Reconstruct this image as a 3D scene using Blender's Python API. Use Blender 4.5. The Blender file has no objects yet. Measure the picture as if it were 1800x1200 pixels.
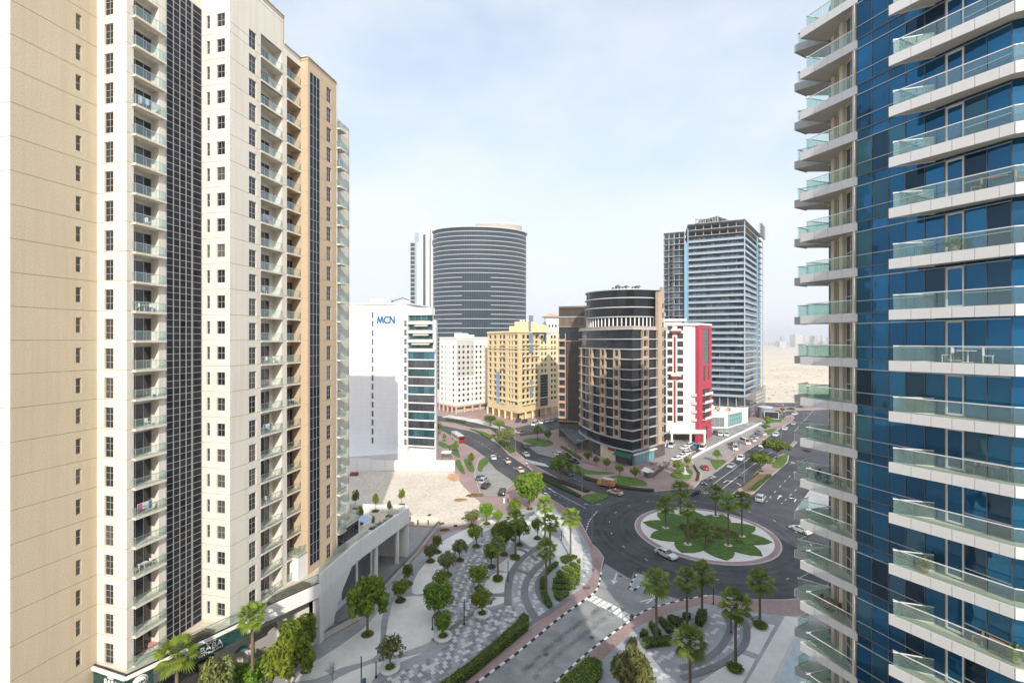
import bpy, bmesh, math, random
import numpy as np
from mathutils import Vector, Matrix
R = math.radians
random.seed(7)
SC = bpy.context.scene
COL = SC.collection
# ---------------------------------------------------------------- camera, sky, sun, exposure
F, H, HOR = 800.0, 44.0, 598.0          # focal length in pixels of an 1800 px wide picture, eye height, horizon row
cam_d = bpy.data.cameras.new('camera')
cam_d.sensor_width = 36; cam_d.lens = 16.0; cam_d.shift_y = -2 / 1800
cam_d.clip_start = 0.3; cam_d.clip_end = 20000
cam = bpy.data.objects.new('camera', cam_d); COL.objects.link(cam)
cam.location = (0, 0, H); cam.rotation_euler = (R(90), 0, 0)
SC.camera = cam
SUN_EL = 31.0
SUN_DIR = Vector((0.148, -0.989, 0)).normalized() * math.cos(R(SUN_EL)) + Vector((0, 0, math.sin(R(SUN_EL))))
world = bpy.data.worlds.new('World'); SC.world = world; world.use_nodes = True
wn, wl = world.node_tree.nodes, world.node_tree.links
for n in list(wn): wn.remove(n)
wo = wn.new('ShaderNodeOutputWorld'); bg = wn.new('ShaderNodeBackground')
sky = wn.new('ShaderNodeTexSky'); sky.sky_type = 'NISHITA'; sky.sun_disc = False
sky.sun_elevation = R(SUN_EL); sky.sun_rotation = math.atan2(SUN_DIR.x, SUN_DIR.y)
sky.air_density = 1.0; sky.dust_density = 2.5; sky.ozone_density = 1.2; sky.altitude = 0
tc = wn.new('ShaderNodeTexCoord'); mp = wn.new('ShaderNodeMapping'); mp.inputs['Scale'].default_value = (1.2, 1.2, 2.6)
ns = wn.new('ShaderNodeTexNoise'); ns.inputs['Scale'].default_value = 1.6; ns.inputs['Detail'].default_value = 7; ns.inputs['Roughness'].default_value = .55
cr = wn.new('ShaderNodeMapRange'); cr.inputs['From Min'].default_value = .36; cr.inputs['From Max'].default_value = .68
cr.inputs['To Min'].default_value = .50; cr.inputs['To Max'].default_value = .92
sp = wn.new('ShaderNodeSeparateXYZ'); hz = wn.new('ShaderNodeMapRange')
hz.inputs['From Min'].default_value = 0.0; hz.inputs['From Max'].default_value = .35
hz.inputs['To Min'].default_value = .5; hz.inputs['To Max'].default_value = 0.0
ad = wn.new('ShaderNodeMath'); ad.operation = 'ADD'; ad.use_clamp = True
mx = wn.new('ShaderNodeMixRGB'); mx.inputs['Color2'].default_value = (3.6, 3.86, 4.2, 1)   # thin high cloud and dust, as bright as the day
wl.new(tc.outputs['Generated'], mp.inputs['Vector']); wl.new(mp.outputs[0], ns.inputs['Vector'])
wl.new(ns.outputs[0], cr.inputs[0]); wl.new(tc.outputs['Generated'], sp.inputs[0]); wl.new(sp.outputs[2], hz.inputs[0])
wl.new(cr.outputs[0], ad.inputs[0]); wl.new(hz.outputs[0], ad.inputs[1]); wl.new(ad.outputs[0], mx.inputs['Fac'])
wl.new(sky.outputs[0], mx.inputs['Color1']); wl.new(mx.outputs[0], bg.inputs['Color']); wl.new(bg.outputs[0], wo.inputs['Surface'])
bg.inputs['Strength'].default_value = 0.145
sun_d = bpy.data.lights.new('sun', 'SUN'); sun_d.energy = 2.6; sun_d.angle = R(0.53); sun_d.color = (1.0, .93, .83)
sun = bpy.data.objects.new('sun', sun_d); COL.objects.link(sun)
sun.rotation_euler = SUN_DIR.to_track_quat('Z', 'Y').to_euler(); sun.location = (20, -60, 160)
SC.view_settings.view_transform = 'Standard'; SC.view_settings.look = 'None'
SC.view_settings.exposure = 0.88; SC.view_settings.gamma = 1.0
try: SC.view_settings.use_curve_mapping = False
except Exception: pass
SC.render.engine = 'CYCLES'
SC.cycles.max_bounces = 6; SC.cycles.transparent_max_bounces = 16; SC.cycles.diffuse_bounces = 3
SC.cycles.glossy_bounces = 3; SC.cycles.transmission_bounces = 4; SC.cycles.use_denoising = True
SC.cycles.caustics_reflective = False; SC.cycles.caustics_refractive = False

# ---------------------------------------------------------------- measuring: where a point seen in the photograph stands in the world
def G(px, py, z=0.0):
    y = (H - z) * F / (py - HOR)
    return ((px - 900) / F * y, y)
def GL(pts, z=0.0): return [G(a, b, z) for a, b in pts]
def ray_line(P, D, px):
    """distance along the line P + t*D at which it meets the sight line through column px"""
    r = (px - 900) / F
    return (r * P[1] - P[0]) / (D[0] - r * D[1])
def V2(a): return Vector((a[0], a[1]))

# ---------------------------------------------------------------- materials
MATS = {}
def M(name, col, rough=.8, var=.12, scale=.5, bump=0.0, metal=0.0, spec=.4, grain=None, rnd=0.0, col2=None, coat=0.0):
    if name in MATS: return MATS[name]
    m = bpy.data.materials.new(name); m.use_nodes = True
    nt = m.node_tree; N, L = nt.nodes, nt.links
    b = N['Principled BSDF']
    b.inputs['Roughness'].default_value = rough; b.inputs['Metallic'].default_value = metal
    b.inputs['Specular IOR Level'].default_value = spec
    if coat: b.inputs['Coat Weight'].default_value = coat; b.inputs['Coat Roughness'].default_value = .08
    t = N.new('ShaderNodeTexCoord'); n1 = N.new('ShaderNodeTexNoise')
    n1.inputs['Scale'].default_value = scale; n1.inputs['Detail'].default_value = 6; n1.inputs['Roughness'].default_value = .6
    L.new(t.outputs['Object'], n1.inputs['Vector'])
    mr = N.new('ShaderNodeMapRange'); mr.inputs['From Min'].default_value = .3; mr.inputs['From Max'].default_value = .7
    mr.inputs['To Min'].default_value = 1 - var; mr.inputs['To Max'].default_value = 1 + var
    L.new(n1.outputs[0], mr.inputs[0]); fac = mr.outputs[0]
    if grain:
        n2 = N.new('ShaderNodeTexNoise'); n2.inputs['Scale'].default_value = grain; n2.inputs['Detail'].default_value = 2
        L.new(t.outputs['Object'], n2.inputs['Vector'])
        m2 = N.new('ShaderNodeMapRange'); m2.inputs['From Min'].default_value = .3; m2.inputs['From Max'].default_value = .7
        m2.inputs['To Min'].default_value = .86; m2.inputs['To Max'].default_value = 1.14; L.new(n2.outputs[0], m2.inputs[0])
        mu = N.new('ShaderNodeMath'); mu.operation = 'MULTIPLY'; L.new(fac, mu.inputs[0]); L.new(m2.outputs[0], mu.inputs[1]); fac = mu.outputs[0]
    if rnd:
        oi = N.new('ShaderNodeObjectInfo'); m3 = N.new('ShaderNodeMapRange'); m3.inputs['To Min'].default_value = 1 - rnd; m3.inputs['To Max'].default_value = 1 + rnd
        L.new(oi.outputs['Random'], m3.inputs[0]); mu = N.new('ShaderNodeMath'); mu.operation = 'MULTIPLY'
        L.new(fac, mu.inputs[0]); L.new(m3.outputs[0], mu.inputs[1]); fac = mu.outputs[0]
    vm = N.new('ShaderNodeVectorMath'); vm.operation = 'SCALE'
    if col2:
        mc = N.new('ShaderNodeMixRGB'); mc.inputs[1].default_value = (*col, 1); mc.inputs[2].default_value = (*col2, 1)
        n3 = N.new('ShaderNodeTexNoise'); n3.inputs['Scale'].default_value = scale * 2.7; n3.inputs['Detail'].default_value = 4
        L.new(t.outputs['Object'], n3.inputs['Vector']); r3 = N.new('ShaderNodeMapRange'); r3.inputs['From Min'].default_value = .4; r3.inputs['From Max'].default_value = .6
        L.new(n3.outputs[0], r3.inputs[0]); L.new(r3.outputs[0], mc.inputs[0]); L.new(mc.outputs[0], vm.inputs[0])
    else: vm.inputs[0].default_value = col
    L.new(fac, vm.inputs['Scale']); L.new(vm.outputs[0], b.inputs['Base Color'])
    if bump:
        bp = N.new('ShaderNodeBump'); bp.inputs['Strength'].default_value = bump; bp.inputs['Distance'].default_value = .05
        nb = N.new('ShaderNodeTexNoise'); nb.inputs['Scale'].default_value = grain or 8; nb.inputs['Detail'].default_value = 4
        L.new(t.outputs['Object'], nb.inputs['Vector']); L.new(nb.outputs[0], bp.inputs['Height']); L.new(bp.outputs[0], b.inputs['Normal'])
    MATS[name] = m; return m

def streaky(name, col, dark, rough=.85, amount=.5, joint=None, seam=0.0):
    """render coat with rain streaks running down it and soft blotches"""
    if name in MATS: return MATS[name]
    m = M(name, col, rough, .03, .12, .08, grain=9.0)
    nt = m.node_tree; N, L = nt.nodes, nt.links; b = N['Principled BSDF']
    src = b.inputs['Base Color'].links[0].from_socket
    t = N.new('ShaderNodeTexCoord'); mpg = N.new('ShaderNodeMapping'); mpg.inputs['Scale'].default_value = (1.3, 1.3, .07)
    L.new(t.outputs['Object'], mpg.inputs[0]); n = N.new('ShaderNodeTexNoise'); n.inputs['Scale'].default_value = 1.0; n.inputs['Detail'].default_value = 5
    L.new(mpg.outputs[0], n.inputs['Vector']); r = N.new('ShaderNodeMapRange'); r.inputs['From Min'].default_value = .45; r.inputs['From Max'].default_value = .75
    r.inputs['To Max'].default_value = amount; L.new(n.outputs[0], r.inputs[0])
    mc = N.new('ShaderNodeMixRGB'); mc.inputs[2].default_value = (*dark, 1); L.new(r.outputs[0], mc.inputs[0]); L.new(src, mc.inputs[1])
    L.new(mc.outputs[0], b.inputs['Base Color'])
    return m

def glass_dark(name, col, rough=.04, spec=1.0, rnd=.5, metal=0.0, wav=.012):
    """window glass seen from outside by day: dark rooms behind, sky and neighbours mirrored in it"""
    if name in MATS: return MATS[name]
    m = M(name, col, rough, .1, .3, 0, metal, spec, rnd=rnd); N, L = m.node_tree.nodes, m.node_tree.links
    b = N['Principled BSDF']; b.inputs['IOR'].default_value = 1.5
    if wav:
        t = N.new('ShaderNodeTexCoord'); n = N.new('ShaderNodeTexNoise'); n.inputs['Scale'].default_value = .7; n.inputs['Detail'].default_value = 1
        bp = N.new('ShaderNodeBump'); bp.inputs['Strength'].default_value = .5; bp.inputs['Distance'].default_value = wav
        oi = N.new('ShaderNodeObjectInfo'); sc = N.new('ShaderNodeMath'); sc.operation = 'MULTIPLY'; sc.inputs[1].default_value = 90; L.new(oi.outputs['Random'], sc.inputs[0]); va = N.new('ShaderNodeVectorMath'); L.new(t.outputs['Object'], va.inputs[0]); L.new(sc.outputs[0], va.inputs[1]); L.new(va.outputs[0], n.inputs['Vector'])
        L.new(n.outputs[0], bp.inputs['Height']); L.new(bp.outputs[0], b.inputs['Normal'])
    return m

def glass_clear(name, tint=(.92, .97, .955), refl=.07, trans=.965):
    if name in MATS: return MATS[name]
    m = bpy.data.materials.new(name); m.use_nodes = True; N, L = m.node_tree.nodes, m.node_tree.links
    for n in list(N): N.remove(n)
    o = N.new('ShaderNodeOutputMaterial'); tr = N.new('ShaderNodeBsdfTransparent'); tr.inputs[0].default_value = (*tint, 1)
    gl = N.new('ShaderNodeBsdfGlossy'); gl.inputs['Roughness'].default_value = .03; gl.inputs['Color'].default_value = (.85, .95, .95, 1)
    df = N.new('ShaderNodeBsdfDiffuse'); df.inputs[0].default_value = (.45, .62, .58, 1)
    lw = N.new('ShaderNodeLayerWeight'); lw.inputs[0].default_value = .35
    a = N.new('ShaderNodeMixShader'); c = N.new('ShaderNodeMixShader'); a.inputs[0].default_value = 1 - trans
    mr = N.new('ShaderNodeMapRange'); mr.inputs['To Min'].default_value = refl * .5; mr.inputs['To Max'].default_value = min(1, refl * 3.5)
    L.new(lw.outputs['Facing'], mr.inputs[0]); L.new(tr.outputs[0], a.inputs[1]); L.new(df.outputs[0], a.inputs[2])
    L.new(mr.outputs[0], c.inputs[0]); L.new(a.outputs[0], c.inputs[1]); L.new(gl.outputs[0], c.inputs[2]); L.new(c.outputs[0], o.inputs[0])
    MATS[name] = m; return m

def leaf_mat(name, dark, light, scale=.9):
    if name in MATS: return MATS[name]
    m = bpy.data.materials.new(name); m.use_nodes = True; N, L = m.node_tree.nodes, m.node_tree.links
    for n in list(N): N.remove(n)
    o = N.new('ShaderNodeOutputMaterial'); df = N.new('ShaderNodeBsdfPrincipled'); tl = N.new('ShaderNodeBsdfTranslucent'); ms = N.new('ShaderNodeMixShader')
    df.inputs['Roughness'].default_value = .6; df.inputs['Specular IOR Level'].default_value = .3; ms.inputs[0].default_value = .3
    t = N.new('ShaderNodeTexCoord'); n = N.new('ShaderNodeTexNoise'); n.inputs['Scale'].default_value = scale; n.inputs['Detail'].default_value = 5; n.inputs['Roughness'].default_value = .7
    L.new(t.outputs['Object'], n.inputs['Vector']); r = N.new('ShaderNodeMapRange'); r.inputs['From Min'].default_value = .35; r.inputs['From Max'].default_value = .65
    L.new(n.outputs[0], r.inputs[0]); oi = N.new('ShaderNodeObjectInfo')
    mc = N.new('ShaderNodeMixRGB'); mc.inputs[1].default_value = (*dark, 1); mc.inputs[2].default_value = (*light, 1); L.new(r.outputs[0], mc.inputs[0])
    hs = N.new('ShaderNodeHueSaturation'); m1 = N.new('ShaderNodeMapRange'); m1.inputs['To Min'].default_value = .485; m1.inputs['To Max'].default_value = .515
    m2 = N.new('ShaderNodeMapRange'); m2.inputs['To Min'].default_value = .75; m2.inputs['To Max'].default_value = 1.25
    L.new(oi.outputs['Random'], m1.inputs[0]); L.new(oi.outputs['Random'], m2.inputs[0])
    L.new(m1.outputs[0], hs.inputs['Hue']); L.new(m2.outputs[0], hs.inputs['Value']); L.new(mc.outputs[0], hs.inputs['Color'])
    L.new(hs.outputs[0], df.inputs['Base Color']); L.new(hs.outputs[0], tl.inputs[0])
    L.new(df.outputs[0], ms.inputs[1]); L.new(tl.outputs[0], ms.inputs[2]); L.new(ms.outputs[0], o.inputs[0])
    MATS[name] = m; return m

def brick_mat(name, c1, c2, mortar, w=.4, h=.2, rough=.85, msize=.012, offs=.5, rot=0.0):
    """small concrete pavers"""
    if name in MATS: return MATS[name]
    m = M(name, c1, rough, .12, .15, .1, grain=6.0); N, L = m.node_tree.nodes, m.node_tree.links; b = N['Principled BSDF']
    t = N.new('ShaderNodeTexCoord'); mpg = N.new('ShaderNodeMapping'); mpg.inputs['Rotation'].default_value = (0, 0, rot)
    br = N.new('ShaderNodeTexBrick'); br.inputs['Color1'].default_value = (*c1, 1); br.inputs['Color2'].default_value = (*c2, 1); br.inputs['Mortar'].default_value = (*mortar, 1)
    br.inputs['Scale'].default_value = 1; br.inputs['Brick Width'].default_value = w; br.inputs['Row Height'].default_value = h; br.inputs['Mortar Size'].default_value = msize; br.offset = offs
    L.new(t.outputs['Object'], mpg.inputs[0]); L.new(mpg.outputs[0], br.inputs['Vector'])
    n = N.new('ShaderNodeTexNoise'); n.inputs['Scale'].default_value = .12; n.inputs['Detail'].default_value = 5; L.new(t.outputs['Object'], n.inputs['Vector'])
    r = N.new('ShaderNodeMapRange'); r.inputs['From Min'].default_value = .3; r.inputs['From Max'].default_value = .7; r.inputs['To Min'].default_value = .78; r.inputs['To Max'].default_value = 1.15
    L.new(n.outputs[0], r.inputs[0]); vm = N.new('ShaderNodeVectorMath'); vm.operation = 'SCALE'; L.new(br.outputs['Color'], vm.inputs[0]); L.new(r.outputs[0], vm.inputs['Scale'])
    L.new(vm.outputs[0], b.inputs['Base Color'])
    return m

# ---------------------------------------------------------------- mesh builder
class MB:
    def __init__(s): s.v = []; s.f = []; s.m = []; s.sm = []
    def add(s, vs, fs, mi=0, smooth=False):
        o = len(s.v); s.v += [tuple(v) for v in vs]
        for f in fs: s.f.append([i + o for i in f]); s.m.append(mi); s.sm.append(smooth)
        return s
    def box(s, x0, x1, y0, y1, z0, z1, mi=0):
        return s.add([(x0, y0, z0), (x1, y0, z0), (x1, y1, z0), (x0, y1, z0), (x0, y0, z1), (x1, y0, z1), (x1, y1, z1), (x0, y1, z1)],
                     [(0, 3, 2, 1), (4, 5, 6, 7), (0, 1, 5, 4), (1, 2, 6, 5), (2, 3, 7, 6), (3, 0, 4, 7)], mi)
    def obox(s, P, Q, w, z0, z1, mi=0):
        """box along the plan line P-Q, w wide"""
        P, Q = V2(P), V2(Q); d = (Q - P).normalized(); n = Vector((-d.y, d.x)) * w / 2
        c = [P - n, Q - n, Q + n, P + n]
        return s.add([(a.x, a.y, z0) for a in c] + [(a.x, a.y, z1) for a in c], [(0, 3, 2, 1), (4, 5, 6, 7), (0, 1, 5, 4), (1, 2, 6, 5), (2, 3, 7, 6), (3, 0, 4, 7)], mi)
    def bar(s, A, B, w, mi=0, w2=None):
        """square bar between two points in space"""
        A, B = Vector(A), Vector(B); d = (B - A).normalized(); up = Vector((0, 0, 1)) if abs(d.z) < .9 else Vector((1, 0, 0))
        a = d.cross(up).normalized() * w / 2; c = d.cross(a).normalized() * (w2 or w) / 2
        vs = [A - a - c, A + a - c, A + a + c, A - a + c, B - a - c, B + a - c, B + a + c, B - a + c]
        return s.add(vs, [(0, 3, 2, 1), (4, 5, 6, 7), (0, 1, 5, 4), (1, 2, 6, 5), (2, 3, 7, 6), (3, 0, 4, 7)], mi)
    def prism(s, poly, z0, z1, mi=0, side=None, bottom=True):
        n = len(poly); a = sum(poly[i][0] * poly[(i + 1) % n][1] - poly[(i + 1) % n][0] * poly[i][1] for i in range(n))
        if a < 0: poly = poly[::-1]
        o = [(x, y, z0) for x, y in poly] + [(x, y, z1) for x, y in poly]
        s.add(o, [tuple(range(n, 2 * n))], mi)
        fs = [(i, (i + 1) % n, (i + 1) % n + n, i + n) for i in range(n)]
        if bottom: fs.append(tuple(range(n - 1, -1, -1)))
        return s.add(o, fs, mi if side is None else side)
    def sheet(s, poly, z, mi=0):
        n = len(poly); a = sum(poly[i][0] * poly[(i + 1) % n][1] - poly[(i + 1) % n][0] * poly[i][1] for i in range(n))
        if a < 0: poly = poly[::-1]
        return s.add([(x, y, z) for x, y in poly], [tuple(range(n))], mi)
    def tube(s, pts, rad, seg=8, mi=0, cap=True, smooth=True):
        pts = [Vector(p) for p in pts]; k = len(pts)
        rad = rad if isinstance(rad, (list, tuple)) else [rad] * k
        vs = []
        for i, p in enumerate(pts):
            d = (pts[min(i + 1, k - 1)] - pts[max(i - 1, 0)]).normalized(); up = Vector((0, 0, 1)) if abs(d.z) < .9 else Vector((1, 0, 0))
            a = d.cross(up).normalized(); c = d.cross(a).normalized()
            for j in range(seg):
                t = 2 * math.pi * j / seg; vs.append(p + (a * math.cos(t) + c * math.sin(t)) * rad[i])
        fs = [(i * seg + j, (i + 1) * seg + j, (i + 1) * seg + (j + 1) % seg, i * seg + (j + 1) % seg) for i in range(k - 1) for j in range(seg)]
        s.add(vs, fs, mi, smooth)
        if cap: s.add(vs[:seg], [tuple(range(seg))], mi); s.add(vs[-seg:], [tuple(range(seg - 1, -1, -1))], mi)
        return s
    def lathe(s, prof, seg=16, mi=0, cx=0, cy=0, smooth=True):
        vs = []
        for r, z in prof:
            for j in range(seg):
                t = 2 * math.pi * j / seg; vs.append((cx + r * math.cos(t), cy + r * math.sin(t), z))
        fs = [(i * seg + j, i * seg + (j + 1) % seg, (i + 1) * seg + (j + 1) % seg, (i + 1) * seg + j) for i in range(len(prof) - 1) for j in range(seg)]
        return s.add(vs, fs, mi, smooth)
    def mesh(s, name, mats):
        me = bpy.data.meshes.new(name); me.from_pydata(s.v, [], s.f)
        for m in (mats if isinstance(mats, (list, tuple)) else [mats]): me.materials.append(m)
        if any(s.m): me.polygons.foreach_set('material_index', s.m)
        if any(s.sm): me.polygons.foreach_set('use_smooth', s.sm)
        me.validate(); me.update(); return me

def link(name, me, parent=None, loc=(0, 0, 0), rz=0.0, scale=None):
    o = bpy.data.objects.new(name, me); COL.objects.link(o)
    o.location = loc
    if rz: o.rotation_euler = (0, 0, rz)
    if scale: o.scale = scale if isinstance(scale, (tuple, list)) else (scale,) * 3
    if parent is not None: o.parent = parent
    return o
def thing(name, label, cat, loc=(0, 0, 0), rz=0.0, group=None):
    o = bpy.data.objects.new(name, None); COL.objects.link(o); o.location = loc if len(loc) == 3 else (loc[0], loc[1], 0); o.rotation_euler = (0, 0, rz)
    o['label'] = label; o['category'] = cat
    if group: o['group'] = group
    return o
def tag(o, label, cat, group=None):
    o['label'] = label; o['category'] = cat
    if group: o['group'] = group
    return o
def struct(name, mb, mats, parent=None):
    o = link(name, mb.mesh(name, mats), parent); o['kind'] = 'structure'; return o
def stuff(o): o['kind'] = 'stuff'; return o
def copy_thing(src, loc, rz, label, group=None):
    c = src.copy(); COL.objects.link(c); c.location = loc; c.rotation_euler = (0, 0, rz); c['label'] = label
    if group: c['group'] = group
    for ch in KIDS.get(src.name, []):
        d = ch.copy(); COL.objects.link(d); d.parent = c
        for g in KIDS.get(ch.name, []):
            e = g.copy(); COL.objects.link(e); e.parent = d
    return c
KIDS = {}
def reg(root, kids, sub=None):
    KIDS[root.name] = kids
    for k, g in (sub or {}).items(): KIDS[k.name] = g

def inpoly(p, poly):
    x, y = p; c = False; n = len(poly); j = n - 1
    for i in range(n):
        xi, yi = poly[i]; xj, yj = poly[j]
        if (yi > y) != (yj > y) and x < (xj - xi) * (y - yi) / (yj - yi) + xi: c = not c
        j = i
    return c
def inset(poly, d):
    n = len(poly); a = sum(poly[i][0] * poly[(i + 1) % n][1] - poly[(i + 1) % n][0] * poly[i][1] for i in range(n))
    P = [V2(p) for p in (poly if a > 0 else poly[::-1])]; out = []
    for i in range(n):
        e1 = (P[i] - P[i - 1]).normalized(); e2 = (P[(i + 1) % n] - P[i]).normalized()
        n1 = Vector((-e1.y, e1.x)); n2 = Vector((-e2.y, e2.x)); m = n1 + n2
        if m.length < .2: m = n1.copy()
        m.normalize(); k = max(.5, m.dot(n1)); q = P[i] + m * (d / k); out.append((q.x, q.y))
    return out
def smooth(pts, n=5, closed=False):
    k = len(pts); out = []
    rng = range(k) if closed else range(k - 1)
    for i in rng:
        p = [V2(pts[(i + j) % k]) if closed else V2(pts[min(max(i + j, 0), k - 1)]) for j in (-1, 0, 1, 2)]
        for q in range(n):
            t = q / n
            v = .5 * ((2 * p[1]) + (p[2] - p[0]) * t + (2 * p[0] - 5 * p[1] + 4 * p[2] - p[3]) * t * t + (3 * p[1] - p[0] - 3 * p[2] + p[3]) * t ** 3)
            out.append((v.x, v.y))
    if not closed: out.append(tuple(pts[-1]))
    return out

# ---------------------------------------------------------------- walls: s runs left to right seen from outside, y inward, z up
MESHES = {}
def cached(key, fn):
    if key not in MESHES: MESHES[key] = fn()
    return MESHES[key]
class Wall:
    def __init__(s, root, P, Q, z=0.0):
        s.root = root; s.P = V2(P); s.Q = V2(Q); s.L = (s.Q - s.P).length; s.D = (s.Q - s.P).normalized()
        s.ang = math.atan2(s.D.y, s.D.x); s.N = Vector((-s.D.y, s.D.x)); s.z = z
    def at(s, px): return ray_line(s.P, s.D, px)
    def pt(s, a, y=0.0): p = s.P + s.D * a + s.N * y; return (p.x, p.y)
    def put(s, name, me, a=0.0, y=0.0, z=0.0, parent=None, scale=None):
        x, yy = s.pt(a, y); l = s.root.location
        if parent is None: return link(name, me, s.root, (x - l.x, yy - l.y, z + s.z - l.z), s.ang, scale)
        return link(name, me, parent, (a, y, z), 0, scale)
    def wall(s, name, mat, z0, z1, holes=(), depth=.2, s0=0.0, s1=None, joints=(), thick=None, back=None):
        """wall face with window openings and their reveals; joints are grooves between the render panels"""
        s1 = s.L if s1 is None else s1; mb = MB()
        xs = sorted({s0, s1} | {h[i] for h in holes for i in (0, 1)}); zs = sorted({z0, z1} | {h[i] for h in holes for i in (2, 3)} | {j + e for j in joints for e in (-.02, .02)})
        xs = [x for x in xs if s0 <= x <= s1]; zs = [z for z in zs if z0 <= z <= z1]
        J = [(j - .021, j + .021) for j in joints]
        for i in range(len(zs) - 1):
            zc = (zs[i] + zs[i + 1]) / 2; gr = any(a < zc < b for a, b in J); run = None
            hs = [h for h in holes if h[2] < zc < h[3]]
            for k in range(len(xs) - 1):
                xc = (xs[k] + xs[k + 1]) / 2; hole = any(h[0] < xc < h[1] for h in hs)
                if not hole and run is None: run = xs[k]
                last = k == len(xs) - 2
                if run is not None and (hole or last):
                    e = xs[k] if hole else xs[k + 1]; yy = .03 if gr else 0
                    mb.add([(run, yy, zs[i]), (e, yy, zs[i]), (e, yy, zs[i + 1]), (run, yy, zs[i + 1])], [(0, 1, 2, 3)], 1 if gr else 0)
                    if gr:
                        mb.add([(run, 0, zs[i]), (e, 0, zs[i]), (e, yy, zs[i]), (run, yy, zs[i])], [(0, 1, 2, 3)], 1)
                    run = None
        for a, b, c, d in holes:
            mb.add([(a, 0, c), (b, 0, c), (b, depth, c), (a, depth, c), (a, 0, d), (b, 0, d), (b, depth, d), (a, depth, d)],
                   [(0, 1, 2, 3), (7, 6, 5, 4), (1, 5, 6, 2), (0, 3, 7, 4)])
        return s.put(name, mb.mesh(name, [mat, M('joint_dark', (.30, .25, .19), .9)]))  # groove faces take a darker brown than the wall
    def window(s, a, z, w, h, cols, rows, fr, gl, depth=.15, bar=.05, outer=.06, name='window', sill=None, split=True):
        """a window as a part (frame and glazing bars) with its glass as a sub-part"""
        def mk():
            mb = MB(); t = .05
            mb.box(0, w, 0, t, 0, outer); mb.box(0, w, 0, t, h - outer, h); mb.box(0, outer, 0, t, outer, h - outer); mb.box(w - outer, w, 0, t, outer, h - outer)
            for i in range(1, cols):
                x = w * i / cols; mb.box(x - bar / 2, x + bar / 2, .005, t - .005, outer, h - outer)
            for i in range(1, rows):
                q = h * i / rows; mb.box(outer, w - outer, .009, t - .009, q - bar / 2, q + bar / 2)
            return mb.mesh('window_frame', fr)
        if gl.name == 'window_glass' and random.random() < .22: gl = glass_dark('curtained_glass', (.085, .08, .072), .12, .5, .5)
        f = s.put(name, cached(('wf', round(w, 3), round(h, 3), cols, rows, fr.name, bar, outer), mk), a, depth, z)
        me = cached(('wg', round(w, 3), round(h, 3), gl.name), lambda: MB().box(.01, w - .01, 0, .012, .01, h - .01).mesh('pane', gl))
        link('pane', me, f, (0, .03, 0)); return f
def quadbox(w, d, h, mat, key=None):
    return cached(('qb', round(w, 3), round(d, 3), round(h, 3), mat.name), lambda: MB().box(0, w, 0, d, 0, h).mesh('piece', mat))
def balcony(wl, a0, a1, z, out, slabm, glassm, railm, th=.25, rail_h=1.0, ends=(1, 1), npan=3, back=.0, inset_=.06):
    """slab with glass balustrade; parts of the building: balcony_slab > glass_panel, handrail"""
    w = a1 - a0
    sl = wl.put('balcony_slab', quadbox(w, out + back, th, slabm), a0, -out, z - th)
    y = inset_; n = npan
    for i in range(n):
        g = (w - 2 * inset_) / n
        link('glass_panel', quadbox(g - .03, .015, rail_h - .08, glassm), sl, (inset_ + i * g + .015, y, th + .04))
    if ends[0] and out > .15: link('glass_panel', quadbox(.015, out - inset_ * 2, rail_h - .08, glassm), sl, (inset_, y + .02, th + .04))
    if ends[1] and out > .15: link('glass_panel', quadbox(.015, out - inset_ * 2, rail_h - .08, glassm), sl, (w - inset_ - .015, y + .02, th + .04))
    def mk():
        mb = MB(); mb.box(inset_ - .02, w - inset_ + .02, y - .025, y + .03, th + rail_h - .05, th + rail_h)
        for i in range(n + 1):
            x = inset_ + i * (w - 2 * inset_) / n; mb.box(x - .015, x + .015, y - .005, y + .024, th + .001, th + rail_h - .051)
        if ends[0] and out > .15: mb.box(inset_ - .02, inset_ + .03, y + .031, out - .02, th + rail_h - .05, th + rail_h)
        if ends[1] and out > .15: mb.box(w - inset_ - .03, w - inset_ + .02, y + .031, out - .02, th + rail_h - .05, th + rail_h)
        return mb.mesh('handrail', railm)
    link('handrail', cached(('rail', round(w, 3), round(out, 3), th, rail_h, ends, n, railm.name), mk), sl)
    return sl
# ---------------------------------------------------------------- ground, roads, pavements
m_sand = M('desert_sand', (.60, .52, .41), .95, .10, .01, .1, grain=.3, col2=(.66, .58, .47))
m_lot = M('sand_lot', (.60, .53, .43), .95, .07, .05, .2, grain=1.2, col2=(.65, .58, .49))
m_asph = M('asphalt_new', (.052, .054, .062), .74, .25, .07, .15, grain=7, col2=(.075, .077, .085))
m_asph_old = M('asphalt_old', (.25, .255, .262), .85, .22, .14, .15, grain=5, col2=(.32, .32, .315))
m_conc = M('parking_concrete', (.30, .29, .275), .88, .12, .18, .1, grain=5)
m_kerb = M('kerb_concrete', (.50, .49, .46), .85, .1, 1.2)
m_kw = M('kerb_white', (.74, .74, .72), .7, .12, 2.0); m_kb = M('kerb_black', (.035, .035, .038), .7, .2, 2.0)
m_pink = brick_mat('pink_pavers', (.36, .25, .235), (.42, .30, .28), (.22, .16, .15), .4, .2)
m_grey = brick_mat('grey_pavers', (.36, .375, .39), (.42, .435, .45), (.27, .27, .28), .6, .3)
m_dgrey = brick_mat('dark_grey_pavers', (.20, .205, .215), (.245, .25, .26), (.13, .13, .14), .5, .25)
m_grav = M('white_gravel', (.74, .71, .67), .95, .05, .2, .4, grain=16, col2=(.80, .77, .73))
m_grass = M('lawn', (.065, .13, .02), .95, .25, .5, .4, grain=14, col2=(.10, .18, .032))
m_soil = M('planting_soil', (.17, .12, .075), .95, .25, .8, .4, grain=8)
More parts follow.
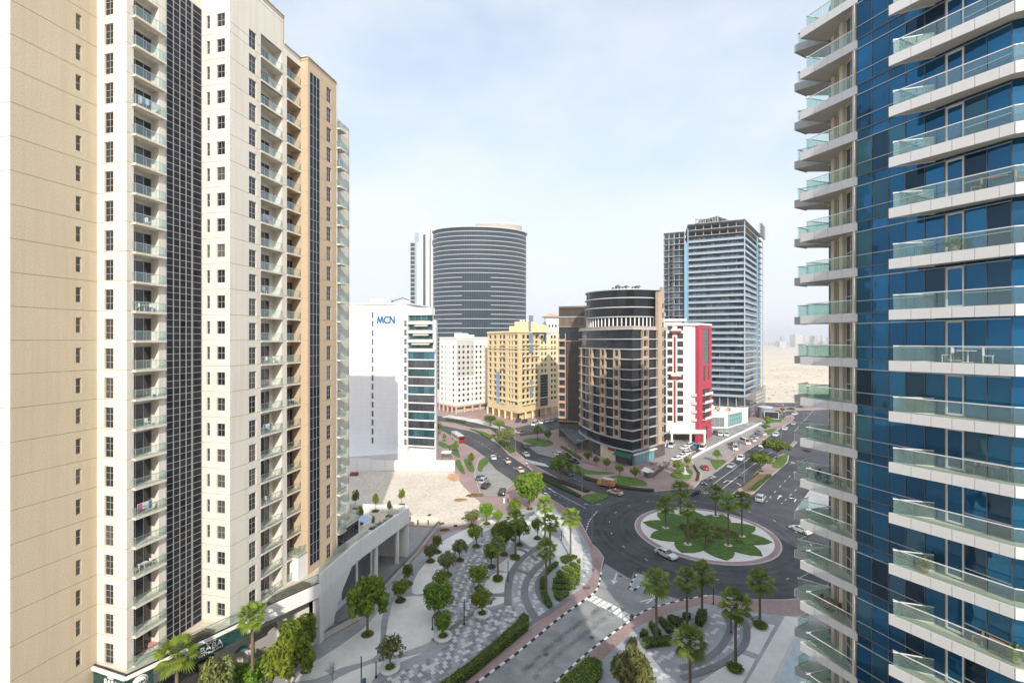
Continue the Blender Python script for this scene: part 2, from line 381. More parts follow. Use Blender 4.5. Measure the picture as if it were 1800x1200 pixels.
m_mark = M('road_marking', (.72, .72, .70), .7, .14, 1.5, grain=6); m_marky = M('road_marking_worn_yellow', (.36, .31, .22), .8, .25, 1.0, grain=3)
m_white_paving = brick_mat('white_pavers', (.62, .60, .57), (.68, .66, .63), (.45, .44, .42), .6, .6, offs=0)

g = MB(); g.sheet([(-5000, -400), (5000, -400), (5000, 9000), (-5000, 9000)], 0); struct('ground', g, m_sand)
a = MB(); a.sheet([(-260, 28), (330, 28), (330, 321), (-260, 321)], .006); struct('road', a, m_asph)
OLD = GL([(820, 1210), (910, 1147), (976, 1092), (1027, 1055), (1051, 1033), (1057, 1004), (1063, 990), (1080, 1000), (1110, 1018), (1150, 1040), (1206, 1056), (1156, 1066), (1118, 1080), (1060, 1127), (985, 1195), (940, 1240), (760, 1260)])
o = MB(); o.sheet(OLD, .010); struct('road_surface_old', o, m_asph_old)
o = MB(); o.sheet(GL([(1212, 806), (1216, 800), (1345, 737), (1372, 742), (1300, 800), (1264, 826), (1240, 842), (1228, 846), (1228, 830)]), .010); o.sheet(GL([(850, 800), (872, 825), (897, 842), (905, 850), (880, 872), (840, 868), (830, 830), (838, 806)]), .010)
struct('parking_surface', o, m_conc)

def raised(name, px, top, kerb=m_kerb, h=.12, world_pts=None, kw=.18, sm=0):
    P = world_pts or GL(px)
    if sm: P = smooth(P, sm, True)
    mb = MB(); mb.prism(P, 0.0, h, 0, 0); mb.sheet(inset(P, kw), h + .005, 1)
    return struct(name, mb, [kerb, top])
def overlay(name, px, z, m, sm=0, parent=None, z_at=0.12):
    P = GL(px, z_at) if px and len(px[0]) == 2 else px
    if sm: P = smooth(P, sm, True)
    mb = MB(); mb.sheet(P, z); return struct(name, mb, m)

KERB_L = [(838, 1200), (910, 1147), (976, 1092), (1010, 1067), (1027, 1055), (1043, 1043), (1051, 1033), (1055, 1018), (1057, 1004), (1062, 980)]
KERB_R = [(976, 1200), (1025.5, 1154), (1062, 1125), (1097, 1099), (1118, 1084), (1134, 1074), (1156, 1066), (1206, 1054), (1250, 1046)]
WEST = KERB_L + [(1052, 966), (1041, 956), (1030, 935), (1021, 918), (1004, 901), (985, 886.5), (960, 872), (930, 857), (905, 846), (880, 870), (846, 870), (834, 834), (842, 808), (848, 800), (835, 790), (818, 781), (800, 770), (778, 757.7), (760, 748), (740, 742)]
Pw = GL(WEST) + [(-260, 235), (-260, 30), (-12, 30), G(700, 1330)]
raised('pavement', None, m_pink, world_pts=Pw)
Pe = GL(KERB_R + [(1290, 1051), (1320, 1054), (1380, 1054), (1410, 1051), (1500, 1036), (1640, 1010)]) + [(95, 70), (95, 30), (-4, 30), G(860, 1300)]
raised('pavement_east', None, m_pink, world_pts=Pe)
NORTH = [(1178, 861), (1150, 864), (1120, 862), (1090, 857), (1052, 848), (1030, 838.5), (1015, 826), (1012, 816), (1022, 800), (985, 780), (962, 779), (925, 781), (905, 772), (900, 765), (905, 752), (880, 745), (837, 740), (804, 735), (776, 731), (740, 728)]
Pn = GL(NORTH) + [(-260, 272), (-260, 300), (60, 300), (250, 300)] + GL([(1383, 722), (1345, 742), (1280, 773), (1216, 806), (1219, 816), (1234, 833), (1231, 847), (1218, 860)])
raised('pavement_north', None, m_pink, world_pts=Pn)
raised('pavement_strip', [(1262, 824), (1295, 803), (1333, 780), (1366.7, 756), (1391.7, 741), (1396.7, 734), (1393, 729), (1383, 730), (1372, 742), (1352, 753), (1322, 772), (1277, 806), (1252, 808), (1247, 815), (1253, 823)], m_pink)
raised('pavement_far', None, m_grey, world_pts=GL([(1398, 897), (1423, 862), (1470, 812), (1520, 780)]) + [(260, 190), (320, 120), (120, 92), (70, 92)])
raised('median', [(1041, 884), (1070, 872), (1039, 864), (1009, 852), (988, 844.5), (964, 831), (931, 813), (908, 795), (906, 788), (860, 754), (830, 752), (800, 744), (770, 740), (764, 744), (790, 750), (825, 757), (851, 765), (879, 783), (895, 800), (902, 804), (929, 822), (947, 838), (973, 847), (1022, 874)], m_pink)
raised('median_east', [(1283, 871), (1303, 856), (1330, 829), (1350, 813), (1362, 803), (1378, 797), (1387, 801), (1385, 812), (1357, 836), (1325, 867), (1308, 875)], m_pink)
raised('median_north', [(1388, 784), (1400, 770), (1405, 772), (1393, 787)], m_pink)
# splitter island in the mouth of the near road
isl = struct('traffic_island', MB().prism(GL([(1106, 1035), (1110, 1024), (1118, 1010), (1122, 1008), (1140, 1014), (1142, 1018), (1128, 1028), (1113, 1038)]), 0, .13), m_grey)
# the crossing pavements between lots
overlay('path_surface', [(958, 781), (1020, 803), (1012, 812), (975, 805), (945, 797), (930, 786)], .135, m_conc)
overlay('car_park', [(1090, 800), (1140, 812), (1180, 812), (1213, 800), (1290, 762), (1250, 762), (1200, 770), (1160, 776), (1100, 790)], .135, m_conc)
overlay('side_street', [(905, 752), (940, 744), (985, 738), (1010, 744), (985, 752), (950, 762), (915, 766)], .133, m_asph)
overlay('drive', [(1180, 762), (1250, 757), (1290, 752), (1330, 737), (1345, 739), (1280, 770), (1220, 798), (1190, 780)], .139, m_asph_old)
overlay('forecourt', [(945, 790), (985, 776), (1040, 792), (1062, 830), (1030, 822), (985, 798)], .129, m_pink)
overlay('white_verge', [(776, 733), (804, 737), (837, 743), (870, 752), (905, 768), (905, 758), (870, 745), (840, 737), (790, 729)], .131, m_white_paving)
# sand lot
overlay('sand_lot', [(470, 826), (798, 829), (805, 842), (815, 855), (832, 872), (850, 888), (872, 898), (880, 905), (850, 912), (800, 925), (771, 926), (715, 921), (640, 960), (470, 960)], .129, m_lot, 0)
overlay('orange_sand', [(792, 832), (806, 834), (808, 841), (798, 846), (786, 840)], .133, M('orange_sand', (.55, .33, .2), .95, .2, .5), 3)
# plaza west: dark grey paving base, gravel beds, lighter bands
overlay('plaza', [(560, 1128), (640, 1082), (678, 1036), (729, 982), (775, 940), (830, 925), (884, 906), (930, 890), (960, 884), (985, 900), (1008, 915), (1022, 940), (1036, 962), (1041, 985), (1040, 1010), (1030, 1028), (1000, 1050), (960, 1082), (900, 1130), (815, 1200), (760, 1260), (400, 1330), (400, 1230)], .131, m_grey)
GRAVEL = [
 [(697, 1051), (745, 1048), (762, 1066), (761, 1105), (765, 1122), (722, 1141), (676, 1152), (679, 1112), (686, 1074)],
 [(677, 1060), (670, 1092), (668, 1130), (655, 1157), (600, 1173), (556, 1192), (500, 1196), (560, 1158), (606, 1128), (645, 1098)],
 [(724, 1041), (750, 1040), (757, 1023), (775, 1004), (788, 984), (823, 957), (848, 936), (872, 924), (868, 912), (823, 928), (780, 950), (766, 972), (735, 1005)],
 [(575, 1203), (640, 1170), (680, 1161), (735, 1149), (745, 1146), (702, 1164), (664, 1184), (640, 1212), (560, 1245)],
 [(874, 994), (918, 964), (936, 974), (914, 989), (900, 1004), (876, 1001)],
 [(850, 1034), (866, 1009), (894, 1006), (898, 1012), (892, 1036), (868, 1042)],
 [(856, 1067), (893, 1056), (892, 1048), (866, 1047), (852, 1058)],
 [(925, 914), (950, 897), (978, 905), (965, 925), (940, 960), (918, 950), (905, 935)]]
for gp in GRAVEL:
    o = overlay('gravel_bed', gp, .137, m_grav, 3)
LAWN_W = [[(812, 806), (820, 798), (832, 806), (838, 826), (828, 832), (815, 824)]]
overlay('light_path', [(985, 905), (1004, 916), (1016, 938), (1025, 965), (1025, 1000), (1005, 1003), (1003, 960), (985, 930), (960, 920), (965, 905)], .135, m_white_paving)
def tiles(name, poly, z, size, mats, w, seed, gap=.02, rot=0.0, holes=()):
    """separate pavers, slightly uneven, joined into one patch"""
    rg = random.Random(seed); mb = MB(); P = poly; c, s_ = math.cos(rot), math.sin(rot)
    Q = [(x * c + y * s_, -x * s_ + y * c) for x, y in P]; x0 = min(p[0] for p in Q); x1 = max(p[0] for p in Q); y0 = min(p[1] for p in Q); y1 = max(p[1] for p in Q)
    H2 = [[(x * c + y * s_, -x * s_ + y * c) for x, y in h] for h in holes]
    j = 0; y = y0; ci = 0
    while y < y1:
        x = x0 + (size / 2 if j % 2 else 0)
        while x < x1:
            cc = (x + size / 2, y + size / 2)
            if inpoly(cc, Q) and not any(inpoly(cc, h) for h in H2):
                dz = rg.uniform(0, .006); a_, b_, c_, d_ = x + gap / 2, x + size - gap / 2, y + gap / 2, y + size - gap / 2
                vs = [(px * c - py * s_, px * s_ + py * c, z + dz) for px, py in ((a_, c_), (b_, c_), (b_, d_), (a_, d_))]
                lo = [(v[0], v[1], z - .03) for v in vs]; ci = int(round((x - x0) / size)) ; q_ = rg.random(); k = (len(mats) - 1 if (ci + j * 2) % 3 == 0 else (0 if (ci + j) % 2 and len(mats) > 2 else len(mats) - 2)) if q_ < .72 else rg.choices(range(len(mats)), w)[0]
                mb.add(vs + lo, [(0, 1, 2, 3), (4, 5, 1, 0), (5, 6, 2, 1), (6, 7, 3, 2), (7, 4, 0, 3)], k)
            x += size
        y += size; j += 1
    o = link(name, mb.mesh(name, mats)); o['kind'] = 'stuff'; return o
mt1 = M('paver_dark', (.25, .26, .275), .85, .1, 2, grain=8); mt2 = M('paver_mid', (.37, .375, .39), .85, .1, 2, grain=8); mt3 = M('paver_pale', (.60, .60, .60), .85, .08, 2, grain=8)
TP = smooth(GL([(640, 1216), (700, 1182), (760, 1150), (788, 1128), (780, 1100), (778, 1062), (790, 1030), (806, 996), (836, 962), (870, 930), (905, 918), (915, 935), (890, 968), (868, 985), (858, 1006), (846, 1036), (858, 1072), (896, 1058), (912, 1090), (890, 1110), (860, 1133), (805, 1170), (752, 1214), (700, 1240)], .12), 4, True)
tiles('patterned_pavers', TP, .15, .62, [mt1, mt2, mt3], [38, 34, 28], 3, rot=R(38))
def arc_band(px_in, px_out):
    return GL(px_in, .12) + GL(px_out, .12)[::-1]
ARC1i = smooth(GL([(905, 1056), (903, 1035), (906, 1012), (920, 990), (942, 972), (962, 958)], .12), 4); ARC1o = smooth(GL([(933, 1082), (920, 1058), (917, 1035), (922, 1015), (938, 996), (962, 978)], .12), 4)
tiles('patterned_pavers', ARC1i + ARC1o[::-1], .15, .62, [mt2, mt3], [45, 55], 4, rot=R(38))
ARC2i = smooth(GL([(950, 1084), (934, 1062), (928, 1036), (934, 1014), (955, 990), (972, 978)], .12), 4); ARC2o = smooth(GL([(958, 1074), (944, 1052), (940, 1030), (948, 1010), (966, 990), (978, 984)], .12), 4)
tiles('patterned_pavers', ARC2i + ARC2o[::-1], .15, .62, [mt2, mt3], [40, 60], 5, rot=R(38))
tiles('patterned_pavers', GL([(1021, 1030), (1031, 1020), (1038, 990), (1034, 965), (1026, 965), (1028, 990), (1026, 1010)], .12), .15, .62, [mt2, mt3], [35, 65], 6, rot=R(38))
RZ = [.154]
def ribbon(pts, w, m=None):
    RZ[0] += .003; zr_ = RZ[0]
    P = smooth(GL(pts, .12), 5); L_, R_ = [], []
    for i, p in enumerate(P):
        d = (V2(P[min(i + 1, len(P) - 1)]) - V2(P[max(i - 1, 0)])).normalized(); n = Vector((-d.y, d.x)) * w / 2; L_.append(tuple(V2(p) + n)); R_.append(tuple(V2(p) - n))
    mb = MB()
    for i in range(len(P) - 1): mb.add([(*R_[i], zr_), (*R_[i + 1], zr_), (*L_[i + 1], zr_), (*L_[i], zr_)], [(0, 1, 2, 3)])
    return struct('paving_band', mb, m or m_dgrey)
for c_ in ([(893, 1064), (893, 1035), (898, 1010), (913, 986), (936, 968), (958, 954)], [(944, 1090), (926, 1060), (922, 1036), (930, 1014), (948, 993), (968, 979)], [(970, 1068), (952, 1050), (946, 1030), (954, 1010), (972, 993)]): ribbon(c_, 1.3)
for c_ in ([(850, 1046), (893, 1046)], [(905, 1000), (916, 1004), (934, 1010)], [(912, 965), (925, 970), (945, 985)], [(930, 1098), (1000, 1052)], [(760, 1126), (800, 1100), (870, 1050)]): ribbon(c_, .8)
def D(x, y): return (1060 + .2 * x, 980 + .2 * y)
def C(x, y): return (800 + .18333 * x, 980 + .18333 * y)
def B_(x, y): return (720 + .18333 * x, 840 + .18333 * y)
# plaza east
overlay('plaza_east', [(1008, 1204), (1060, 1158), (1120, 1101), (1146, 1089), (1188, 1073), (1240, 1061), (1290, 1070), (1330, 1076), (1378, 1082), (1440, 1080), (1560, 1200), (1500, 1330), (1000, 1330), (960, 1240)], .131, m_grey)
for gp in ([D(1310, 600), D(1345, 575), D(1510, 590), D(1370, 850), D(1225, 800), D(1265, 715)], [D(1195, 835), D(1340, 890), D(1215, 1120), D(1150, 1240), D(860, 1300), D(760, 1160), D(905, 1050), D(990, 1000), D(1140, 890)],
           [D(1600, 512), D(1800, 530), D(1710, 690), D(1490, 1110), D(1420, 1250), D(1180, 1250), D(1260, 1100)]):
    overlay('gravel_bed', gp, .137, m_grav)
ARC3 = smooth(GL([D(980, 470), D(1060, 480), D(1060, 560), D(1000, 680), D(930, 740), D(860, 760), D(900, 660), D(960, 560)], .12), 3, True)
tiles('patterned_pavers', ARC3, .15, .62, [mt2, mt3], [35, 65], 8, rot=R(-20))
ribbon([D(1075, 472), D(1235, 540), D(1262, 700), D(1200, 815), D(1050, 925), D(860, 1005), D(690, 1060)], 1.0); ribbon([D(1075, 500), D(1120, 600), D(1080, 720), D(990, 830), D(850, 920), D(680, 970)], 1.0)
ARC4 = smooth(GL([D(1120, 520), D(1200, 540), D(1190, 700), D(1100, 850), D(950, 940), D(700, 1010), D(640, 960), D(850, 900), D(1000, 830), D(1090, 700)], .12), 3, True)
tiles('patterned_pavers', ARC4, .15, .62, [mt2, mt3], [40, 60], 9, rot=R(-20))
tiles('patterned_pavers', GL([D(370, 820), D(640, 830), D(620, 960), D(560, 1060), D(470, 1060), D(430, 930)], .12), .15, .62, [mt2, mt3], [40, 60], 10, rot=R(-20))
# reflecting pool beside the right tower
pw_ = GL([D(1690, 684), D(1960, 700), D(2200, 1300), D(1420, 1240)], .12)
mb = MB(); mb.prism(pw_, .12, .55, 0, 0); mb.sheet(inset(pw_, .45), .56, 1)
tag(link('reflecting_pool', mb.mesh('reflecting_pool', [M('pool_rim', (.62, .60, .55), .7), M('pool_water', (.42, .50, .52), .08, .15, .8, spec=.6)])), 'pale blue shallow pool with cream rim beside the glass tower', 'pool')

# black and white kerb stones of the near road
def kerb_run(root, pts, w=.28, h=.17, step=.95, two=(m_kw, m_kb)):
    P = [V2(p) for p in pts]; segs = []; acc = [0]
    for i in range(len(P) - 1): acc.append(acc[-1] + (P[i + 1] - P[i]).length)
    def at(d):
        for i in range(len(P) - 1):
            if d <= acc[i + 1] or i == len(P) - 2:
                t = (d - acc[i]) / max(1e-6, acc[i + 1] - acc[i]); return P[i] + (P[i + 1] - P[i]) * t
    k = 0; d = 0.0
    while d + step <= acc[-1]:
        a, b = at(d), at(d + step - .03); dr = (b - a); ln = dr.length
        me = cached(('ks', round(ln, 1), w, k % 2), lambda: MB().box(0, round(ln, 1), -w / 2, w / 2, 0, h).mesh('kerb_stone', two[k % 2]))
        link('kerb_stone', me, root, (a.x, a.y, 0), math.atan2(dr.y, dr.x)); d += step; k += 1
kr = bpy.data.objects.new('kerb', None); COL.objects.link(kr); kr['kind'] = 'structure'
kerb_run(kr, smooth(GL([(780, 1243)] + KERB_L[:9]), 4)); kerb_run(kr, smooth(GL([(925, 1245)] + KERB_R), 4))
kerb_run(kr, GL([(1140, 1016), (1128, 1028), (1113, 1038), (1106, 1035), (1110, 1024), (1120, 1008)]))

# road markings: flat paint
def stripe(mb, a, b, w, z=.018, mi=0): 
    P, Q = V2(a), V2(b); d = (Q - P).normalized(); n = Vector((-d.y, d.x)) * w / 2
    mb.add([(*(P - n), z), (*(Q - n), z), (*(Q + n), z), (*(P + n), z)], [(0, 1, 2, 3)], mi)
mk = MB(); RC0 = (44.0, 104.2)
def lane(px, dash=0, gap=0, w=.14, mi=0):
    P = smooth(GL(px), 5)
    for i in range(len(P) - 1):
        if dash:
            L = (V2(P[i + 1]) - V2(P[i])).length; k = max(1, round(L / (dash + gap)))
            for q in range(k):
                a = V2(P[i]).lerp(V2(P[i + 1]), q / k); b = V2(P[i]).lerp(V2(P[i + 1]), (q + dash / (dash + gap)) / k); stripe(mk, a, b, w, mi=mi)
        else: stripe(mk, P[i], P[i + 1], w, mi=mi)
for i, (x, y) in enumerate([(1320, 390), (1365, 415), (1410, 440), (1458, 460), (1506, 485), (1560, 515), (1608, 545), (1655, 575)]):   # zebra
    a = G(*C(x - 36, y + 22)); b = G(*C(x + 34, y - 24)); stripe(mk, a, b, .85)
lane([C(700, 1130), C(940, 900), C(1200, 690), C(1500, 470)], 0, 0, .16, 1); lane([C(1570, 420), C(1640, 300), C(1720, 140)], 0, 0, .16, 1)
def arrow(px, py, qx, qy, L=4.2, w=.25, turn=0):
    a = V2(G(px, py)); b = V2(G(qx, qy)); d = (b - a).normalized(); n = Vector((-d.y, d.x)); e = a + d * L
    stripe(mk, a, a + d * (L - 1.3), w)
    if turn:
        c = a + d * (L - 1.3); e = c + n * turn * 1.0; stripe(mk, c, e, w); q = e + n * turn * .9; mk.add([(*(e + d * .55), .019), (*(e - d * .55), .019), (*q, .019)], [(0, 1, 2) if turn > 0 else (0, 1, 2)], 0)
    else:
        c = a + d * (L - 1.3); mk.add([(*(c - n * .6), .019), (*(c + n * .6), .019), (*e, .019)], [(0, 2, 1)], 0)
arrow(*C(1550, 145), *C(1510, 270)); arrow(*D(330, 385), *D(460, 350)); arrow(*D(380, 400), *D(470, 340), turn=1)
lane([(1050, 898), (1036, 915), (1030, 935)], .8, .7, .3)             # give way dots
lane([(1000, 880), (960, 861), (925, 838), (880, 803), (850, 781), (820, 765)], 2, 3, .14); lane([(1030, 893), (990, 872), (950, 850)], 0, 0, .14)
for q in ((975, 865, 955, 850), (968, 873, 948, 858)): arrow(*q[:2], *q[2:])
lane([(1020, 846), (975, 822), (945, 805)], 2, 3, .14)
for i in range(9):                                                  # zebra on the north road
    a = G(921 + i * 4.2, 806 + i * 1.0); b = G(931 + i * 4.2, 815 + i * .6); 
    stripe(mk, a, b, .55)
lane([(927, 814), (962, 820)], 0, 0, .5, 1)
B5 = lambda x, y: (1150 + x / 6, 700 + y / 6)
lane([B5(620, 905), B5(860, 730), B5(1100, 560), B5(1240, 460)], 0, 0, .14); lane([B5(720, 950), B5(970, 755), B5(1240, 560)], 0, 0, .14)
lane([B5(420, 990), B5(580, 1000)], .8, .7, .3)
arrow(*B5(730, 885), *B5(790, 850), turn=-1); arrow(*B5(870, 890), *B5(905, 910)); arrow(*B5(590, 840), *B5(645, 828), turn=1)
lane([B5(1180, 1090), B5(1420, 830), B5(1640, 640)], 2, 4, .14); lane([B5(1340, 1110), B5(1560, 900)], 2, 4, .14)
arrow(*B5(1300, 1060), *B5(1345, 1010)); arrow(*B5(1480, 1090), *B5(1500, 1050), turn=1); arrow(*B5(1430, 690), *B5(1490, 680), turn=1)
lane([B5(1610, 155), B5(1790, 180)], 1.2, 1.0, .4); lane([B5(1480, 350), B5(1700, 100)], 0, 0, .14)
for t in range(0, 360, 9):                                          # worn lane dashes round the roundabout
    r = 21.3; cx, cy = 44.0, 104.2; a = R(t)
    if t % 18 == 0: stripe(mk, (cx + r * math.cos(a), cy + r * math.sin(a)), (cx + r * math.cos(a + .035), cy + r * math.sin(a + .035)), .16)
for i in range(12):                                                 # parking bay lines beside the slip road
    x = B5(700 + i * 40, 600 - i * 22); stripe(mk, G(*x), V2(G(*x)) + Vector((2.6, 4.2)), .1)
for i in range(5):
    x = (872 - i * 9, 861 - i * 10); stripe(mk, G(*x), V2(G(*x)) + Vector((3.6, 2.2)), .1)
# tyre wear: darker film worn into the lanes, flat on the asphalt
wm = bpy.data.materials.new('tyre_film'); wm.use_nodes = True; N_, L_ = wm.node_tree.nodes, wm.node_tree.links; b_ = N_['Principled BSDF']; b_.inputs['Base Color'].default_value = (.03, .03, .033, 1); b_.inputs['Roughness'].default_value = .6
t_ = N_.new('ShaderNodeTexCoord'); n_ = N_.new('ShaderNodeTexNoise'); n_.inputs['Scale'].default_value = .35; n_.inputs['Detail'].default_value = 8; n_.inputs['Roughness'].default_value = .75; r_ = N_.new('ShaderNodeMapRange'); r_.inputs['From Min'].default_value = .42; r_.inputs['From Max'].default_value = .75; r_.inputs['To Max'].default_value = .55
L_.new(t_.outputs['Object'], n_.inputs['Vector']); L_.new(n_.outputs[0], r_.inputs[0]); L_.new(r_.outputs[0], b_.inputs['Alpha'])
wr_m = MB()
def track(P, w, z=.0145):
    for i in range(len(P) - 1):
        if i % 1 == 0: stripe(wr_m, P[i], P[i + 1], w, z)
for r_0 in (17.6, 19.4, 22.6, 24.3): track([(RC0[0] + r_0 * math.cos(R(a)), RC0[1] + r_0 * math.sin(R(a))) for a in range(0, 361, 5)], .9, .0145)
for off in (-62, -44, 40, 60): track(smooth(GL([C(700 + off, 1130 + off * .6), C(940 + off, 900 + off * .6), C(1200 + off, 690 + off * .6), C(1460 + off, 500 + off * .6)]), 5), .5)
for q0 in ([(1010, 889), (960, 866), (915, 838), (875, 804), (840, 779)], [(1040, 893), (1000, 873), (950, 846), (900, 812)]): track(smooth(GL(q0), 5), .6)
for q0 in ([(1250, 864), (1300, 820), (1345, 787), (1385, 757)], [(1275, 868), (1320, 830), (1350, 803)]): track(smooth(GL(q0), 5), .7)
o = link('tyre_wear', wr_m.mesh('tyre_wear', wm)); o['kind'] = 'structure'
o = link('road_markings', mk.mesh('road_markings', [m_mark, m_marky])); o['kind'] = 'structure'

# roundabout island: kerb ring, white gravel, petals of lawn and dark ground cover
RC = (44.0, 104.2)
def circ(r, n=72, c=RC): return [(c[0] + r * math.cos(2 * math.pi * i / n), c[1] + r * math.sin(2 * math.pi * i / n)) for i in range(n)]
mb = MB(); mb.prism(circ(15.4), 0, .16, 0, 0); mb.sheet(circ(15.1), .165, 1); mb.sheet(circ(14.0), .169, 2); 
struct('roundabout_island', mb, [m_kerb, m_pink, m_grav])
stuff(link('lawn_disc', MB().prism([(RC[0] + (8.2 + .7 * math.sin(i * .7)) * math.cos(i / 36 * math.pi), RC[1] + (8.2 + .7 * math.sin(i * .7)) * math.sin(i / 36 * math.pi)) for i in range(72)], .16, .26).mesh('lawn_disc', m_grass)))
m_cover = M('dark_ground_cover', (.085, .10, .035), .95, .3, .8, .4, grain=12, col2=(.10, .075, .055))
def petal(r0, r1, ang, half, n=7):
    pts = []
    for i in range(n + 1):
        t = i / n; r = r0 + (r1 - r0) * t; w = half * math.sin(math.pi * (t * .85 + .12)) ** .8 * (1 if t < 1 else 0); pts.append((r, w))
    c, s_ = math.cos(ang), math.sin(ang)
    f = lambda r, w: (RC[0] + r * c - w * s_, RC[1] + r * s_ + w * c)
    return [f(r, w) for r, w in pts] + [f(r, -w) for r, w in reversed(pts[:-1])]
gr_i = 0
for i in range(10):
    ang = 2 * math.pi * (i + .35) / 10; dark = False
    mb = MB(); mb.prism(petal(3.5, 13.6, ang, 3.3), .16, .30 + .03 * (i % 2), 0); o = link('lawn_petal', mb.mesh('lawn_petal', m_cover if dark else m_grass)); o['kind'] = 'stuff'

def lawn(px, h=.2, m=None, z0=.12, name='lawn', sm=0):
    P = GL(px, .15)
    if sm: P = smooth(P, sm, True)
    o = link(name, MB().prism(P, z0, h, 0).mesh(name, m or m_grass)); o['kind'] = 'stuff'; return o
for px in ([(997, 818), (1012, 815), (1030, 825), (1078, 830), (1070, 833), (1035, 833), (1008, 828)], [(1058, 845), (1078, 836), (1100, 837), (1128, 843), (1138, 850), (1130, 854), (1090, 852)],
           [(1022, 872), (1046, 866), (1070, 871), (1042, 883)], [(1178, 836), (1190, 824), (1210, 822), (1218, 831), (1212, 842), (1204, 843)], [(1249, 811), (1256, 807), (1277, 810), (1262, 823), (1256, 823)],
           [(1357, 816), (1372, 801), (1384, 798), (1382, 812), (1372, 822), (1361, 822)], [(1340, 762), (1347, 755), (1366, 753), (1352, 764)], [(1357, 742), (1363, 735), (1379, 735), (1370, 740)],
           [(918, 774), (935, 770), (960, 773), (972, 777), (970, 782), (954, 785), (935, 780)], [(815, 807), (820, 822), (830, 830), (834, 824), (826, 808)], [(800, 813), (808, 808), (817, 829), (815, 833), (808, 828)],
           [(840, 824), (842, 811), (852, 804), (859, 806), (858, 813), (850, 820), (846, 828)], [(788, 785), (793, 795), (806, 804), (808, 799), (800, 780)], [(772, 775), (790, 783), (784, 788), (772, 783)]):
    lawn(px, .18, sm=3)
lawn([(1303, 857), (1329, 834), (1354, 832), (1357, 836), (1327, 863), (1313, 864)], .22, m_soil, name='planting_bed')
for px in ([(985, 800), (1000, 808), (1024, 822), (1022, 826), (1005, 818)],):
    pass
# ---------------------------------------------------------------- cream apartment tower on the left
AU = R(-13.7); U = Vector((math.cos(AU), math.sin(AU))); Vv = Vector((-U.y, U.x))
m_cream = streaky('cream_render', (.72, .68, .60), (.56, .51, .43), amount=.6)
m_tan = streaky('tan_render', (.54, .47, .35), (.50, .40, .27), amount=.7)
m_ochre = streaky('ochre_render', (.55, .43, .30), (.48, .36, .24), amount=.5)
m_alu = M('anodised_frame', (.42, .43, .45), .45, .05, 1, metal=.3); m_alud = M('dark_frame', (.12, .12, .13), .5, .05, 1)
m_win = glass_dark('window_glass', (.022, .023, .027), spec=.6); m_cw = glass_dark('curtain_glass', (.016, .018, .024), .03, .5, .35, wav=.006); m_cw.node_tree.nodes['Principled BSDF'].inputs['IOR'].default_value = 1.27
m_rail = glass_clear('balustrade_glass'); m_hr = M('steel_rail', (.55, .57, .58), .35, .05, 1, metal=.8)
m_slab = M('balcony_concrete', (.66, .61, .52), .85, .1, .6, grain=5); m_roof = M('roof_screed', (.5, .48, .44), .9, .15, .3)
m_white = streaky('white_render', (.84, .83, .80), (.62, .60, .55), amount=.3)
hf = 3.17
def walk(P, D_, px): t = ray_line(P, D_, px); return P + D_ * t
C0 = V2((-44.98, 49.33)); B1 = C0 - Vv * 7.2; A0 = B1 - U * 30
C1 = walk(C0, U, 222.5); D1 = walk(C1, Vv, 354.8); E1 = walk(D1, U, 404); F1 = walk(E1, Vv, 528.5); G1 = walk(F1, U, 541); H1 = walk(G1, Vv, 590.5)
J0 = H1 - U * .9; J1 = J0 + Vv * 5; K = J1 - U * 34; A9 = A0 + Vv * 40
tw = thing('apartment_tower', 'tall cream and tan apartment tower with stepped side and many glass balconies', 'building', (-60, 60, 0))
ZT = 44 + 46.1; ZR = 44 + 42.3; ZB = 9.05
fl = [44 + hf * k for k in range(-11, 13)]
jn = fl
W = lambda P, Q: Wall(tw, P, Q)
wA = W(A0, B1); wA.wall('wall', m_cream, 0, ZT, joints=jn)
wB = W(B1, C0); wb = wB.at(133.3), wB.at(143.3)
wB.wall('wall', m_tan, 0, ZT, [(wb[0], wb[1], z + .78, z + 2.4) for z in fl], .18, joints=jn)
for z in fl: wB.window(wb[0], z + .78, wb[1] - wb[0], 1.62, 1, 2, m_alu, m_win, .13)
wC = W(C0, C1); wc = wC.at(183.4), wC.at(199.3)
wC.wall('wall', m_cream, ZB - .3, ZT, [(wc[0], wc[1], z + .08, z + 2.32) for z in fl], .18, joints=jn)
for z in fl: wC.window(wc[0], z + .08, wc[1] - wc[0], 2.24, 2, 3, m_alu, m_win, .13)
wD = W(C1, D1); r0, r1 = wD.at(235), wD.at(279); g0_, g1_ = wD.at(292), wD.L - .05; gt = 44 + 41.3
wD.wall('wall', m_cream, ZB - .3, ZT, [(r0, r1, z + .0, z + 2.85) for z in fl[:-1]] + [(g0_, g1_, ZB, gt)], .0, joints=jn, s1=wD.L)
DR = 1.0
rec = MB()                                   # the recess behind the balconies: cheeks, soffit, floor and back wall
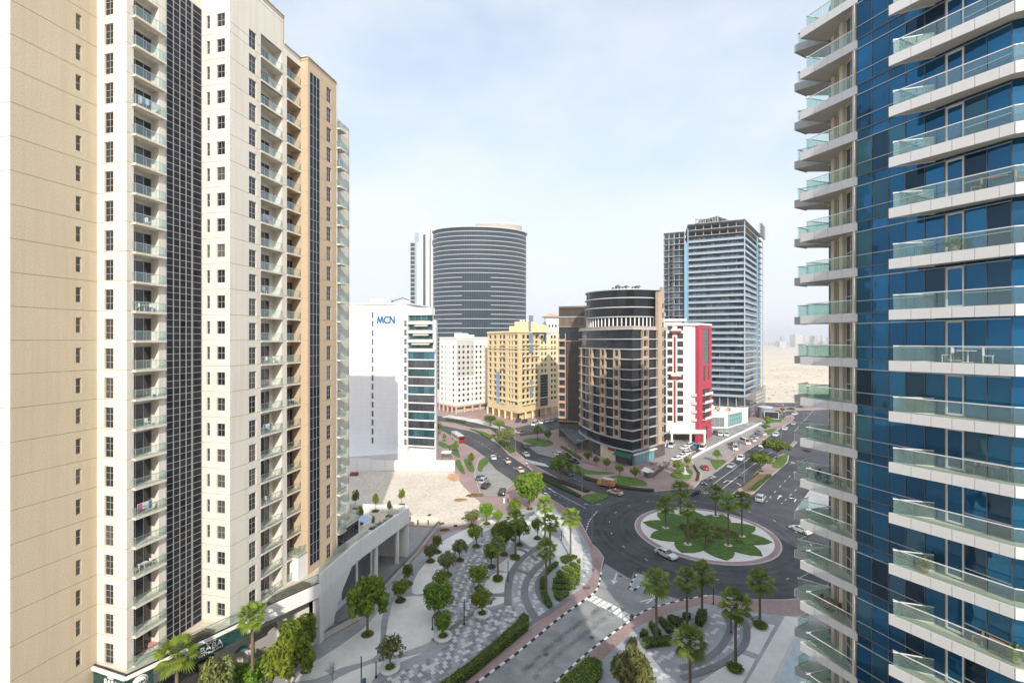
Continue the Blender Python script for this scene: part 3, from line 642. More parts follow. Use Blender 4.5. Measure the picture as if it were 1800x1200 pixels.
def recess(w, a, b, z0, z1, dep, door, mat=m_cream, dp=1.95):
    mb = MB(); mb.add([(a, 0, z0), (a, dep, z0), (a, dep, z1), (a, 0, z1)], [(0, 1, 2, 3)]); mb.add([(b, 0, z0), (b, dep, z0), (b, dep, z1), (b, 0, z1)], [(3, 2, 1, 0)])
    mb.add([(a, 0, z0), (b, 0, z0), (b, dep, z0), (a, dep, z0)], [(0, 1, 2, 3)]); mb.add([(a, 0, z1), (b, 0, z1), (b, dep, z1), (a, dep, z1)], [(3, 2, 1, 0)])
    d0, d1, dh = door
    mb.add([(a, dep, z0), (d0, dep, z0), (d0, dep, z1), (a, dep, z1)], [(0, 1, 2, 3)]); mb.add([(d1, dep, z0), (b, dep, z0), (b, dep, z1), (d1, dep, z1)], [(0, 1, 2, 3)])
    mb.add([(d0, dep, z0 + dh), (d1, dep, z0 + dh), (d1, dep, z1), (d0, dep, z1)], [(0, 1, 2, 3)])
    return mb.mesh('balcony_recess', mat)
for k, z in enumerate(fl[:-1]):
    me = cached('recD', lambda: recess(wD, r0, r1, 0, 2.85, DR, (r0 + .03, r1 - .03, 2.5)))
    wD.put('balcony_recess', me, 0, 0, z)
    wD.window(r0 + .03, z + .02, r1 - r0 - .06, 2.48, 3, 1, m_alu, m_win, DR + .02, name='glass_door', bar=.07)
    balcony(wD, r0 - .2, r1 + .5, z, .55, m_slab, m_rail, m_hr, .24, 1.02, npan=3)
# curtain wall: panes held in a grid
cwW = g1_ - g0_; colx = [0, .19, .365, .54, .73, 1.0]; nrow = int((gt - ZB) / (hf / 4)); rh = (gt - ZB) / nrow
grid = MB()
for f_ in colx: grid.box(g0_ + f_ * cwW - .035, g0_ + f_ * cwW + .035, -.05, .06, ZB, gt)
grid.box(g0_ + .70 * cwW - .03, g0_ + .70 * cwW + .03, -.05, .06, ZB, gt)
for j in range(nrow + 1): grid.box(g0_, g1_, -.035, .04, ZB + j * rh - .025, ZB + j * rh + .025)
wD.put('curtain_wall_grid', grid.mesh('curtain_wall_grid', M('mullion', (.42, .44, .48), .4, .05, 1, metal=.4)))
left = MB(); cnt = 0
for j in range(nrow):
    for i in range(5):
        x0, x1 = g0_ + colx[i] * cwW, g0_ + colx[i + 1] * cwW
        if cnt < 295 and j % 2 == 0 or (cnt < 295 and j < 22):
            wD.put('pane', cached(('cwp', i), lambda: MB().box(.03, x1 - x0 - .03, 0, .015, .02, rh - .02).mesh('pane', m_cw)), x0, .0, ZB + j * rh); cnt += 1
        else: left.box(x0 + .03, x1 - .03, 0, .015, ZB + j * rh + .02, ZB + (j + 1) * rh - .02)
stuff(wD.put('curtain_glazing', left.mesh('curtain_glazing', m_cw)))
wE = W(D1, E1); e0, e1, e2, e3 = [wE.at(p) for p in (363.2, 368.8, 380.8, 395.4)]
wE.wall('wall', m_cream, ZB - .3, ZT, [(e0, e1, z + .78, z + 2.4) for z in fl] + [(e2, e3, z + .78, z + 2.4) for z in fl], .18, joints=jn)
for z in fl:
    wE.window(e0, z + .78, e1 - e0, 1.62, 1, 2, m_alu, m_win, .13); wE.window(e2, z + .78, e3 - e2, 1.62, 2, 2, m_alu, m_win, .13)
wF = W(E1, F1); f0, f1, r2, r3, r4 = [wF.at(p) for p in (437.8, 450.6, 458.5, 495.8, 504.4)]; xs = wF.at(499); r5 = wF.L
wF.wall('wall', m_cream, ZB - .3, ZR, [(f0, f1, z + .0, z + 2.28) for z in fl] + [(r2, r3, z, z + 2.9) for z in fl] + [(r4, r5, z, z + 2.9) for z in fl], .18, joints=jn + [44 + 38.04 + 1.2])
wF.wall('parapet_wall', m_cream, ZR, ZT, s1=xs, joints=[ZT - 1.0])
for z in fl:
    wF.window(f0, z + .03, f1 - f0, 2.22, 2, 3, m_alu, m_win, .13)
    oF = Wall(tw, wF.pt(0, 1.5), wF.pt(wF.L, 1.5))
    for (a, b, cm, dd) in ((r2, r3, m_cream, (oF.at(457), oF.at(473.5))), (r4, r5, m_ochre, (oF.at(503), oF.at(514)))):
        me = cached(('recF', a), lambda: recess(wF, a, b, 0, 2.9, 1.5, (max(dd[0], a + .02), dd[1], 2.4), cm))
        wF.put('balcony_recess', me, 0, 0, z); d0_ = max(dd[0], a + .02); wF.window(d0_, z + .02, dd[1] - d0_, 2.38, 2, 1, m_alu, m_win, 1.52, name='glass_door', bar=.07)
        balcony(wF, a + .02, b - .02, z, .12, m_slab, m_rail, m_hr, .24, 1.02, npan=3 if b - a > 3 else 2, ends=(0, 0))
wG = W(F1, G1); wG.wall('wall', m_ochre, ZB - .3, ZR, joints=jn)
wH = W(G1, H1); h0, h1, h2, h3 = [wH.at(p) for p in (544.5, 562, 574.2, 582.2)]
wH.wall('wall', m_ochre, ZB - .3, ZR, [(h0, h1, ZB + 1, 44 + 40.4)] + [(h2, h3, z, z + 2.28) for z in fl], .18, joints=jn)
for z in fl: wH.window(h2, z + .03, h3 - h2, 2.22, 2, 3, m_alu, m_win, .13)
gz0, gz1 = ZB + 1, 44 + 40.4; nr = 47; rh2 = (gz1 - gz0) / nr; gw = h1 - h0; grid = MB()
for i in range(4): grid.box(h0 + gw * i / 3 - .03, h0 + gw * i / 3 + .03, -.02, .08, gz0, gz1)
for j in range(nr + 1): grid.box(h0, h1, -.012, .06, gz0 + j * rh2 - .025, gz0 + j * rh2 + .025)
wH.put('curtain_wall_grid', grid.mesh('curtain_wall_grid', MATS['mullion']))
for j in range(nr):
    for i in range(3): wH.put('pane', cached(('cwp2',), lambda: MB().box(.03, gw / 3 - .03, 0, .015, .02, rh2 - .02).mesh('pane', m_cw)), h0 + gw * i / 3, .02, gz0 + j * rh2)
wJ0 = W(H1, J0)
back_ = MB(); back_.obox(H1 + Vv * .02, J0 + Vv * .02, .04, ZB, ZR)
wJ = W(J0, J1); wJ.wall('wall', m_cream, ZB - .3, 44 + 37.2, [(.3, 1.8, z, z + 2.5) for z in fl[:-1]], .2, joints=jn)
for z in fl[:-1]:
    wJ.window(.3, z, 1.5, 2.5, 2, 1, m_alu, m_win, .15, name='glass_door'); balcony(wJ, .15, 1.95, z, 1.6, m_slab, m_rail, m_hr, .24, 1.02, npan=3)
rf = MB(); rf.prism([tuple(p) for p in (A0, B1, C0, C1, D1, E1, V2(wF.pt(xs)), V2(wF.pt(xs)) - U * 26, A0 + Vv * 24)], ZT - .5, ZT - .3)
rf.prism([tuple(p) for p in (V2(wF.pt(xs)) - U * 26, V2(wF.pt(xs)), F1, G1, H1, H1 - U * 26)], ZR - .5, ZR - .35); rf.prism([tuple(p) for p in (H1 - U * 30, J0, J1, K)], 44 + 36.6, 44 + 36.9)
tw_roof = link('roof', rf.mesh('roof', m_roof), tw, (60, -60, 0))
bk = MB()
for P, Q, z0, z1 in ((J1, K, 0, 44 + 37), (H1 - U * .3, H1 - U * 26, 44 + 36, ZR), (K, A0 + Vv * 24, 0, ZT), (A0 + Vv * 24, A0, 0, ZT), (V2(wF.pt(xs)), V2(wF.pt(xs)) - U * 26, ZR - .3, ZT), (H1 + Vv * .3, J0 + Vv * .3, ZB, ZR)): bk.obox(P, Q, .3, z0, z1)
link('wall', bk.mesh('wall', m_cream), tw, (60, -60, 0))
cp = MB()
for P, Q, z in ((A0, B1, ZT), (B1, C0, ZT), (C0, C1, ZT), (C1, D1, ZT), (D1, E1, ZT), (E1, V2(wF.pt(xs)), ZT), (V2(wF.pt(xs)), F1, ZR), (F1, G1, ZR), (G1, H1, ZR), (H1, J0, ZR)): cp.obox(P, Q, .34, z + .003, z + .12)
link('coping', cp.mesh('coping', m_slab), tw, (60, -60, 0))

# podium with terrace, restaurant front, pool deck
pd = thing('podium', 'white podium of the cream tower with roof terrace, restaurant front and glass balustrade', 'building', (-40, 60, 0))
ZP = 9.0
PE = [V2(G(160.7 - 900, 0)) if False else V2(((160.7 - 900) / F * 49.2, 49.2)), V2(((221.7 - 900) / F * 47.5, 47.5)), V2(((434 - 900) / F * 57.2, 57.2)), V2(((470 - 900) / F * 60.0, 60.0)), V2(((562 - 900) / F * 65.7, 65.7)), V2((-26.05, 76.0)), V2((-21.0, 92.4))]
backL = V2((-62, 96)); backN = V2((-62, 60))
deck = MB(); deck.prism([tuple(p) for p in PE] + [tuple(backL), tuple(backN)], ZP - .35, ZP)
m_deck = brick_mat('terrace_tiles', (.62, .55, .45), (.66, .58, .48), (.5, .44, .36), .6, .6, offs=0)
link('terrace', deck.mesh('terrace', m_deck), pd, (40, -60, 0))
PW = lambda P, Q: Wall(pd, P, Q)
m_sign = M('sign_panel', (.012, .045, .042), .35, .35, 1.2, col2=(.03, .09, .08)); m_black = M('black_metal', (.02, .02, .022), .4)
m_dshop = glass_dark('shopfront_glass', (.015, .018, .02))
wS0 = PW(PE[0], PE[1]); wS1 = PW(PE[1], PE[2]); wS2 = PW(PE[2], PE[3]); wS3 = PW(PE[3], PE[4]); wS4 = PW(PE[4], PE[5]); wS5 = PW(PE[5], PE[6])
for w in (wS0, wS1):
    w.put('cornice', MB().box(-.05, w.L + .05, -.25, .2, -.35, .0).mesh('cornice', m_white), 0, 0, ZP - .02)
    w.put('shadow_gap', MB().box(0, w.L, -.05, .1, 0, .12).mesh('shadow_gap', m_black), 0, 0, ZP)
    w.put('shopfront', MB().box(-3, w.L + 3, 6.0, 6.2, 0, ZP - 2.25).mesh('shopfront', m_dshop), 0, 0, 0)
    w.put('soffit', MB().box(-1, w.L, -.05, 8, -.1, 0).mesh('soffit', m_alud), 0, 0, ZP - 2.12)
def text(parent_wall, body, size, a, z, mat, y=-.12, align='CENTER', ext=.03, name='lettering', parent=None):
    cu = bpy.data.curves.new(name, 'FONT'); cu.body = body; cu.size = size; cu.align_x = align; cu.extrude = ext; cu.materials.append(mat)
    cu.resolution_u = 3; cu.offset = 0
    tmp = bpy.data.objects.new(name + '_curve', cu); COL.objects.link(tmp); me = bpy.data.meshes.new_from_object(tmp.evaluated_get(bpy.context.evaluated_depsgraph_get()))
    bpy.data.objects.remove(tmp); o = bpy.data.objects.new(name, me); COL.objects.link(o); o.parent = parent_wall.root
    x, yy = parent_wall.pt(a, y); l = parent_wall.root.location; o.location = (x - l.x, yy - l.y, z - l.z); o.rotation_euler = (R(90), 0, parent_wall.ang); return o
m_lett = M('white_letters', (.85, .85, .83), .5, .02)
s0p = wS0.put('sign_board', MB().box(0, wS0.L, -.08, .05, 0, 1.7).mesh('sign_board', m_sign), 0, 0, ZP - 2.1)
text(wS0, 'NEW', .42, wS0.L * .60, ZP - .8, m_lett); text(wS0, 'BABA', .85, wS0.L * .60, ZP - 1.45, m_lett); text(wS0, 'RESTAURANT', .33, wS0.L * .60, ZP - 1.8, m_lett)
wS1.put('sign_board', MB().box(0, 2.3, -.08, .05, 0, 1.7).mesh('sign_board', m_sign), 0, 0, ZP - 2.1)
wS1.put('fascia', MB().box(2.31, 5.6, -.06, .05, 0, 1.7).mesh('fascia', M('grey_fascia', (.09, .095, .1), .5)), 0, 0, ZP - 2.1)
wS1.put('sign_board', MB().box(5.61, wS1.L, -.08, .05, 0, 1.7).mesh('sign_board', m_sign), 0, 0, ZP - 2.1)
dk = MB(); dk.lathe([(0.0, 0), (.72, 0), (.72, .04), (0, .04)], 28); ob = wS1.put('sign_disc', dk.mesh('sign_disc', m_lett), 1.15, -.1, ZP - 1.25); ob.rotation_euler = (R(90), 0, wS1.ang)
ring = MB(); ring.lathe([(.54, .045), (.6, .045), (.6, .05), (.54, .05)], 28); ob = wS1.put('sign_disc_ring', ring.mesh('sign_disc_ring', m_sign), 1.15, -.1, ZP - 1.25); ob.rotation_euler = (R(90), 0, wS1.ang)
text(wS1, 'BABA', .36, 1.15, ZP - 1.37, m_sign, y=-.17); 
ta = wS1.at(371); text(wS1, 'NEW', .45, ta, ZP - .78, m_lett); text(wS1, 'BABA', .98, ta, ZP - 1.5, m_lett); text(wS1, 'RESTAURANT', .42, ta, ZP - 1.88, m_lett)
# plain white upstand, wall with columns further on
wS2.put('upstand', MB().box(0, wS2.L, -.02, .3, 0, 1.9).mesh('upstand', m_white), 0, 0, ZP - 1.9); wS3.put('upstand', MB().box(0, wS3.L, -.02, .3, 0, 2.0).mesh('upstand', m_white), 0, 0, ZP - 2.0)
wR2 = PW(wS2.pt(-1, 4.5), wS2.pt(wS2.L + 1, 4.5)); wR3 = PW(wS3.pt(-1.5, 4.2), wS3.pt(wS3.L, 3.0)); wR3.wall('wall', m_cream, 0, ZP - .4, [(1.5, 4.4, .2, 4.2)], .3)
wR3.put('service_door', quadbox(2.9, .1, 4.0, M('roller_shutter', (.35, .34, .32), .6)), 1.5, .2, .2)
wR2.wall('wall', m_cream, 0, ZP - .4)
# slanted white fin that carries the deck down to the street
fin = MB(); fa, fb = PE[4], PE[5]
n_ = Vector((0.98, -.2)); 
def p3(p, z): return (p.x, p.y, z)
t0, t1 = PE[4], PE[4].lerp(PE[5], .95); foot = PE[4] + Vector((.4, -1.0))
for off in (0,):
    A_ = [p3(PE[4], ZP + .2), p3(t1, ZP + .2), p3(t1, 7.4), p3(PE[4].lerp(PE[5], .62), 4.9), p3(PE[4].lerp(PE[5], .38), 1.9), p3(PE[4].lerp(PE[5], .34), 0), p3(PE[4], 0)]
    Bk = [(a[0] - 1.1, a[1] + .25, a[2]) for a in A_]; k = len(A_)
    fin.add(A_, [tuple(range(k))]); fin.add(Bk, [tuple(range(k - 1, -1, -1))]); fin.add(A_ + Bk, [(i, i + k, (i + 1) % k + k, (i + 1) % k) for i in range(k)])
link('slanted_fin', fin.mesh('slanted_fin', m_white), pd, (40, -60, 0))
w5h = 1.9
for w in (wS4, wS5):
    w.put('deck_fascia', MB().box(0, w.L, -.15, .35, 0, w5h + 1.2).mesh('deck_fascia', m_white), 0, 0, ZP - w5h)
# deck underside and columns, dark garage behind
wG1 = PW(PE[4] - Vector((1.6, -3.5)), PE[6] - Vector((3.6, 1))); 
wG1.wall('wall', m_white, 0, ZP - .4, [(1 + i * 5.0, 5.4 + i * 5.0, .8, 5.2) for i in range(3)], .3, s1=16.0); wG1.put('wall', MB().box(16, wG1.L, 5, 5.3, 0, ZP - .4).mesh('wall', M('garage_wall', (.30, .29, .27), .9)), 0, 0, 0)
for i in range(3): wG1.put('louvre_panel', quadbox(4.4, .08, 4.4, M('louvre', (.14, .145, .155), .6)), 1 + i * 5.0, .2, .8)
for t in (.42, .84):
    p = PE[5].lerp(PE[6], t) - Vector((.9, 0)); col_ = MB(); col_.tube([(0, 0, 0), (0, 0, ZP - .4)], .42, 16); link('column', col_.mesh('column', m_white), pd, (p.x + 40, p.y - 60, 0))
# back edge of the deck
wBk = PW(PE[6], backL); mbk = MB(); mbk.obox(PE[6], backL, .3, 0, ZP + 1.5); link('wall', mbk.mesh('wall', m_white), pd, (40, -60, 0))
# gym block on the terrace
gA = V2(((500 - 900) / F * 67.0, 67.0)); gB = V2(((524 - 900) / F * 66.2, 66.2)); gC = gB + Vv * 16; 
wg0 = PW(gA, gB); wg1 = PW(gB, gC); ZG = 12.55
wg0.wall('wall', m_white, ZP, ZG); hs = [(wg1.at(543), wg1.L - .3, ZP + .6, ZG - .55)]
wg1.wall('wall', m_white, ZP, ZG, hs, .2)
ln = hs[0][1] - hs[0][0]
for i in range(9): wg1.window(hs[0][0] + ln * i / 9, ZP + .6, ln / 9, ZG - ZP - 1.15, 1, 1, m_alud, m_win, .1)
gt_ = MB(); gt_.prism([tuple(gA), tuple(gB), tuple(gC), tuple(gC - U * 4), tuple(gA + Vv * 12)], ZG - .3, ZG); link('roof_terrace', gt_.mesh('roof_terrace', m_deck), pd, (40, -60, 0))
# glass balustrades round terrace edges
def glass_fence(w, a0, a1, z, h=1.15, step=1.6, y=.12, posts=True):
    n = max(1, round((a1 - a0) / step)); d = (a1 - a0) / n
    for i in range(n): w.put('glass_panel', quadbox(round(d - .04, 2), .015, h - .06, m_rail), a0 + i * d + .02, y, z + .02)
    w.put('handrail', MB().box(0, a1 - a0, -.02, .04, h - .04, h + .02).mesh('handrail', m_hr), a0, y, z)
for w in (wS1, wS2, wS3): glass_fence(w, .1, w.L - .05, ZP + .12)
glass_fence(wS4, 0, wS4.L * .8, ZP + 1.2, 1.0)
for i in range(4): glass_fence(wS5, .6 + i * 4.1, 3.6 + i * 4.1, ZP + 1.2, .8)
glass_fence(wg0, 0, wg0.L, ZG, 1.05); glass_fence(wg1, 0, wg1.L, ZG, 1.05)
# planting on the terrace
for w, a, b, d in ((wS1, wS1.at(300), wS1.at(380), 1.6), (wS2, .3, wS2.L, 2.2), (wS3, 0, wS3.L * .85, 2.0)):
    o = MB().prism([w.pt(a, .35), w.pt(b, .35), w.pt(b - .5, d), w.pt(a + 1.2, d * .7)], ZP, ZP + .35).mesh('planter_bed', m_soil); link('planter_bed', o, pd, (40, -60, 0))
# pool basin with blue water on the deck
bw = PW(V2((-33.4, 81.5)), V2((-31.5, 91)))
pool = MB(); Pp = GL([(612, 904), (648, 904), (659, 912), (640, 921), (622, 931), (608, 931)], ZP + .4); pool.prism(Pp, ZP, ZP + .35, 0, 0); pool.sheet(inset(Pp, .3), ZP + .36, 1)
tag(link('swimming_pool', pool.mesh('swimming_pool', [m_white, M('pool_water_blue', (.05, .30, .62), .08, .12, .9, spec=.6)])), 'small bright blue swimming pool on the podium deck behind the cream tower', 'pool')
# parapets flush pieces
# ---------------------------------------------------------------- glass tower with pointed balconies on the right
rt = thing('glass_tower', 'blue glass residential tower with white pointed balconies stacked up its corner', 'building', (40, 30, 0))
RW = lambda P, Q: Wall(rt, P, Q)
m_fas = M('white_cladding', (.66, .67, .68), .45, .04, .5, spec=.4); m_under = M('slab_soffit', (.50, .49, .47), .85, .08, .6)
m_bgl = glass_dark('blue_tower_glass', (.010, .105, .225), .02, .5, .3, metal=.6, wav=.05); m_bgl2 = glass_dark('tower_side_glass', (.10, .13, .15), .03, 1.0, .3, metal=.4)
m_bgl3 = glass_dark('navy_tower_glass', (.010, .045, .085), .03, .5, .3, metal=.5, wav=.035); m_bgl4 = glass_dark('teal_tower_glass', (.03, .12, .18), .05, .6, .3, metal=.55, wav=.03)
pick_ = random.Random(8)
m_colm = M('beige_column', (.62, .56, .46), .8, .06, .5); m_wfr = M('white_frame', (.72, .73, .74), .4, .03)
m_mul = M('tower_mullion', (.09, .11, .14), .4, .05, metal=.4); m_tr = M('tower_transom', (.42, .46, .50), .35, .05, metal=.5)
m_band = M('slab_band', (.10, .115, .13), .5)
m_rail_r = glass_clear('tower_balustrade_glass', (.89, .96, .94), .08, .965)
m_bal_tile = M('balcony_tiles', (.52, .50, .42), .7, .06)
h3 = 3.3; base0 = 44 - 1.34                  # top of the fascia on floor 0
g0 = V2((25.0, 33.0)); g1 = V2((28.0, 25.5)); g2 = V2((36, 21.6)); w1 = V2((26.3, 38.0))
# right balcony plan and left balcony plans
TIP = V2((24.6, 29.7)); RB1 = V2((27.4, 24.8)); RB2 = V2((36.0, 20.6)); RIN = V2((26.7, 28.7))
LA0 = V2((23.4, 36.9)); LA1 = V2((25.05, 32.95)); LAb = V2((27.2, 37.6))
LB0 = V2((24.05, 38.7)); LB1 = V2((26.3, 36.8)); LB2 = V2((28.6, 39.4)); LB3 = V2((25.6, 39.5))
gw = RW(g0, g1); gw2 = RW(g1, g2); ww = RW(w1, V2((25.02, 33.2)))
ks = list(range(-12, 9))
def poly_slab(pts, z0, z1):
    mb = MB(); mb.prism([(p.x - 40, p.y - 30) for p in pts], z0, z1, 1, 1); mb.sheet([(p.x - 40, p.y - 30) for p in pts], z1 + .003, 0); return mb.mesh('balcony_slab', [m_bal_tile, m_under])
slR = poly_slab([TIP, RB1, RB2, g2, g1, RIN], -.56, -.02); slA = poly_slab([LA0, LA1, V2((25.2, 33.4)), V2((26.4, 37.2)), LAb], -.56, -.02); slB = poly_slab([LB0, LB1, LB2, LB3], -.56, -.02)
def fascia(slab, P, Q, cuts, h=.64, mat=m_fas, t=.06, rail=True, z=-.62):
    P, Q = V2(P), V2(Q); d = (Q - P).normalized(); ang = math.atan2(d.y, d.x); L = (Q - P).length; n = Vector((-d.y, d.x))
    cuts = [0] + cuts + [L]
    for i in range(len(cuts) - 1):
        w = cuts[i + 1] - cuts[i] - .02; p = P + d * (cuts[i] + .01) - n * t
        link('fascia_panel', quadbox(round(w, 2), t, h, mat), slab, (p.x - 40, p.y - 30, z), ang)
def rail(slab, pts, h=.98, step=1.2, mat=m_rail_r, inn=.12):
    mb = MB()
    for P, Q in zip(pts[:-1], pts[1:]):
        d = (Q - P); L = d.length; d = d.normalized(); n = Vector((-d.y, d.x)); k = max(1, round(L / step)); w = L / k; ang = math.atan2(d.y, d.x)
        for i in range(k):
            p = P + d * (i * w + .02) + n * inn; link('glass_panel', quadbox(round(w - .04, 2), .02, h - .04, mat), slab, (p.x - 40, p.y - 30, .02), ang)
        a, b = P + n * inn, Q + n * inn
        mb.bar((a.x - 40, a.y - 30, h), (b.x - 40, b.y - 30, h), .055)
    link('handrail', mb.mesh('handrail', m_wfr), slab)
fr_ = [gw.at(p) for p in (1505, 1533, 1562, 1592, 1626, 1661, 1696, 1735, 1779)]; fr_[0] = 0; fr_[-1] = gw.L
dR = (RB1 - TIP).normalized(); cR = [ray_line(TIP, dR, p) for p in (1602, 1637, 1674, 1714, 1757)]
dA = (LA1 - LA0).normalized(); cA = [ray_line(LA0, dA, p) for p in (1433, 1456, 1481)]
dB = (LB1 - LB0).normalized(); cB = [ray_line(LB0, dB, p) for p in (1422, 1446)]
for k in ks:
    z = base0 + h3 * k
    sR = link('balcony_slab', slR, rt, (0, 0, z)); fascia(sR, TIP, RB1, cR); fascia(sR, RB1, RB2, [1.4, 2.9, 4.4, 6, 7.6])
    fascia(sR, RIN, TIP, [])
    rail(sR, [RIN + Vector((.35, .1)), TIP + Vector((.12, -.1)), RB1, RB2])
    sA = link('balcony_slab', slA, rt, (0, 0, z)); fascia(sA, LA0, LA1, cA); fascia(sA, LAb, LA0, [1.3, 2.6]); rail(sA, [LAb, LA0 + Vector((.2, -.25)), LA1])
    sB = link('balcony_slab', slB, rt, (0, 0, z)); fascia(sB, LB0, LB1, cB, mat=M('shaded_cladding', (.42, .43, .43), .5, .04)); fascia(sB, LB3, LB0, []); rail(sB, [LB3, LB0 + Vector((.15, -.05)), LB1])  # rear balcony front: darker copy of the white cladding, shade put into its colour
    # main glass wall: one tall pane per bay and a spandrel, white balcony door
    for i in range(8):
        a, b = fr_[i], fr_[i + 1]; w = b - a
        if i == 5:
            gw.window(a, z + .05, w, 2.5, 1, 1, m_wfr, m_bgl, .0, outer=.13); gw.put('spandrel_pane', quadbox(round(w - .04, 2), .02, .66, m_bgl), a + .02, 0, z + 2.58)
        else:
            gm_ = pick_.choices([m_bgl, m_bgl3, m_bgl4], [70, 18, 12])[0]; gw.put('pane', quadbox(round(w - .04, 2), .02, 2.5, gm_), a + .02, 0, z + .04); gw.put('spandrel_pane', quadbox(round(w - .04, 2), .02, .66, m_bgl), a + .02, 0, z + 2.58)
    for i in range(4): gw2.put('pane', quadbox(round(gw2.L / 4 - .04, 2), .02, 3.2, m_bgl), gw2.L * i / 4 + .02, 0, z + .04)
    # beige corner piers with dark windows between
    for a, b in ((0, 1.0), (1.7, 2.5), (3.2, 4.75)):
        ww.window(a, z + .04, b - a, 2.62, 1 if b - a < 1.2 else 2, 2, m_wfr, m_bgl2, .12, outer=.05, bar=.04)
frm = MB()
for i, a in enumerate(fr_): frm.box(a - .025, a + .025, -.03, .05, base0 + h3 * ks[0], base0 + h3 * (ks[-1] + 1))
gw.put('mullions', frm.mesh('mullions', m_mul))
trm = MB()
for k in ks:
    z = base0 + h3 * k; trm.box(0, gw.L, -.06, .05, z + 2.53, z + 2.58); trm.box(0, fr_[4], -.06, .05, z + .85, z + .90); trm.box(fr_[6], gw.L, -.06, .05, z + .85, z + .90)
gw.put('transoms', trm.mesh('transoms', m_tr))
bnd = MB()
for k in ks: bnd.box(0, gw.L, -.05, .06, base0 + h3 * k - .07, base0 + h3 * k + .03)
gw.put('slab_band', bnd.mesh('slab_band', m_band))
pier = MB(); zlo, zhi = 0, base0 + h3 * (ks[-1] + 1)
for a, b in ((1.02, 1.68), (2.52, 3.18), (4.77, ww.L + .1)): pier.box(a, b, -.1, .3, zlo, zhi)
ww.put('pier', pier.mesh('pier', m_colm))
sp_ = MB()
for k in ks: sp_.box(0, ww.L, .02, .25, base0 + h3 * k - .6, base0 + h3 * k + .04)
ww.put('spandrel', sp_.mesh('spandrel', m_colm))
core = MB(); core.prism([(g0.x - 40 + .15, g0.y - 30), (g1.x - 40 + .15, g1.y - 30 + .1), (g2.x - 40, g2.y - 30 + .2), (28, -12), (28, 16), (-7.5, 15.5), (w1.x - 40 + .3, w1.y - 30 - .05)], 0, 44 + 62)
link('core', core.mesh('core', [m_band]), rt)

# ---------------------------------------------------------------- the tower we look out of: seen only as a mirror image in the glass opposite and by its shadow
ot = thing('viewpoint_tower', 'apartment tower behind the viewer, mirrored in the glass tower opposite', 'building', (0, -12, 0))
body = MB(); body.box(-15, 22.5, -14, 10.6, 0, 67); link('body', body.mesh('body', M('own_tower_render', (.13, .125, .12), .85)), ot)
sl = MB()
for k in range(20): sl.box(-15.3, 22.8, 10.61, 11.3, 3 + k * 3.2, 3.25 + k * 3.2)
link('balcony_edges', sl.mesh('balcony_edges', M('own_tower_trim', (.42, .42, .41), .8)), ot)
wi = MB()
for k in range(20):
    for i in range(12): wi.box(-14.2 + i * 3.1, -12.2 + i * 3.1, 10.601, 10.66, 3.4 + k * 3.2, 5.6 + k * 3.2)
link('windows', wi.mesh('windows', m_win), ot)
# ---------------------------------------------------------------- buildings in the middle distance
m_wpan = M('white_panels', (.82, .82, .82), .6, .03, .3); m_teal = glass_dark('teal_glass', (.03, .12, .145), .05, .8, .55, metal=.25); m_dkg = glass_dark('dark_glass', (.035, .045, .055), .05, 1.0, .4)
m_lb = M('label_blue', (.01, .14, .36), .5, .02)
def bldg(name, label, loc, cat='building'):
    t = thing(name, label, cat, (loc[0], loc[1], 0)); return t, (lambda P, Q: Wall(t, P, Q))
def add_roof(t, poly, z, mat=None, para=.9, pm=None, tk=.3):
    mb = MB(); lx, ly = t.location.x, t.location.y; mb.prism([(p[0] - lx, p[1] - ly) for p in poly], z - .4, z); link('roof', mb.mesh('roof', mat or m_roof), t)
    if para:
        mb = MB(); n = len(poly)
        for i in range(n):
            P, Q = poly[i], poly[(i + 1) % n]; mb.obox((P[0] - lx, P[1] - ly), (Q[0] - lx, Q[1] - ly), tk, z - .01, z + para)
        link('parapet', mb.mesh('parapet', pm or mat or m_white), t)
def grid_windows(w, z0, nz, dz, cols, zw, h, fr, gl, depth=.18, cr=(1, 1), mat=None, ztop=None, zbot=0, skip=(), frame=True, outer=.06, bar=.05):
    """a storey grid of windows: wall with openings, each window its own part"""
    holes = [(a, b, z0 + dz * j + zw, z0 + dz * j + zw + h) for j in range(nz) for (a, b) in cols if (j, round(a, 1)) not in skip]
    w.wall('wall', mat, zbot, ztop, holes, depth)
    for a, b, c, d in holes: w.window(a, c, b - a, d - c, cr[0], cr[1], fr, gl, depth - .06, outer=outer, bar=bar)
def px_cols(w, pairs, e=0): return [(w.at(a - e), w.at(b + e)) for a, b in pairs]

# -- white office block with blue lettering
t, w_ = bldg('office_block', 'white panelled office block with blue MCN lettering and terraced glass end', (-50, 175))
A = V2(((709 - 900) / F * 165, 165)); A0_ = A - U * 24; Aw = w_(A0_, A); z1 = 57.2
s_sl = Aw.at(653), Aw.at(656.5)
Aw.wall('wall', m_wpan, 0, z1, [(s_sl[0], s_sl[1], 6 + i * 3.3, 8.2 + i * 3.3) for i in range(15)], .3, joints=[], s1=Aw.L)
for i in range(15): Aw.window(s_sl[0], 6 + i * 3.3, s_sl[1] - s_sl[0], 2.2, 1, 1, m_alud, m_dkg, .25)
pj = MB()                                                       # joints of the metal panels stand 3 mm proud as thin cover strips
for i in range(34): pj.box(Aw.at(607) , Aw.L, -.02, 0, 3 + i * 1.62, 3.03 + i * 1.62)
for i in range(21): pj.box(Aw.L - .03 - i * 1.03, Aw.L - i * 1.03, -.017, 0, 0, z1 - 1)
stuff(Aw.put('panel_joints', pj.mesh('panel_joints', M('panel_joint_grey', (.62, .64, .67), .6))))
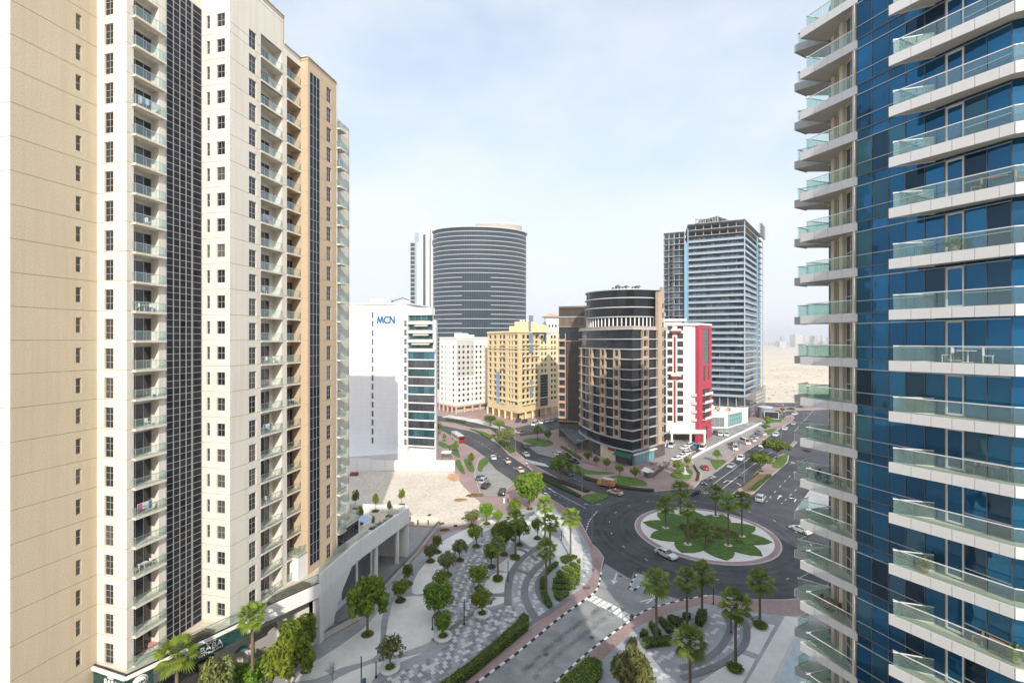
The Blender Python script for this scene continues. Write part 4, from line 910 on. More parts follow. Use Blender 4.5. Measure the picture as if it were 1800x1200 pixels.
def letters(w, a, z, y=-.22):
    mb = MB(); h = 2.6; s = .5
    def st(x0, z0, x1, z1): mb.bar((x0, 0, z0), (x1, 0, z1), .12, w2=s)
    for x0, z0, x1, z1 in ((0.05, 0, .5, h), (.5, h, 1.25, .2), (1.25, .2, 2.0, h), (2.0, h, 2.45, 0), (5.2, 0, 5.2, h), (5.2, h, 6.9, 0), (6.9, 0, 6.9, h)): st(x0, z0, x1, z1)
    P = [(4.35 + 0 - 0 + -1.25 * math.cos(q) * -1 * -1 * 1.0 - .25, h / 2 + h / 2 * math.sin(q)) for q in [R(-130 + 0) + 0 for _ in ()]]
    pts = [(3.95 + 1.1 * math.cos(R(t)), h / 2 + 1.12 * math.sin(R(t))) for t in range(48, 313, 22)]
    for (x0, z0), (x1, z1) in zip(pts[:-1], pts[1:]): st(x0, z0, x1 + (x1 - x0) * .12, z1 + (z1 - z0) * .12)
    return w.put('lettering', mb.mesh('lettering', m_lb), a, y, z)
letters(Aw, Aw.at(663.5), 50.2)
Ae = w_(A, A + U * 1.5); Ae.wall('wall', m_wpan, 0, z1, [(.2, 1.3, 6 + i * 3.3, 8.3 + i * 3.3) for i in range(14)], .3)
for i in range(14): Ae.window(.2, 6 + i * 3.3, 1.1, 2.3, 2, 2, m_wfr, m_dkg, .2)
Ag0 = A + U * 1.5 + Vv * 1.0; Ag = w_(Ag0, Ag0 + U * 10.2)
hb = [44 + (598 - y) * 166 / 800 for y in (783, 762, 736, 724, 712, 697, 682, 667, 652, 637)]
lv = [5.6 + 3.12 * i for i in range(11)]
for i, z in enumerate(lv):
    Ag.put('floor_band', quadbox(10.3, .5, .38, m_wpan), 0, -.3, z)
    gm = m_teal if i in (1, 3, 6, 8, 10) else m_dkg
    for q in range(5): Ag.put('pane', quadbox(1.98, .05, 2.58, gm), q * 2.04, 0, z + .52)
for i in range(4):
    z = lv[-1] + 3.12 + i * 3.3; d = .9 * (i == 0) + .3 * i
    Ag.put('terrace_band', quadbox(10.3 - .5 * i, 1.4, 1.1, m_wpan), 0, -.7, z)
    Ag.put('planted_edge', quadbox(9.4 - .5 * i, .4, .35, M('terrace_planting', (.09, .12, .04), .95, .4, 1)), .3, -.55, z + 1.1)
    for q in range(4): Ag.put('pane', quadbox(2.2, .05, 2.1, m_teal), q * 2.3, .9, z + 1.15)
    Ag.put('awning', MB().add([(1.5 + i * .6, -1.2, .3), (8.5 - .3 * i, -1.2, .3), (8.5 - .3 * i, .3, 1.0), (1.5 + i * .6, .3, 1.0)], [(0, 1, 2, 3), (3, 2, 1, 0)]).mesh('awning', M('cream_awning', (.70, .58, .46), .9)), 0, 0, z + 2.2) if i < 3 else None
Ag.put('roof_box', quadbox(9.2, 3, 2.6, m_wpan), 0, -.3, lv[-1] + 3.12 + 3.3 * 3 + 3.3)
add_roof(t, [tuple(A0_), tuple(A), tuple(A + U * 1.5), tuple(A + U * 1.5 + Vv * 20), tuple(A0_ + Vv * 20)], z1, m_roof, .5, m_wpan)
body = MB(); body.prism([(p.x + 50, p.y - 175) for p in (Ag0 + Vv * 1.2, Ag0 + U * 10.1 + Vv * 1.2, Ag0 + U * 9.6 + Vv * 4, Ag0 + Vv * 4)], 0, lv[-1] + 14.5)
link('end_block', body.mesh('end_block', m_wpan), t)
bk = MB(); bk.prism([(p.x + 50, p.y - 175) for p in (A0_ + Vv * .5, A + U * 1.4 + Vv * .5, A + U * 1.4 + Vv * 20, A0_ + Vv * 20)], 0, z1 - .5); link('body', bk.mesh('body', m_wpan), t)
ut = MB(); ut.box(-1, 5, -.5, 4, z1, z1 + 2.2); ut.box(5.3, 6.2, 0, 3, z1, z1 + 2.6); ut.box(9, 12, 1, 3, z1 + .2, z1 + 1.0)
link('roof_plant', ut.mesh('roof_plant', m_wpan), t, (-2, -4, 0)); cr_ = MB(); cr_.bar((0, 0, 0), (4, 0, 1.2), .35); cr_.bar((4, 0, 1.2), (6.5, 0, .3), .3); cr_.tube([(0, 0, -1.5), (0, 0, 0)], .3); link('cleaning_cradle', cr_.mesh('cleaning_cradle', m_alud), t, (5, -4, z1 + 1.5))
# its low front block and the boundary wall toward the sand lot
pf = thing('annex_block', 'low white annex in front of the office block with rubble on its roof', 'building', (-50, 160, 0))
pa, pb = V2(G(560, 821)), V2(G(766, 806)); 
mb = MB(); P1 = [G(540, 824), G(700, 812), G(703, 809), G(766, 806), G(766, 793), G(540, 800)]; l = pf.location
mb.prism([(p[0] - l.x, p[1] - l.y) for p in P1], 0, 3.2); link('body', mb.mesh('body', m_wpan), pf)
mb = MB(); mb.prism([(p[0] - l.x, p[1] - l.y) for p in (G(715, 806), G(765, 804), G(765, 796), G(712, 797))], 3.2, 7.6); link('upper_block', mb.mesh('upper_block', m_wpan), pf)
rb = MB(); rr = random.Random(4)
for i in range(90):
    x, y = rr.gauss(0, 1.8), rr.gauss(0, 1.1); a = rr.uniform(0, 3.1); zz = 3.2 + max(0, 1.0 - .25 * (x * x / 3 + y * y)) * rr.random(); L = rr.uniform(.4, 1.6)
    rb.bar((x, y, zz), (x + L * math.cos(a), y + L * math.sin(a), zz + rr.uniform(0, .5)), rr.uniform(.1, .35), i % 2)
q = G(722, 818); o = tag(link('rubble_heap', rb.mesh('rubble_heap', [M('timber_scrap', (.45, .26, .15), .9), M('debris_pale', (.5, .45, .4), .9)]), None, (q[0] , q[1] , -2.9)), 'heap of broken brown timber and debris behind the white boundary wall', 'rubble')
bw_ = thing('boundary_wall', 'long white boundary wall between the sand lot and the office block', 'wall', (G(680, 828)[0], G(680, 828)[1], 0)); l = bw_.location
for i in range(12):
    a, b = G(505 + i * 24.6, 828), G(505 + (i + 1) * 24.6 - .6, 828); mb = MB(); mb.obox((a[0] - l.x, a[1] - l.y), (b[0] - l.x, b[1] - l.y), .25, 0, 4.3 if i < 6 else 3.7); link('panel', mb.mesh('wall_panel', m_wpan), bw_)

# -- elliptical glass tower far behind
t, w_ = bldg('round_glass_tower', 'huge drum shaped office tower of dark glass with pale floor bands', (-29.8, 425))
def ell(a, b, rot=R(6), n=64, rng=None):
    c, s_ = math.cos(rot), math.sin(rot)
    return [(a * math.cos(q) * c - b * math.sin(q) * s_, a * math.cos(q) * s_ + b * math.sin(q) * c) for q in [2 * math.pi * i / n for i in range(n)]]
E0 = ell(43, 25); EA = ell(43.6, 25.6)
mb = MB(); mb.prism(E0, 0, 143.2, 0); o = link('glazing', mb.mesh('glazing', M('grey_glass_drum', (.024, .042, .062), .15, .10, .03, spec=.3)), t)
def band(pts, z0, z1, i0=None, i1=None, inner=None):
    m = MB(); n = len(pts)
    idx = range(n) if i0 is None else range(i0, i1)
    for i in idx:
        a, b = pts[i % n], pts[(i + 1) % n]; c, d = inner[i % n], inner[(i + 1) % n]
        m.add([(*a, z0), (*b, z0), (*b, z1), (*a, z1), (*c, z0), (*d, z0), (*d, z1), (*c, z1)], [(0, 1, 2, 3), (3, 2, 6, 7), (0, 4, 5, 1)])
    return m
m_bandw = M('pale_band', (.46, .49, .52), .5, .03)
full = cached('bandfull', lambda: band(EA, 0, .5, inner=E0).mesh('floor_band', m_bandw))
for j in range(34):
    z = 143.2 - 3.6 - j * 4.05
    if z < 2: break
    if j >= 10 and j % 2 == 0:
        for (i0, i1, k_) in ((27, 44, 'a'), (50, 70, 'b')): link('floor_band', cached(('bandp', k_), lambda: band(EA, 0, .5, i0, i1, inner=E0).mesh('floor_band', m_bandw)), t, (0, 0, z))
    else: link('floor_band', full, t, (0, 0, z))
mb = MB()
for i in range(64):
    for s in (0, .5):
        p = V2(E0[i]).lerp(V2(E0[(i + 1) % 64]), s); d = p.normalized(); mb.bar((p.x, p.y, 2), (p.x, p.y, 143), .22)
stuff(link('mullions', mb.mesh('mullions', M('drum_mullion', (.06, .075, .09), .5)), t))
link('roof_rim', band(ell(44.6, 26.6), 143.2, 144.0, inner=E0).mesh('roof_rim', m_bandw), t)
mb = MB(); mb.prism(E0, 143.3, 143.9); link('roof', mb.mesh('roof', m_roof), t)
CR = [(x + 17, y + 3) for x, y in ell(22, 14)]; mb = MB(); mb.prism(CR, 143.9, 151.5); link('roof_crown', mb.mesh('roof_crown', m_bandw), t)
CR2 = [(x + 17, y + 3) for x, y in ell(22.3, 14.3)]; link('louvre_band', band(CR2, 145.8, 150.3, inner=CR).mesh('louvre_band', M('tan_louvre', (.38, .36, .31), .7)), t)
# -- slim white stair tower left of it
t, w_ = bldg('slim_white_tower', 'slim white tower with dark vertical window strip left of the glass drum', (-66, 430))
def colbox(t, x0, x1, y, dep, z0, z1, mat, name):
    mb = MB(); a, b = (x0 - 900) / F * y, (x1 - 900) / F * y; l = t.location; mb.box(a - l.x, b - l.x, y - l.y, y - l.y + dep, z0, z1); return link(name, mb.mesh(name, mat), t)
zz = lambda py, y: 44 + (598 - py) * y / F
m_wt = M('white_tower_cladding', (.60, .62, .65), .5, .05, .05); m_gb = M('grey_blue_panel', (.26, .33, .40), .5, .05)
colbox(t, 721.5, 730, 432, 20, 0, zz(427, 432), m_dkg, 'glass_wing'); colbox(t, 729, 738, 430, 22, 0, zz(409, 430), m_gb, 'grey_panel')
colbox(t, 736.5, 755, 428, 24, 0, zz(401, 428), m_wt, 'white_core'); colbox(t, 757, 770, 432, 20, 0, zz(401, 432), m_wt, 'white_core')
colbox(t, 743.6, 748, 427.6, .5, 30, zz(412, 428), m_dkg, 'window_strip'); colbox(t, 755, 765, 436, 10, 0, zz(420, 432), m_dkg, 'glass_recess'); colbox(t, 733, 735.5, 429.5, .6, 0, zz(425, 428), m_wt, 'fin')
for j in range(26):
    colbox(t, 721.3, 730, 431.5, .6, zz(427, 432) - 4.2 * (j + 1), zz(427, 432) - 4.2 * (j + 1) + .5, m_wt, 'floor_band')
for j in (461, 467, 474.5, 482, 490, 519, 526, 534, 541, 549): colbox(t, 755, 765, 433, 3, zz(j + 1.3, 432), zz(j, 432), m_wt, 'floor_band')

# -- white apartment block
m_dwin = glass_dark('small_window_glass', (.03, .032, .036), .06, .8, .6, wav=0); m_gpan = M('grey_render', (.52, .53, .52), .85, .05, .3)
t, w_ = bldg('white_apartment_block', 'white apartment block with grey upper patches and small square windows', (-32, 285))
Pc = V2(((802 - 900) / F * 273, 273)); Pl = V2(((772.5 - 900) / F * 286, 286)); Pr = V2(((857 - 900) / F * 291, 291)); z0, dz, nz = 5.2, 3.25, 11; zt = 45.2
wl_ = w_(Pl, Pc); wr_ = w_(Pc, Pr)
grid_windows(wl_, z0 + .5, nz, dz, px_cols(wl_, [(775.5, 777.8), (781.8, 783.2), (789.8, 791.2), (795.2, 798.2)]), 1.0, 1.6, m_wfr, m_dwin, .25, mat=m_white, ztop=zt, zbot=4.6)
grid_windows(wr_, z0 + .5, nz, dz, px_cols(wr_, [(805.5, 809.5), (813, 817.2), (821, 825.2), (829, 831.5), (835.8, 839.6), (843.2, 846.8), (850.4, 852)]), 1.0, 1.7, m_wfr, m_dwin, .25, mat=m_white, ztop=zt, zbot=4.6)
add_roof(t, [tuple(Pl), tuple(Pc), tuple(Pr), tuple(Pr + Vector((-12, 24))), tuple(Pl + Vector((8, 20)))], zt, m_roof, .6, m_white)
a, b = wr_.at(804), wr_.at(833.5)
gh = [(c, d, z0 + .5 + dz * j + .98, z0 + .5 + dz * j + 2.72) for j in range(5, nz) for (c, d) in px_cols(wr_, [(805.4, 809.6), (812.9, 817.3), (820.9, 825.3), (828.9, 831.6)])]
gp_ = Wall(t, wr_.pt(0, -.05), wr_.pt(wr_.L, -.05)); gp_.wall('render_patch', m_gpan, z0 + dz * 5 + .6, zt - .9, gh, .05, s0=.2, s1=b)
a = wl_.at(779.6); wl_.put('stair_bay', MB().box(a, wl_.at(794), -.6, 0, 4.6, zt + 1.0).mesh('stair_bay', m_white)) if False else None
gb = MB(); L_ = t.location
for i in range(5): p = Pc.lerp(Pl, i / 4); gb.box(p.x - L_.x - .5, p.x - L_.x + .5, p.y - L_.y, p.y - L_.y + 1, 0, 4.6)
for i in range(1, 5): p = Pc.lerp(Pr, i / 4); gb.box(p.x - L_.x - .5, p.x - L_.x + .5, p.y - L_.y, p.y - L_.y + 1, 0, 4.6)
gb.prism([(p.x - L_.x, p.y - L_.y) for p in (Pc + Vector((0, -.3)), Pr + Vector((.2, -.2)), Pr + Vector((-3, 6)), Pl + Vector((2, 4)), Pl)], 3.7, 4.59)
link('arcade', gb.mesh('arcade', M('peach_render', (.58, .40, .26), .85, .06)), t)
ib = MB(); ib.prism([(p.x - L_.x, p.y - L_.y) for p in (Pc + Vector((0, 3)), Pr + Vector((-2, 2)), Pr + Vector((-12, 20)), Pl + Vector((3, 3)))], 0, zt - 1); link('body', ib.mesh('body', m_gpan), t)
rb_ = MB(); rb_.box(4, 12, 6, 14, zt, zt + 3.2); rb_.box(12.2, 16, 8, 12, zt, zt + 2.2); link('roof_plant', rb_.mesh('roof_plant', m_white), t, (-8, -6, 0))

# -- yellow apartment block
m_yel = M('yellow_render', (.74, .58, .31), .85, .06, .2, col2=(.77, .62, .36)); m_yel2 = M('cream_yellow_render', (.78, .66, .42), .85, .05, .2)
m_peach = M('peach_wall', (.60, .44, .30), .85, .05, .2)
t, w_ = bldg('yellow_apartment_block', 'stepped yellow apartment block with blue glass strips and many recessed windows', (5, 258))
Y0 = V2(((857 - 900) / F * 273, 273)); Yc = V2(((911 - 900) / F * 246, 246)); Y2 = V2(((948 - 900) / F * 262, 262)); Y3 = V2(((982 - 900) / F * 276, 276)); zt = 48.4
m_bstrip = glass_dark('blue_strip_glass', (.22, .30, .40), .1, .8, .1, wav=0)
z0, dz, nz = 8.0, 3.3, 12
wa_ = w_(Y0, Yc); wb_ = w_(Yc, Y2); wc_ = w_(Y2 + Vector((.0, .8)), Y3)
ca = px_cols(wa_, [(859.5, 863.5), (868, 872), (877.5, 881.2), (883.3, 887.8), (894, 896), (898.8, 901), (904, 909)], .3)
grid_windows(wa_, z0, nz, dz, ca, .6, 2.2, m_wfr, m_dwin, .5, mat=m_yel, ztop=zt, zbot=4.4)
cb = px_cols(wb_, [(918.5, 923), (926, 930.5), (934.5, 938.5), (941.5, 945.5)], .4)
grid_windows(wb_, z0, nz, dz, cb, .6, 2.2, m_wfr, m_dwin, .5, mat=m_yel, ztop=zt, zbot=4.4)
cc = px_cols(wc_, [(951.5, 955), (957.5, 961), (968.5, 972.2), (974, 977.8)])
grid_windows(wc_, z0, nz, dz, cc, .8, 1.9, m_wfr, m_dwin, .5, mat=m_yel2, ztop=zt - 2.5, zbot=4.4)
for (w, a, b, zl, zh) in ((wa_, 873.5, 878.5, 8, 26), (wb_, 929.5, 936.5, 37, 58), (wb_, 931, 935.5, 12, 22), (wc_, 949.8, 962, 6, 24), (wc_, 956, 960, 44, 55)):
    s0_, s1_ = w.at(a), w.at(b); f = w.put('glass_strip', MB().box(0, s1_ - s0_, 0, .35, 0, zh - zl).mesh('glass_strip', m_bstrip if zl != 6 else m_dwin), s0_, -.35, zl)
    mb = MB()
    for j in range(int((zh - zl) / 1.65)): mb.box(0, s1_ - s0_, -.08, 0, 1.6 + j * 1.65, 1.72 + j * 1.65)
    link('glazing_bars', mb.mesh('glazing_bars', m_alu), f)
cor = MB(); l = t.location
for z, o_ in ((zt, .5), (39.5, .35), (10.8, .4)):
    for P, Q in ((Y0, Yc), (Yc, Y2), (Y2, Y3)):
        d = (Q - P).normalized(); n = Vector((d.y, -d.x)) * o_ * .5; cor.obox((P.x + n.x - l.x, P.y + n.y - l.y), (Q.x + n.x - l.x, Q.y + n.y - l.y), o_, z - .25, z + .25)
link('cornice', cor.mesh('cornice', m_yel2), t)
cl = MB()
for P, Q, n in ((Y0, Yc, 5), (Yc, Y2, 3), (Y2, Y3, 3)):
    for i in range(n + 1): p = P.lerp(Q, i / n); cl.box(p.x - l.x - .5, p.x - l.x + .5, p.y - l.y, p.y - l.y + 1, 0, 4.39)
link('arcade', cl.mesh('arcade', m_yel), t)
for (w, cs) in ((wa_, ca[3:4]), (wb_, cb)):                     # small projecting balconies
    for j in (0, 3, 6, 8, 10):
        for a, b in cs: w.put('balcony', MB().box(a - .3, b + .3, -.9, 0, 0, .2).box(a - .3, b + .3, -.9, -.8, .2, 1.0).mesh('balcony', m_yel2), 0, 0, z0 + dz * j + .4)
add_roof(t, [tuple(Y0), tuple(Yc), tuple(Y2), tuple(Y3), tuple(Y3 + Vector((-6, 18))), tuple(Y0 + Vector((10, 18)))], zt, m_roof, .8, m_yel)
ib = MB(); ib.prism([(p.x - l.x, p.y - l.y) for p in (Y0 + Vector((3, 2)), Yc + Vector((0, 4)), Y2 + Vector((0, 3)), Y3 + Vector((-2, 2)), Y3 + Vector((-6, 16)), Y0 + Vector((8, 16)))], 0, zt - 3); link('body', ib.mesh('body', m_yel), t)
pt_ = MB(); pt_.box(-6, 6, -3, 6, zt + .1, zt + 6.0); pt_.box(-9, -6.01, -2, 5, zt + .1, zt + 3.6); pt_.box(6.01, 13, -1, 6, zt + .1, zt + 4.2); link('penthouse', pt_.mesh('penthouse', m_yel), t, (2.5, 0, 0))
tk = MB(); 
for x in (0, 1.6, 3.6): tk.tube([(x, 0, 0), (x, 0, 1.3)], .55, 10)
link('water_tanks', tk.mesh('water_tanks', m_white), t, (0, 2, zt + 6.0))
t2, w_ = bldg('peach_block', 'peach and white block with tiled hip roof rising behind the yellow building', (28, 330))
mb = MB(); mb.box(-5, 8, 0, 14, 0, 57); mb.box(-3.5, 6.5, 1, 13, 57, 61); link('body', mb.mesh('body', m_white), t2)
mb = MB(); mb.add([(-6, -1, 61), (9, -1, 61), (9, 15, 61), (-6, 15, 61), (1, 7, 64)], [(0, 1, 4), (1, 2, 4), (2, 3, 4), (3, 0, 4), (3, 2, 1, 0)]); link('roof', mb.mesh('roof', M('clay_roof', (.5, .33, .22), .85)), t2)
wz = w_(V2((23, 329.9)), V2((36, 329.9)))
for i in range(5): wz.window(1 + i * 2.4, 53.5, 1.3, 2, 1, 1, m_wfr, m_dwin, -.06)

# -- dark finned block
m_fin = M('bronze_fins', (.13, .10, .08), .6, .1, .3); m_fin2 = M('brown_fins', (.34, .25, .18), .7, .1, .3); m_brn = M('brown_cladding', (.42, .32, .245), .75, .08, .2, col2=(.46, .355, .27))
t, w_ = bldg('finned_dark_block', 'dark brown block with vertical fins and beige framed balconies on its left edge', (24, 208))
N0 = V2(((982.5 - 900) / F * 208, 208)); N1 = V2(((1028 - 900) / F * 204, 204)); wn_ = w_(N0, N1); zt = 59.3
wn_.put('glass_wall', quadbox(wn_.L, .2, 49, m_dkg), 0, .35, 6)
for i in range(30):
    x = 3.6 + i * (wn_.L - 3.7) / 29; wn_.put('fin', quadbox(.16, .34, 35.4, m_fin), x, 0, 7.6)
for i in range(22): wn_.put('fin', quadbox(.22, .3, 3.6, m_fin2), .1 + i * (wn_.L - .4) / 21, 0, 50.6)
for i in range(22): wn_.put('fin', quadbox(.12, .3, 3.3, m_fin), .1 + i * (wn_.L - .4) / 21, 0, 55.0)
for z, hh in ((54.4, .4), (50.0, .5), (43.4, .5), (58.7, .45), (7.0, .6)): wn_.put('floor_band', quadbox(wn_.L, .8, hh, m_fin2 if z != 54.4 else m_bandw), 0, -.3, z)
for j in range(11):
    z = 8.5 + j * 3.5; fbx = MB(); fbx.box(0, 3.3, -1.0, .2, 0, .25); fbx.box(0, .3, -1, .2, .25, 3.49); fbx.box(3.0, 3.3, -1, .2, .25, 3.49); fbx.box(.3, 3.0, -.95, -.85, .25, 1.1)
    wn_.put('balcony_frame', cached('nbf', lambda: fbx.mesh('balcony_frame', m_brn)), 0, 0, z)
mb = MB(); mb.obox((0, 0), (.1, 0), .1, 0, .1)
l = t.location; ib = MB(); ib.prism([(p.x - l.x, p.y - l.y) for p in (N0 + Vector((0, .8)), N1 + Vector((0, .8)), N1 + Vector((6, 20)), N0 + Vector((6, 22)))], 0, zt); link('body', ib.mesh('body', m_fin), t)
add_roof(t, [tuple(N0 + Vector((-.6, -.8))), tuple(N1 + Vector((0, -.8))), tuple(N1 + Vector((6, 20))), tuple(N0 + Vector((6, 22)))], zt + .4, m_bandw, 0)
# glass canopy at its foot
cn = thing('glass_canopy', 'low dark glass canopy over steps at the foot of the finned block', 'canopy', (*G(1010, 772), 0)); l = cn.location
P = [G(988, 762), G(1038, 775), G(1022, 782), G(990, 768)]; P = GL([(984, 752), (1000, 748), (1041, 770), (1012, 779)], 4)
mb = MB(); mb.prism([(p[0] - l.x, p[1] - l.y) for p in P], 3.6, 4.0); link('roof', mb.mesh('roof', M('canopy_glass', (.15, .2, .22), .15, spec=.8)), cn)
mb = MB()
for p in P: mb.box(p[0] - l.x - .15, p[0] - l.x + .15, p[1] - l.y - .15, p[1] - l.y + .15, .12, 3.6)
link('post', mb.mesh('post', m_alud), cn)

# -- brown corner tower
t, w_ = bldg('brown_corner_tower', 'brown and dark glass corner tower with white floor bands and a round glass crown', (44, 175))
BL = V2((28.5, 193)); BC = V2((42.0, 159.2)); BR = V2((58.8, 173.8)); zt = 48.6; dzb = 3.56; zb = 5.3; NFL = 12
Ba = smooth([(30.5, 198), (28.9, 192.5), (30.0, 183), (33.4, 172), (37.4, 164.5), tuple(BC)], 2); 
Bpts = [V2(p) for p in Ba]
allp = [tuple(p) for p in Bpts] + [tuple(BR)]
m_bg = glass_dark('smoked_glass', (.018, .019, .021), .06, .3, .35)
l = t.location
bd = MB(); bd.prism([(x - l.x, y - l.y) for x, y in [tuple(V2(p) + Vector((.35, .4))) for p in allp[:-1]]] + [(BR.x - l.x - .3, BR.y - l.y + .3), (BR.x - l.x - 6, BR.y - l.y + 16), (-8, 26)], 0, zt - .5); link('body', bd.mesh('body', m_fin), t)
slab = MB(); out_ = inset(allp + [(BR.x - 8, BR.y + 18), (34, 205)], -.75)
slab.prism([(x - l.x, y - l.y) for x, y in out_], 0, .34); slme = slab.mesh('floor_band', m_bandw)
for j in range(NFL + 1): link('floor_band', slme, t, (0, 0, zb + dzb * j - .2))
segs = [(Bpts[i], Bpts[i + 1]) for i in range(len(Bpts) - 1)]
pier_me = {}
acc = 0
for i, (P, Q) in enumerate(segs):
    w = w_(P, Q); 
    for j in range(NFL):
        if j < 1 or True:
            w.put('pane', cached(('bp', i), lambda: MB().box(.02, w.L - .02, 0, .06, 0, dzb - .4).mesh('pane', m_bg)), 0, 0, zb + dzb * j + .16)
    acc += w.L
def pier_at(w, a, b, j0, j1, proj=.95):
    for j in range(j0, j1):
        mb = lambda: MB().box(0, .42, -proj, 0, 0, dzb).box(b - a - .42, b - a, -proj, 0, 0, dzb).box(.42, b - a - .42, -proj, -.1, 0, 1.0).box(.42, b - a - .42, -proj + .35, -.1, 3.1, dzb).mesh('balcony_bay', m_brn)
        w.put('balcony_bay', cached(('bay', round(a, 2), w.ang), mb), a, 0, zb + dzb * j)
        w.put('bay_glazing', quadbox(round(b - a - .84, 2), .04, 2.1, m_dwin), a + .42, -.12, zb + dzb * j + 1.0)
chord = w_(Bpts[0], BC)
def near_seg(px):
    best = None
    for (P, Q) in segs:
        d = (Q - P).normalized(); s_ = ray_line(P, d, px)
        if -.01 <= s_ <= (Q - P).length + .01: best = (P, Q, s_)
    return best
for (a, b, top) in ((1021, 1027.5, 10), (1036.5, 1046, 10), (1056, 1068, 10), (1080, 1091.5, 10)):
    s = near_seg((a + b) / 2); 
    if s: 
        w = w_(s[0], s[1]); half = (b - a) / 2 / F * (s[0] + (s[1] - s[0]).normalized() * s[2]).y * 1.15; pier_at(w, s[2] - half, s[2] + half, 1, top)
wr_ = w_(BC, BR)
for j in range(NFL): wr_.put('pane', quadbox(round(wr_.L, 2), .06, dzb - .4, m_bg), 0, 0, zb + dzb * j + .16)
a, b = wr_.at(1126.5), wr_.at(1136.5); pier_at(wr_, a, b, 0, NFL); 
a, b = wr_.at(1153), wr_.at(1160); wr_.put('brown_pier', MB().box(0, b - a, -1.0, .2, 0, 62 - zb).mesh('brown_pier', m_brn), a, 0, zb)
pz = 62
for j in range(15): wr_.put('notch_window', quadbox(.9, .05, 1.9, m_dwin), b + .3, -.8, zb + .9 + dzb * j)
wr_.put('brown_pier', MB().box(0, 1.5, -.75, .2, 0, 64 - zb).mesh('brown_pier', m_brn), b + .05, 0, zb)
top = MB(); top.prism([(x - l.x, y - l.y) for x, y in inset(allp + [(BR.x - 8, BR.y + 18), (34, 205)], -.5)], zt - .9, zt + .5, 0, 0); link('brown_cornice', top.mesh('brown_cornice', m_brn), t)
for i in range(len(segs)):                                    # brown frame strips over the left face
    pass
# glass crown
CC = (45.5, 184.5); cr0 = [(CC[0] - l.x + 15.6 * math.cos(q), CC[1] - l.y + 15.6 * math.sin(q)) for q in [2 * math.pi * i / 60 for i in range(60)]]
def ring(r, z0, z1, mat, name):
    pts = [(CC[0] - l.x + r * math.cos(2 * math.pi * i / 60), CC[1] - l.y + r * math.sin(2 * math.pi * i / 60)) for i in range(60)]
    return link(name, MB().prism(pts, z0, z1).mesh(name, mat), t)
ring(14.6, zt + .5, zt + 4.2, m_bg, 'crown_base'); ring(15.2, zt + 4.2, zt + 14.2, m_bg, 'crown_glass')
for z in (zt + 4.0, zt + 7.6, zt + 11.1, zt + 14.2): ring(15.7, z, z + .35, m_bandw, 'crown_band')
ring(9, zt + 14.5, zt + 15.6, m_white, 'roof_dome')
for i in range(60):
    q = 2 * math.pi * i / 60
    if math.sin(q) < .3: link('crown_fin', quadbox(.35, .35, 3.4, m_white), t, (CC[0] - l.x + 15.2 * math.cos(q), CC[1] - l.y + 15.2 * math.sin(q), zt + .5))
mb = MB(); rr = random.Random(2)
for i in range(9): mb.box(-5 + i * 1.2, -4.3 + i * 1.2, rr.uniform(-2, 2), rr.uniform(2.2, 3), zt + 15.6, zt + 16 + rr.random() * .7)
link('roof_plant', mb.mesh('roof_plant', m_alud), t)
# ground floor: cafe glass, green awning, cream wall
gfl = w_(BC + Vector((-1.2, 1.2)), BR + Vector((-1.2, 1.2)))
for i in range(7): gfl.put('cafe_glazing', quadbox(1.7, .1, 3.6, M('cafe_glass', (.16, .36, .42), .1, .2, .5, spec=.9)), .6 + i * 2.0, -1.6, .15)
gfl.put('cafe_roof', quadbox(15, 3.4, .3, m_wpan), 0, -2.6, 3.8)
for (P, Q), mt in zip(segs[-5:], (m_dkg, M('cream_shop_wall', (.66, .56, .40), .8), M('cream_shop_wall', (.66, .56, .40), .8), m_dkg, m_dkg)):
    w = w_(P, Q); w.put('shop_wall', quadbox(w.L, .2, 4.6, mt), 0, .0, .15)
w = w_(Bpts[-4], Bpts[-3]); w.put('shop_sign', quadbox(3.4, .25, .8, M('maroon_sign', (.22, .03, .03), .5)), .3, -.35, 3.9)
w = w_(Bpts[-3], BC); w.put('green_awning', MB().add([(0, -2.4, 3.2), (7.5, -2.4, 3.2), (7.5, 0, 4.4), (0, 0, 4.4)], [(0, 1, 2, 3), (3, 2, 1, 0)]).mesh('green_awning', M('green_canvas', (.02, .11, .06), .9)), .3, 0, 0)

# -- white and red apartment tower
m_red = M('red_render', (.44, .05, .085), .75, .08, .2); m_dred = M('dark_red_trim', (.24, .03, .04), .7)
m_crw = M('cream_white_render', (.78, .72, .66), .8, .04, .2)
t, w_ = bldg('red_apartment_tower', 'cream apartment tower with a bright red side and dark red window strips', (76, 205))
X = lambda px, y: (px - 900) / F * y
Q0 = V2((X(1168, 197), 197)); Q1 = V2((X(1222, 195.5), 195.5)); Q2 = V2((X(1228.5, 194.5), 194.5)); Q3 = V2((X(1251, 207), 207)); zt = 50.6; zb = 8.6; dzr = 3.55; n = 12
wq = w_(Q0, Q1); cs = [(wq.at(1173), wq.at(1182)), (wq.at(1190.5), wq.at(1201))]
zws = [zb + .7 + dzr * j for j in range(n)]
wq.wall('wall', m_crw, 4.4, zt, [(a, b, z - .1, z + 2.3) for z in zws for a, b in cs], .3)
for z in zws:
    for a, b in cs: wq.window(a, z - .1, b - a, 2.4, 2, 1, m_alud, m_dwin, .22)
for j, z in enumerate(zws):
    if j % 2: wq.put('air_conditioner', quadbox(.9, .5, .7, m_white), wq.at(1192), -.5, z - .8)
a, b = wq.at(1184.5), wq.at(1187.5)
for z0_, z1_ in ((zb, zb + 18), (zb + 21.5, zb + 37)): wq.put('red_strip', quadbox(b - a, .25, z1_ - z0_, m_dred), a, -.25, z0_)
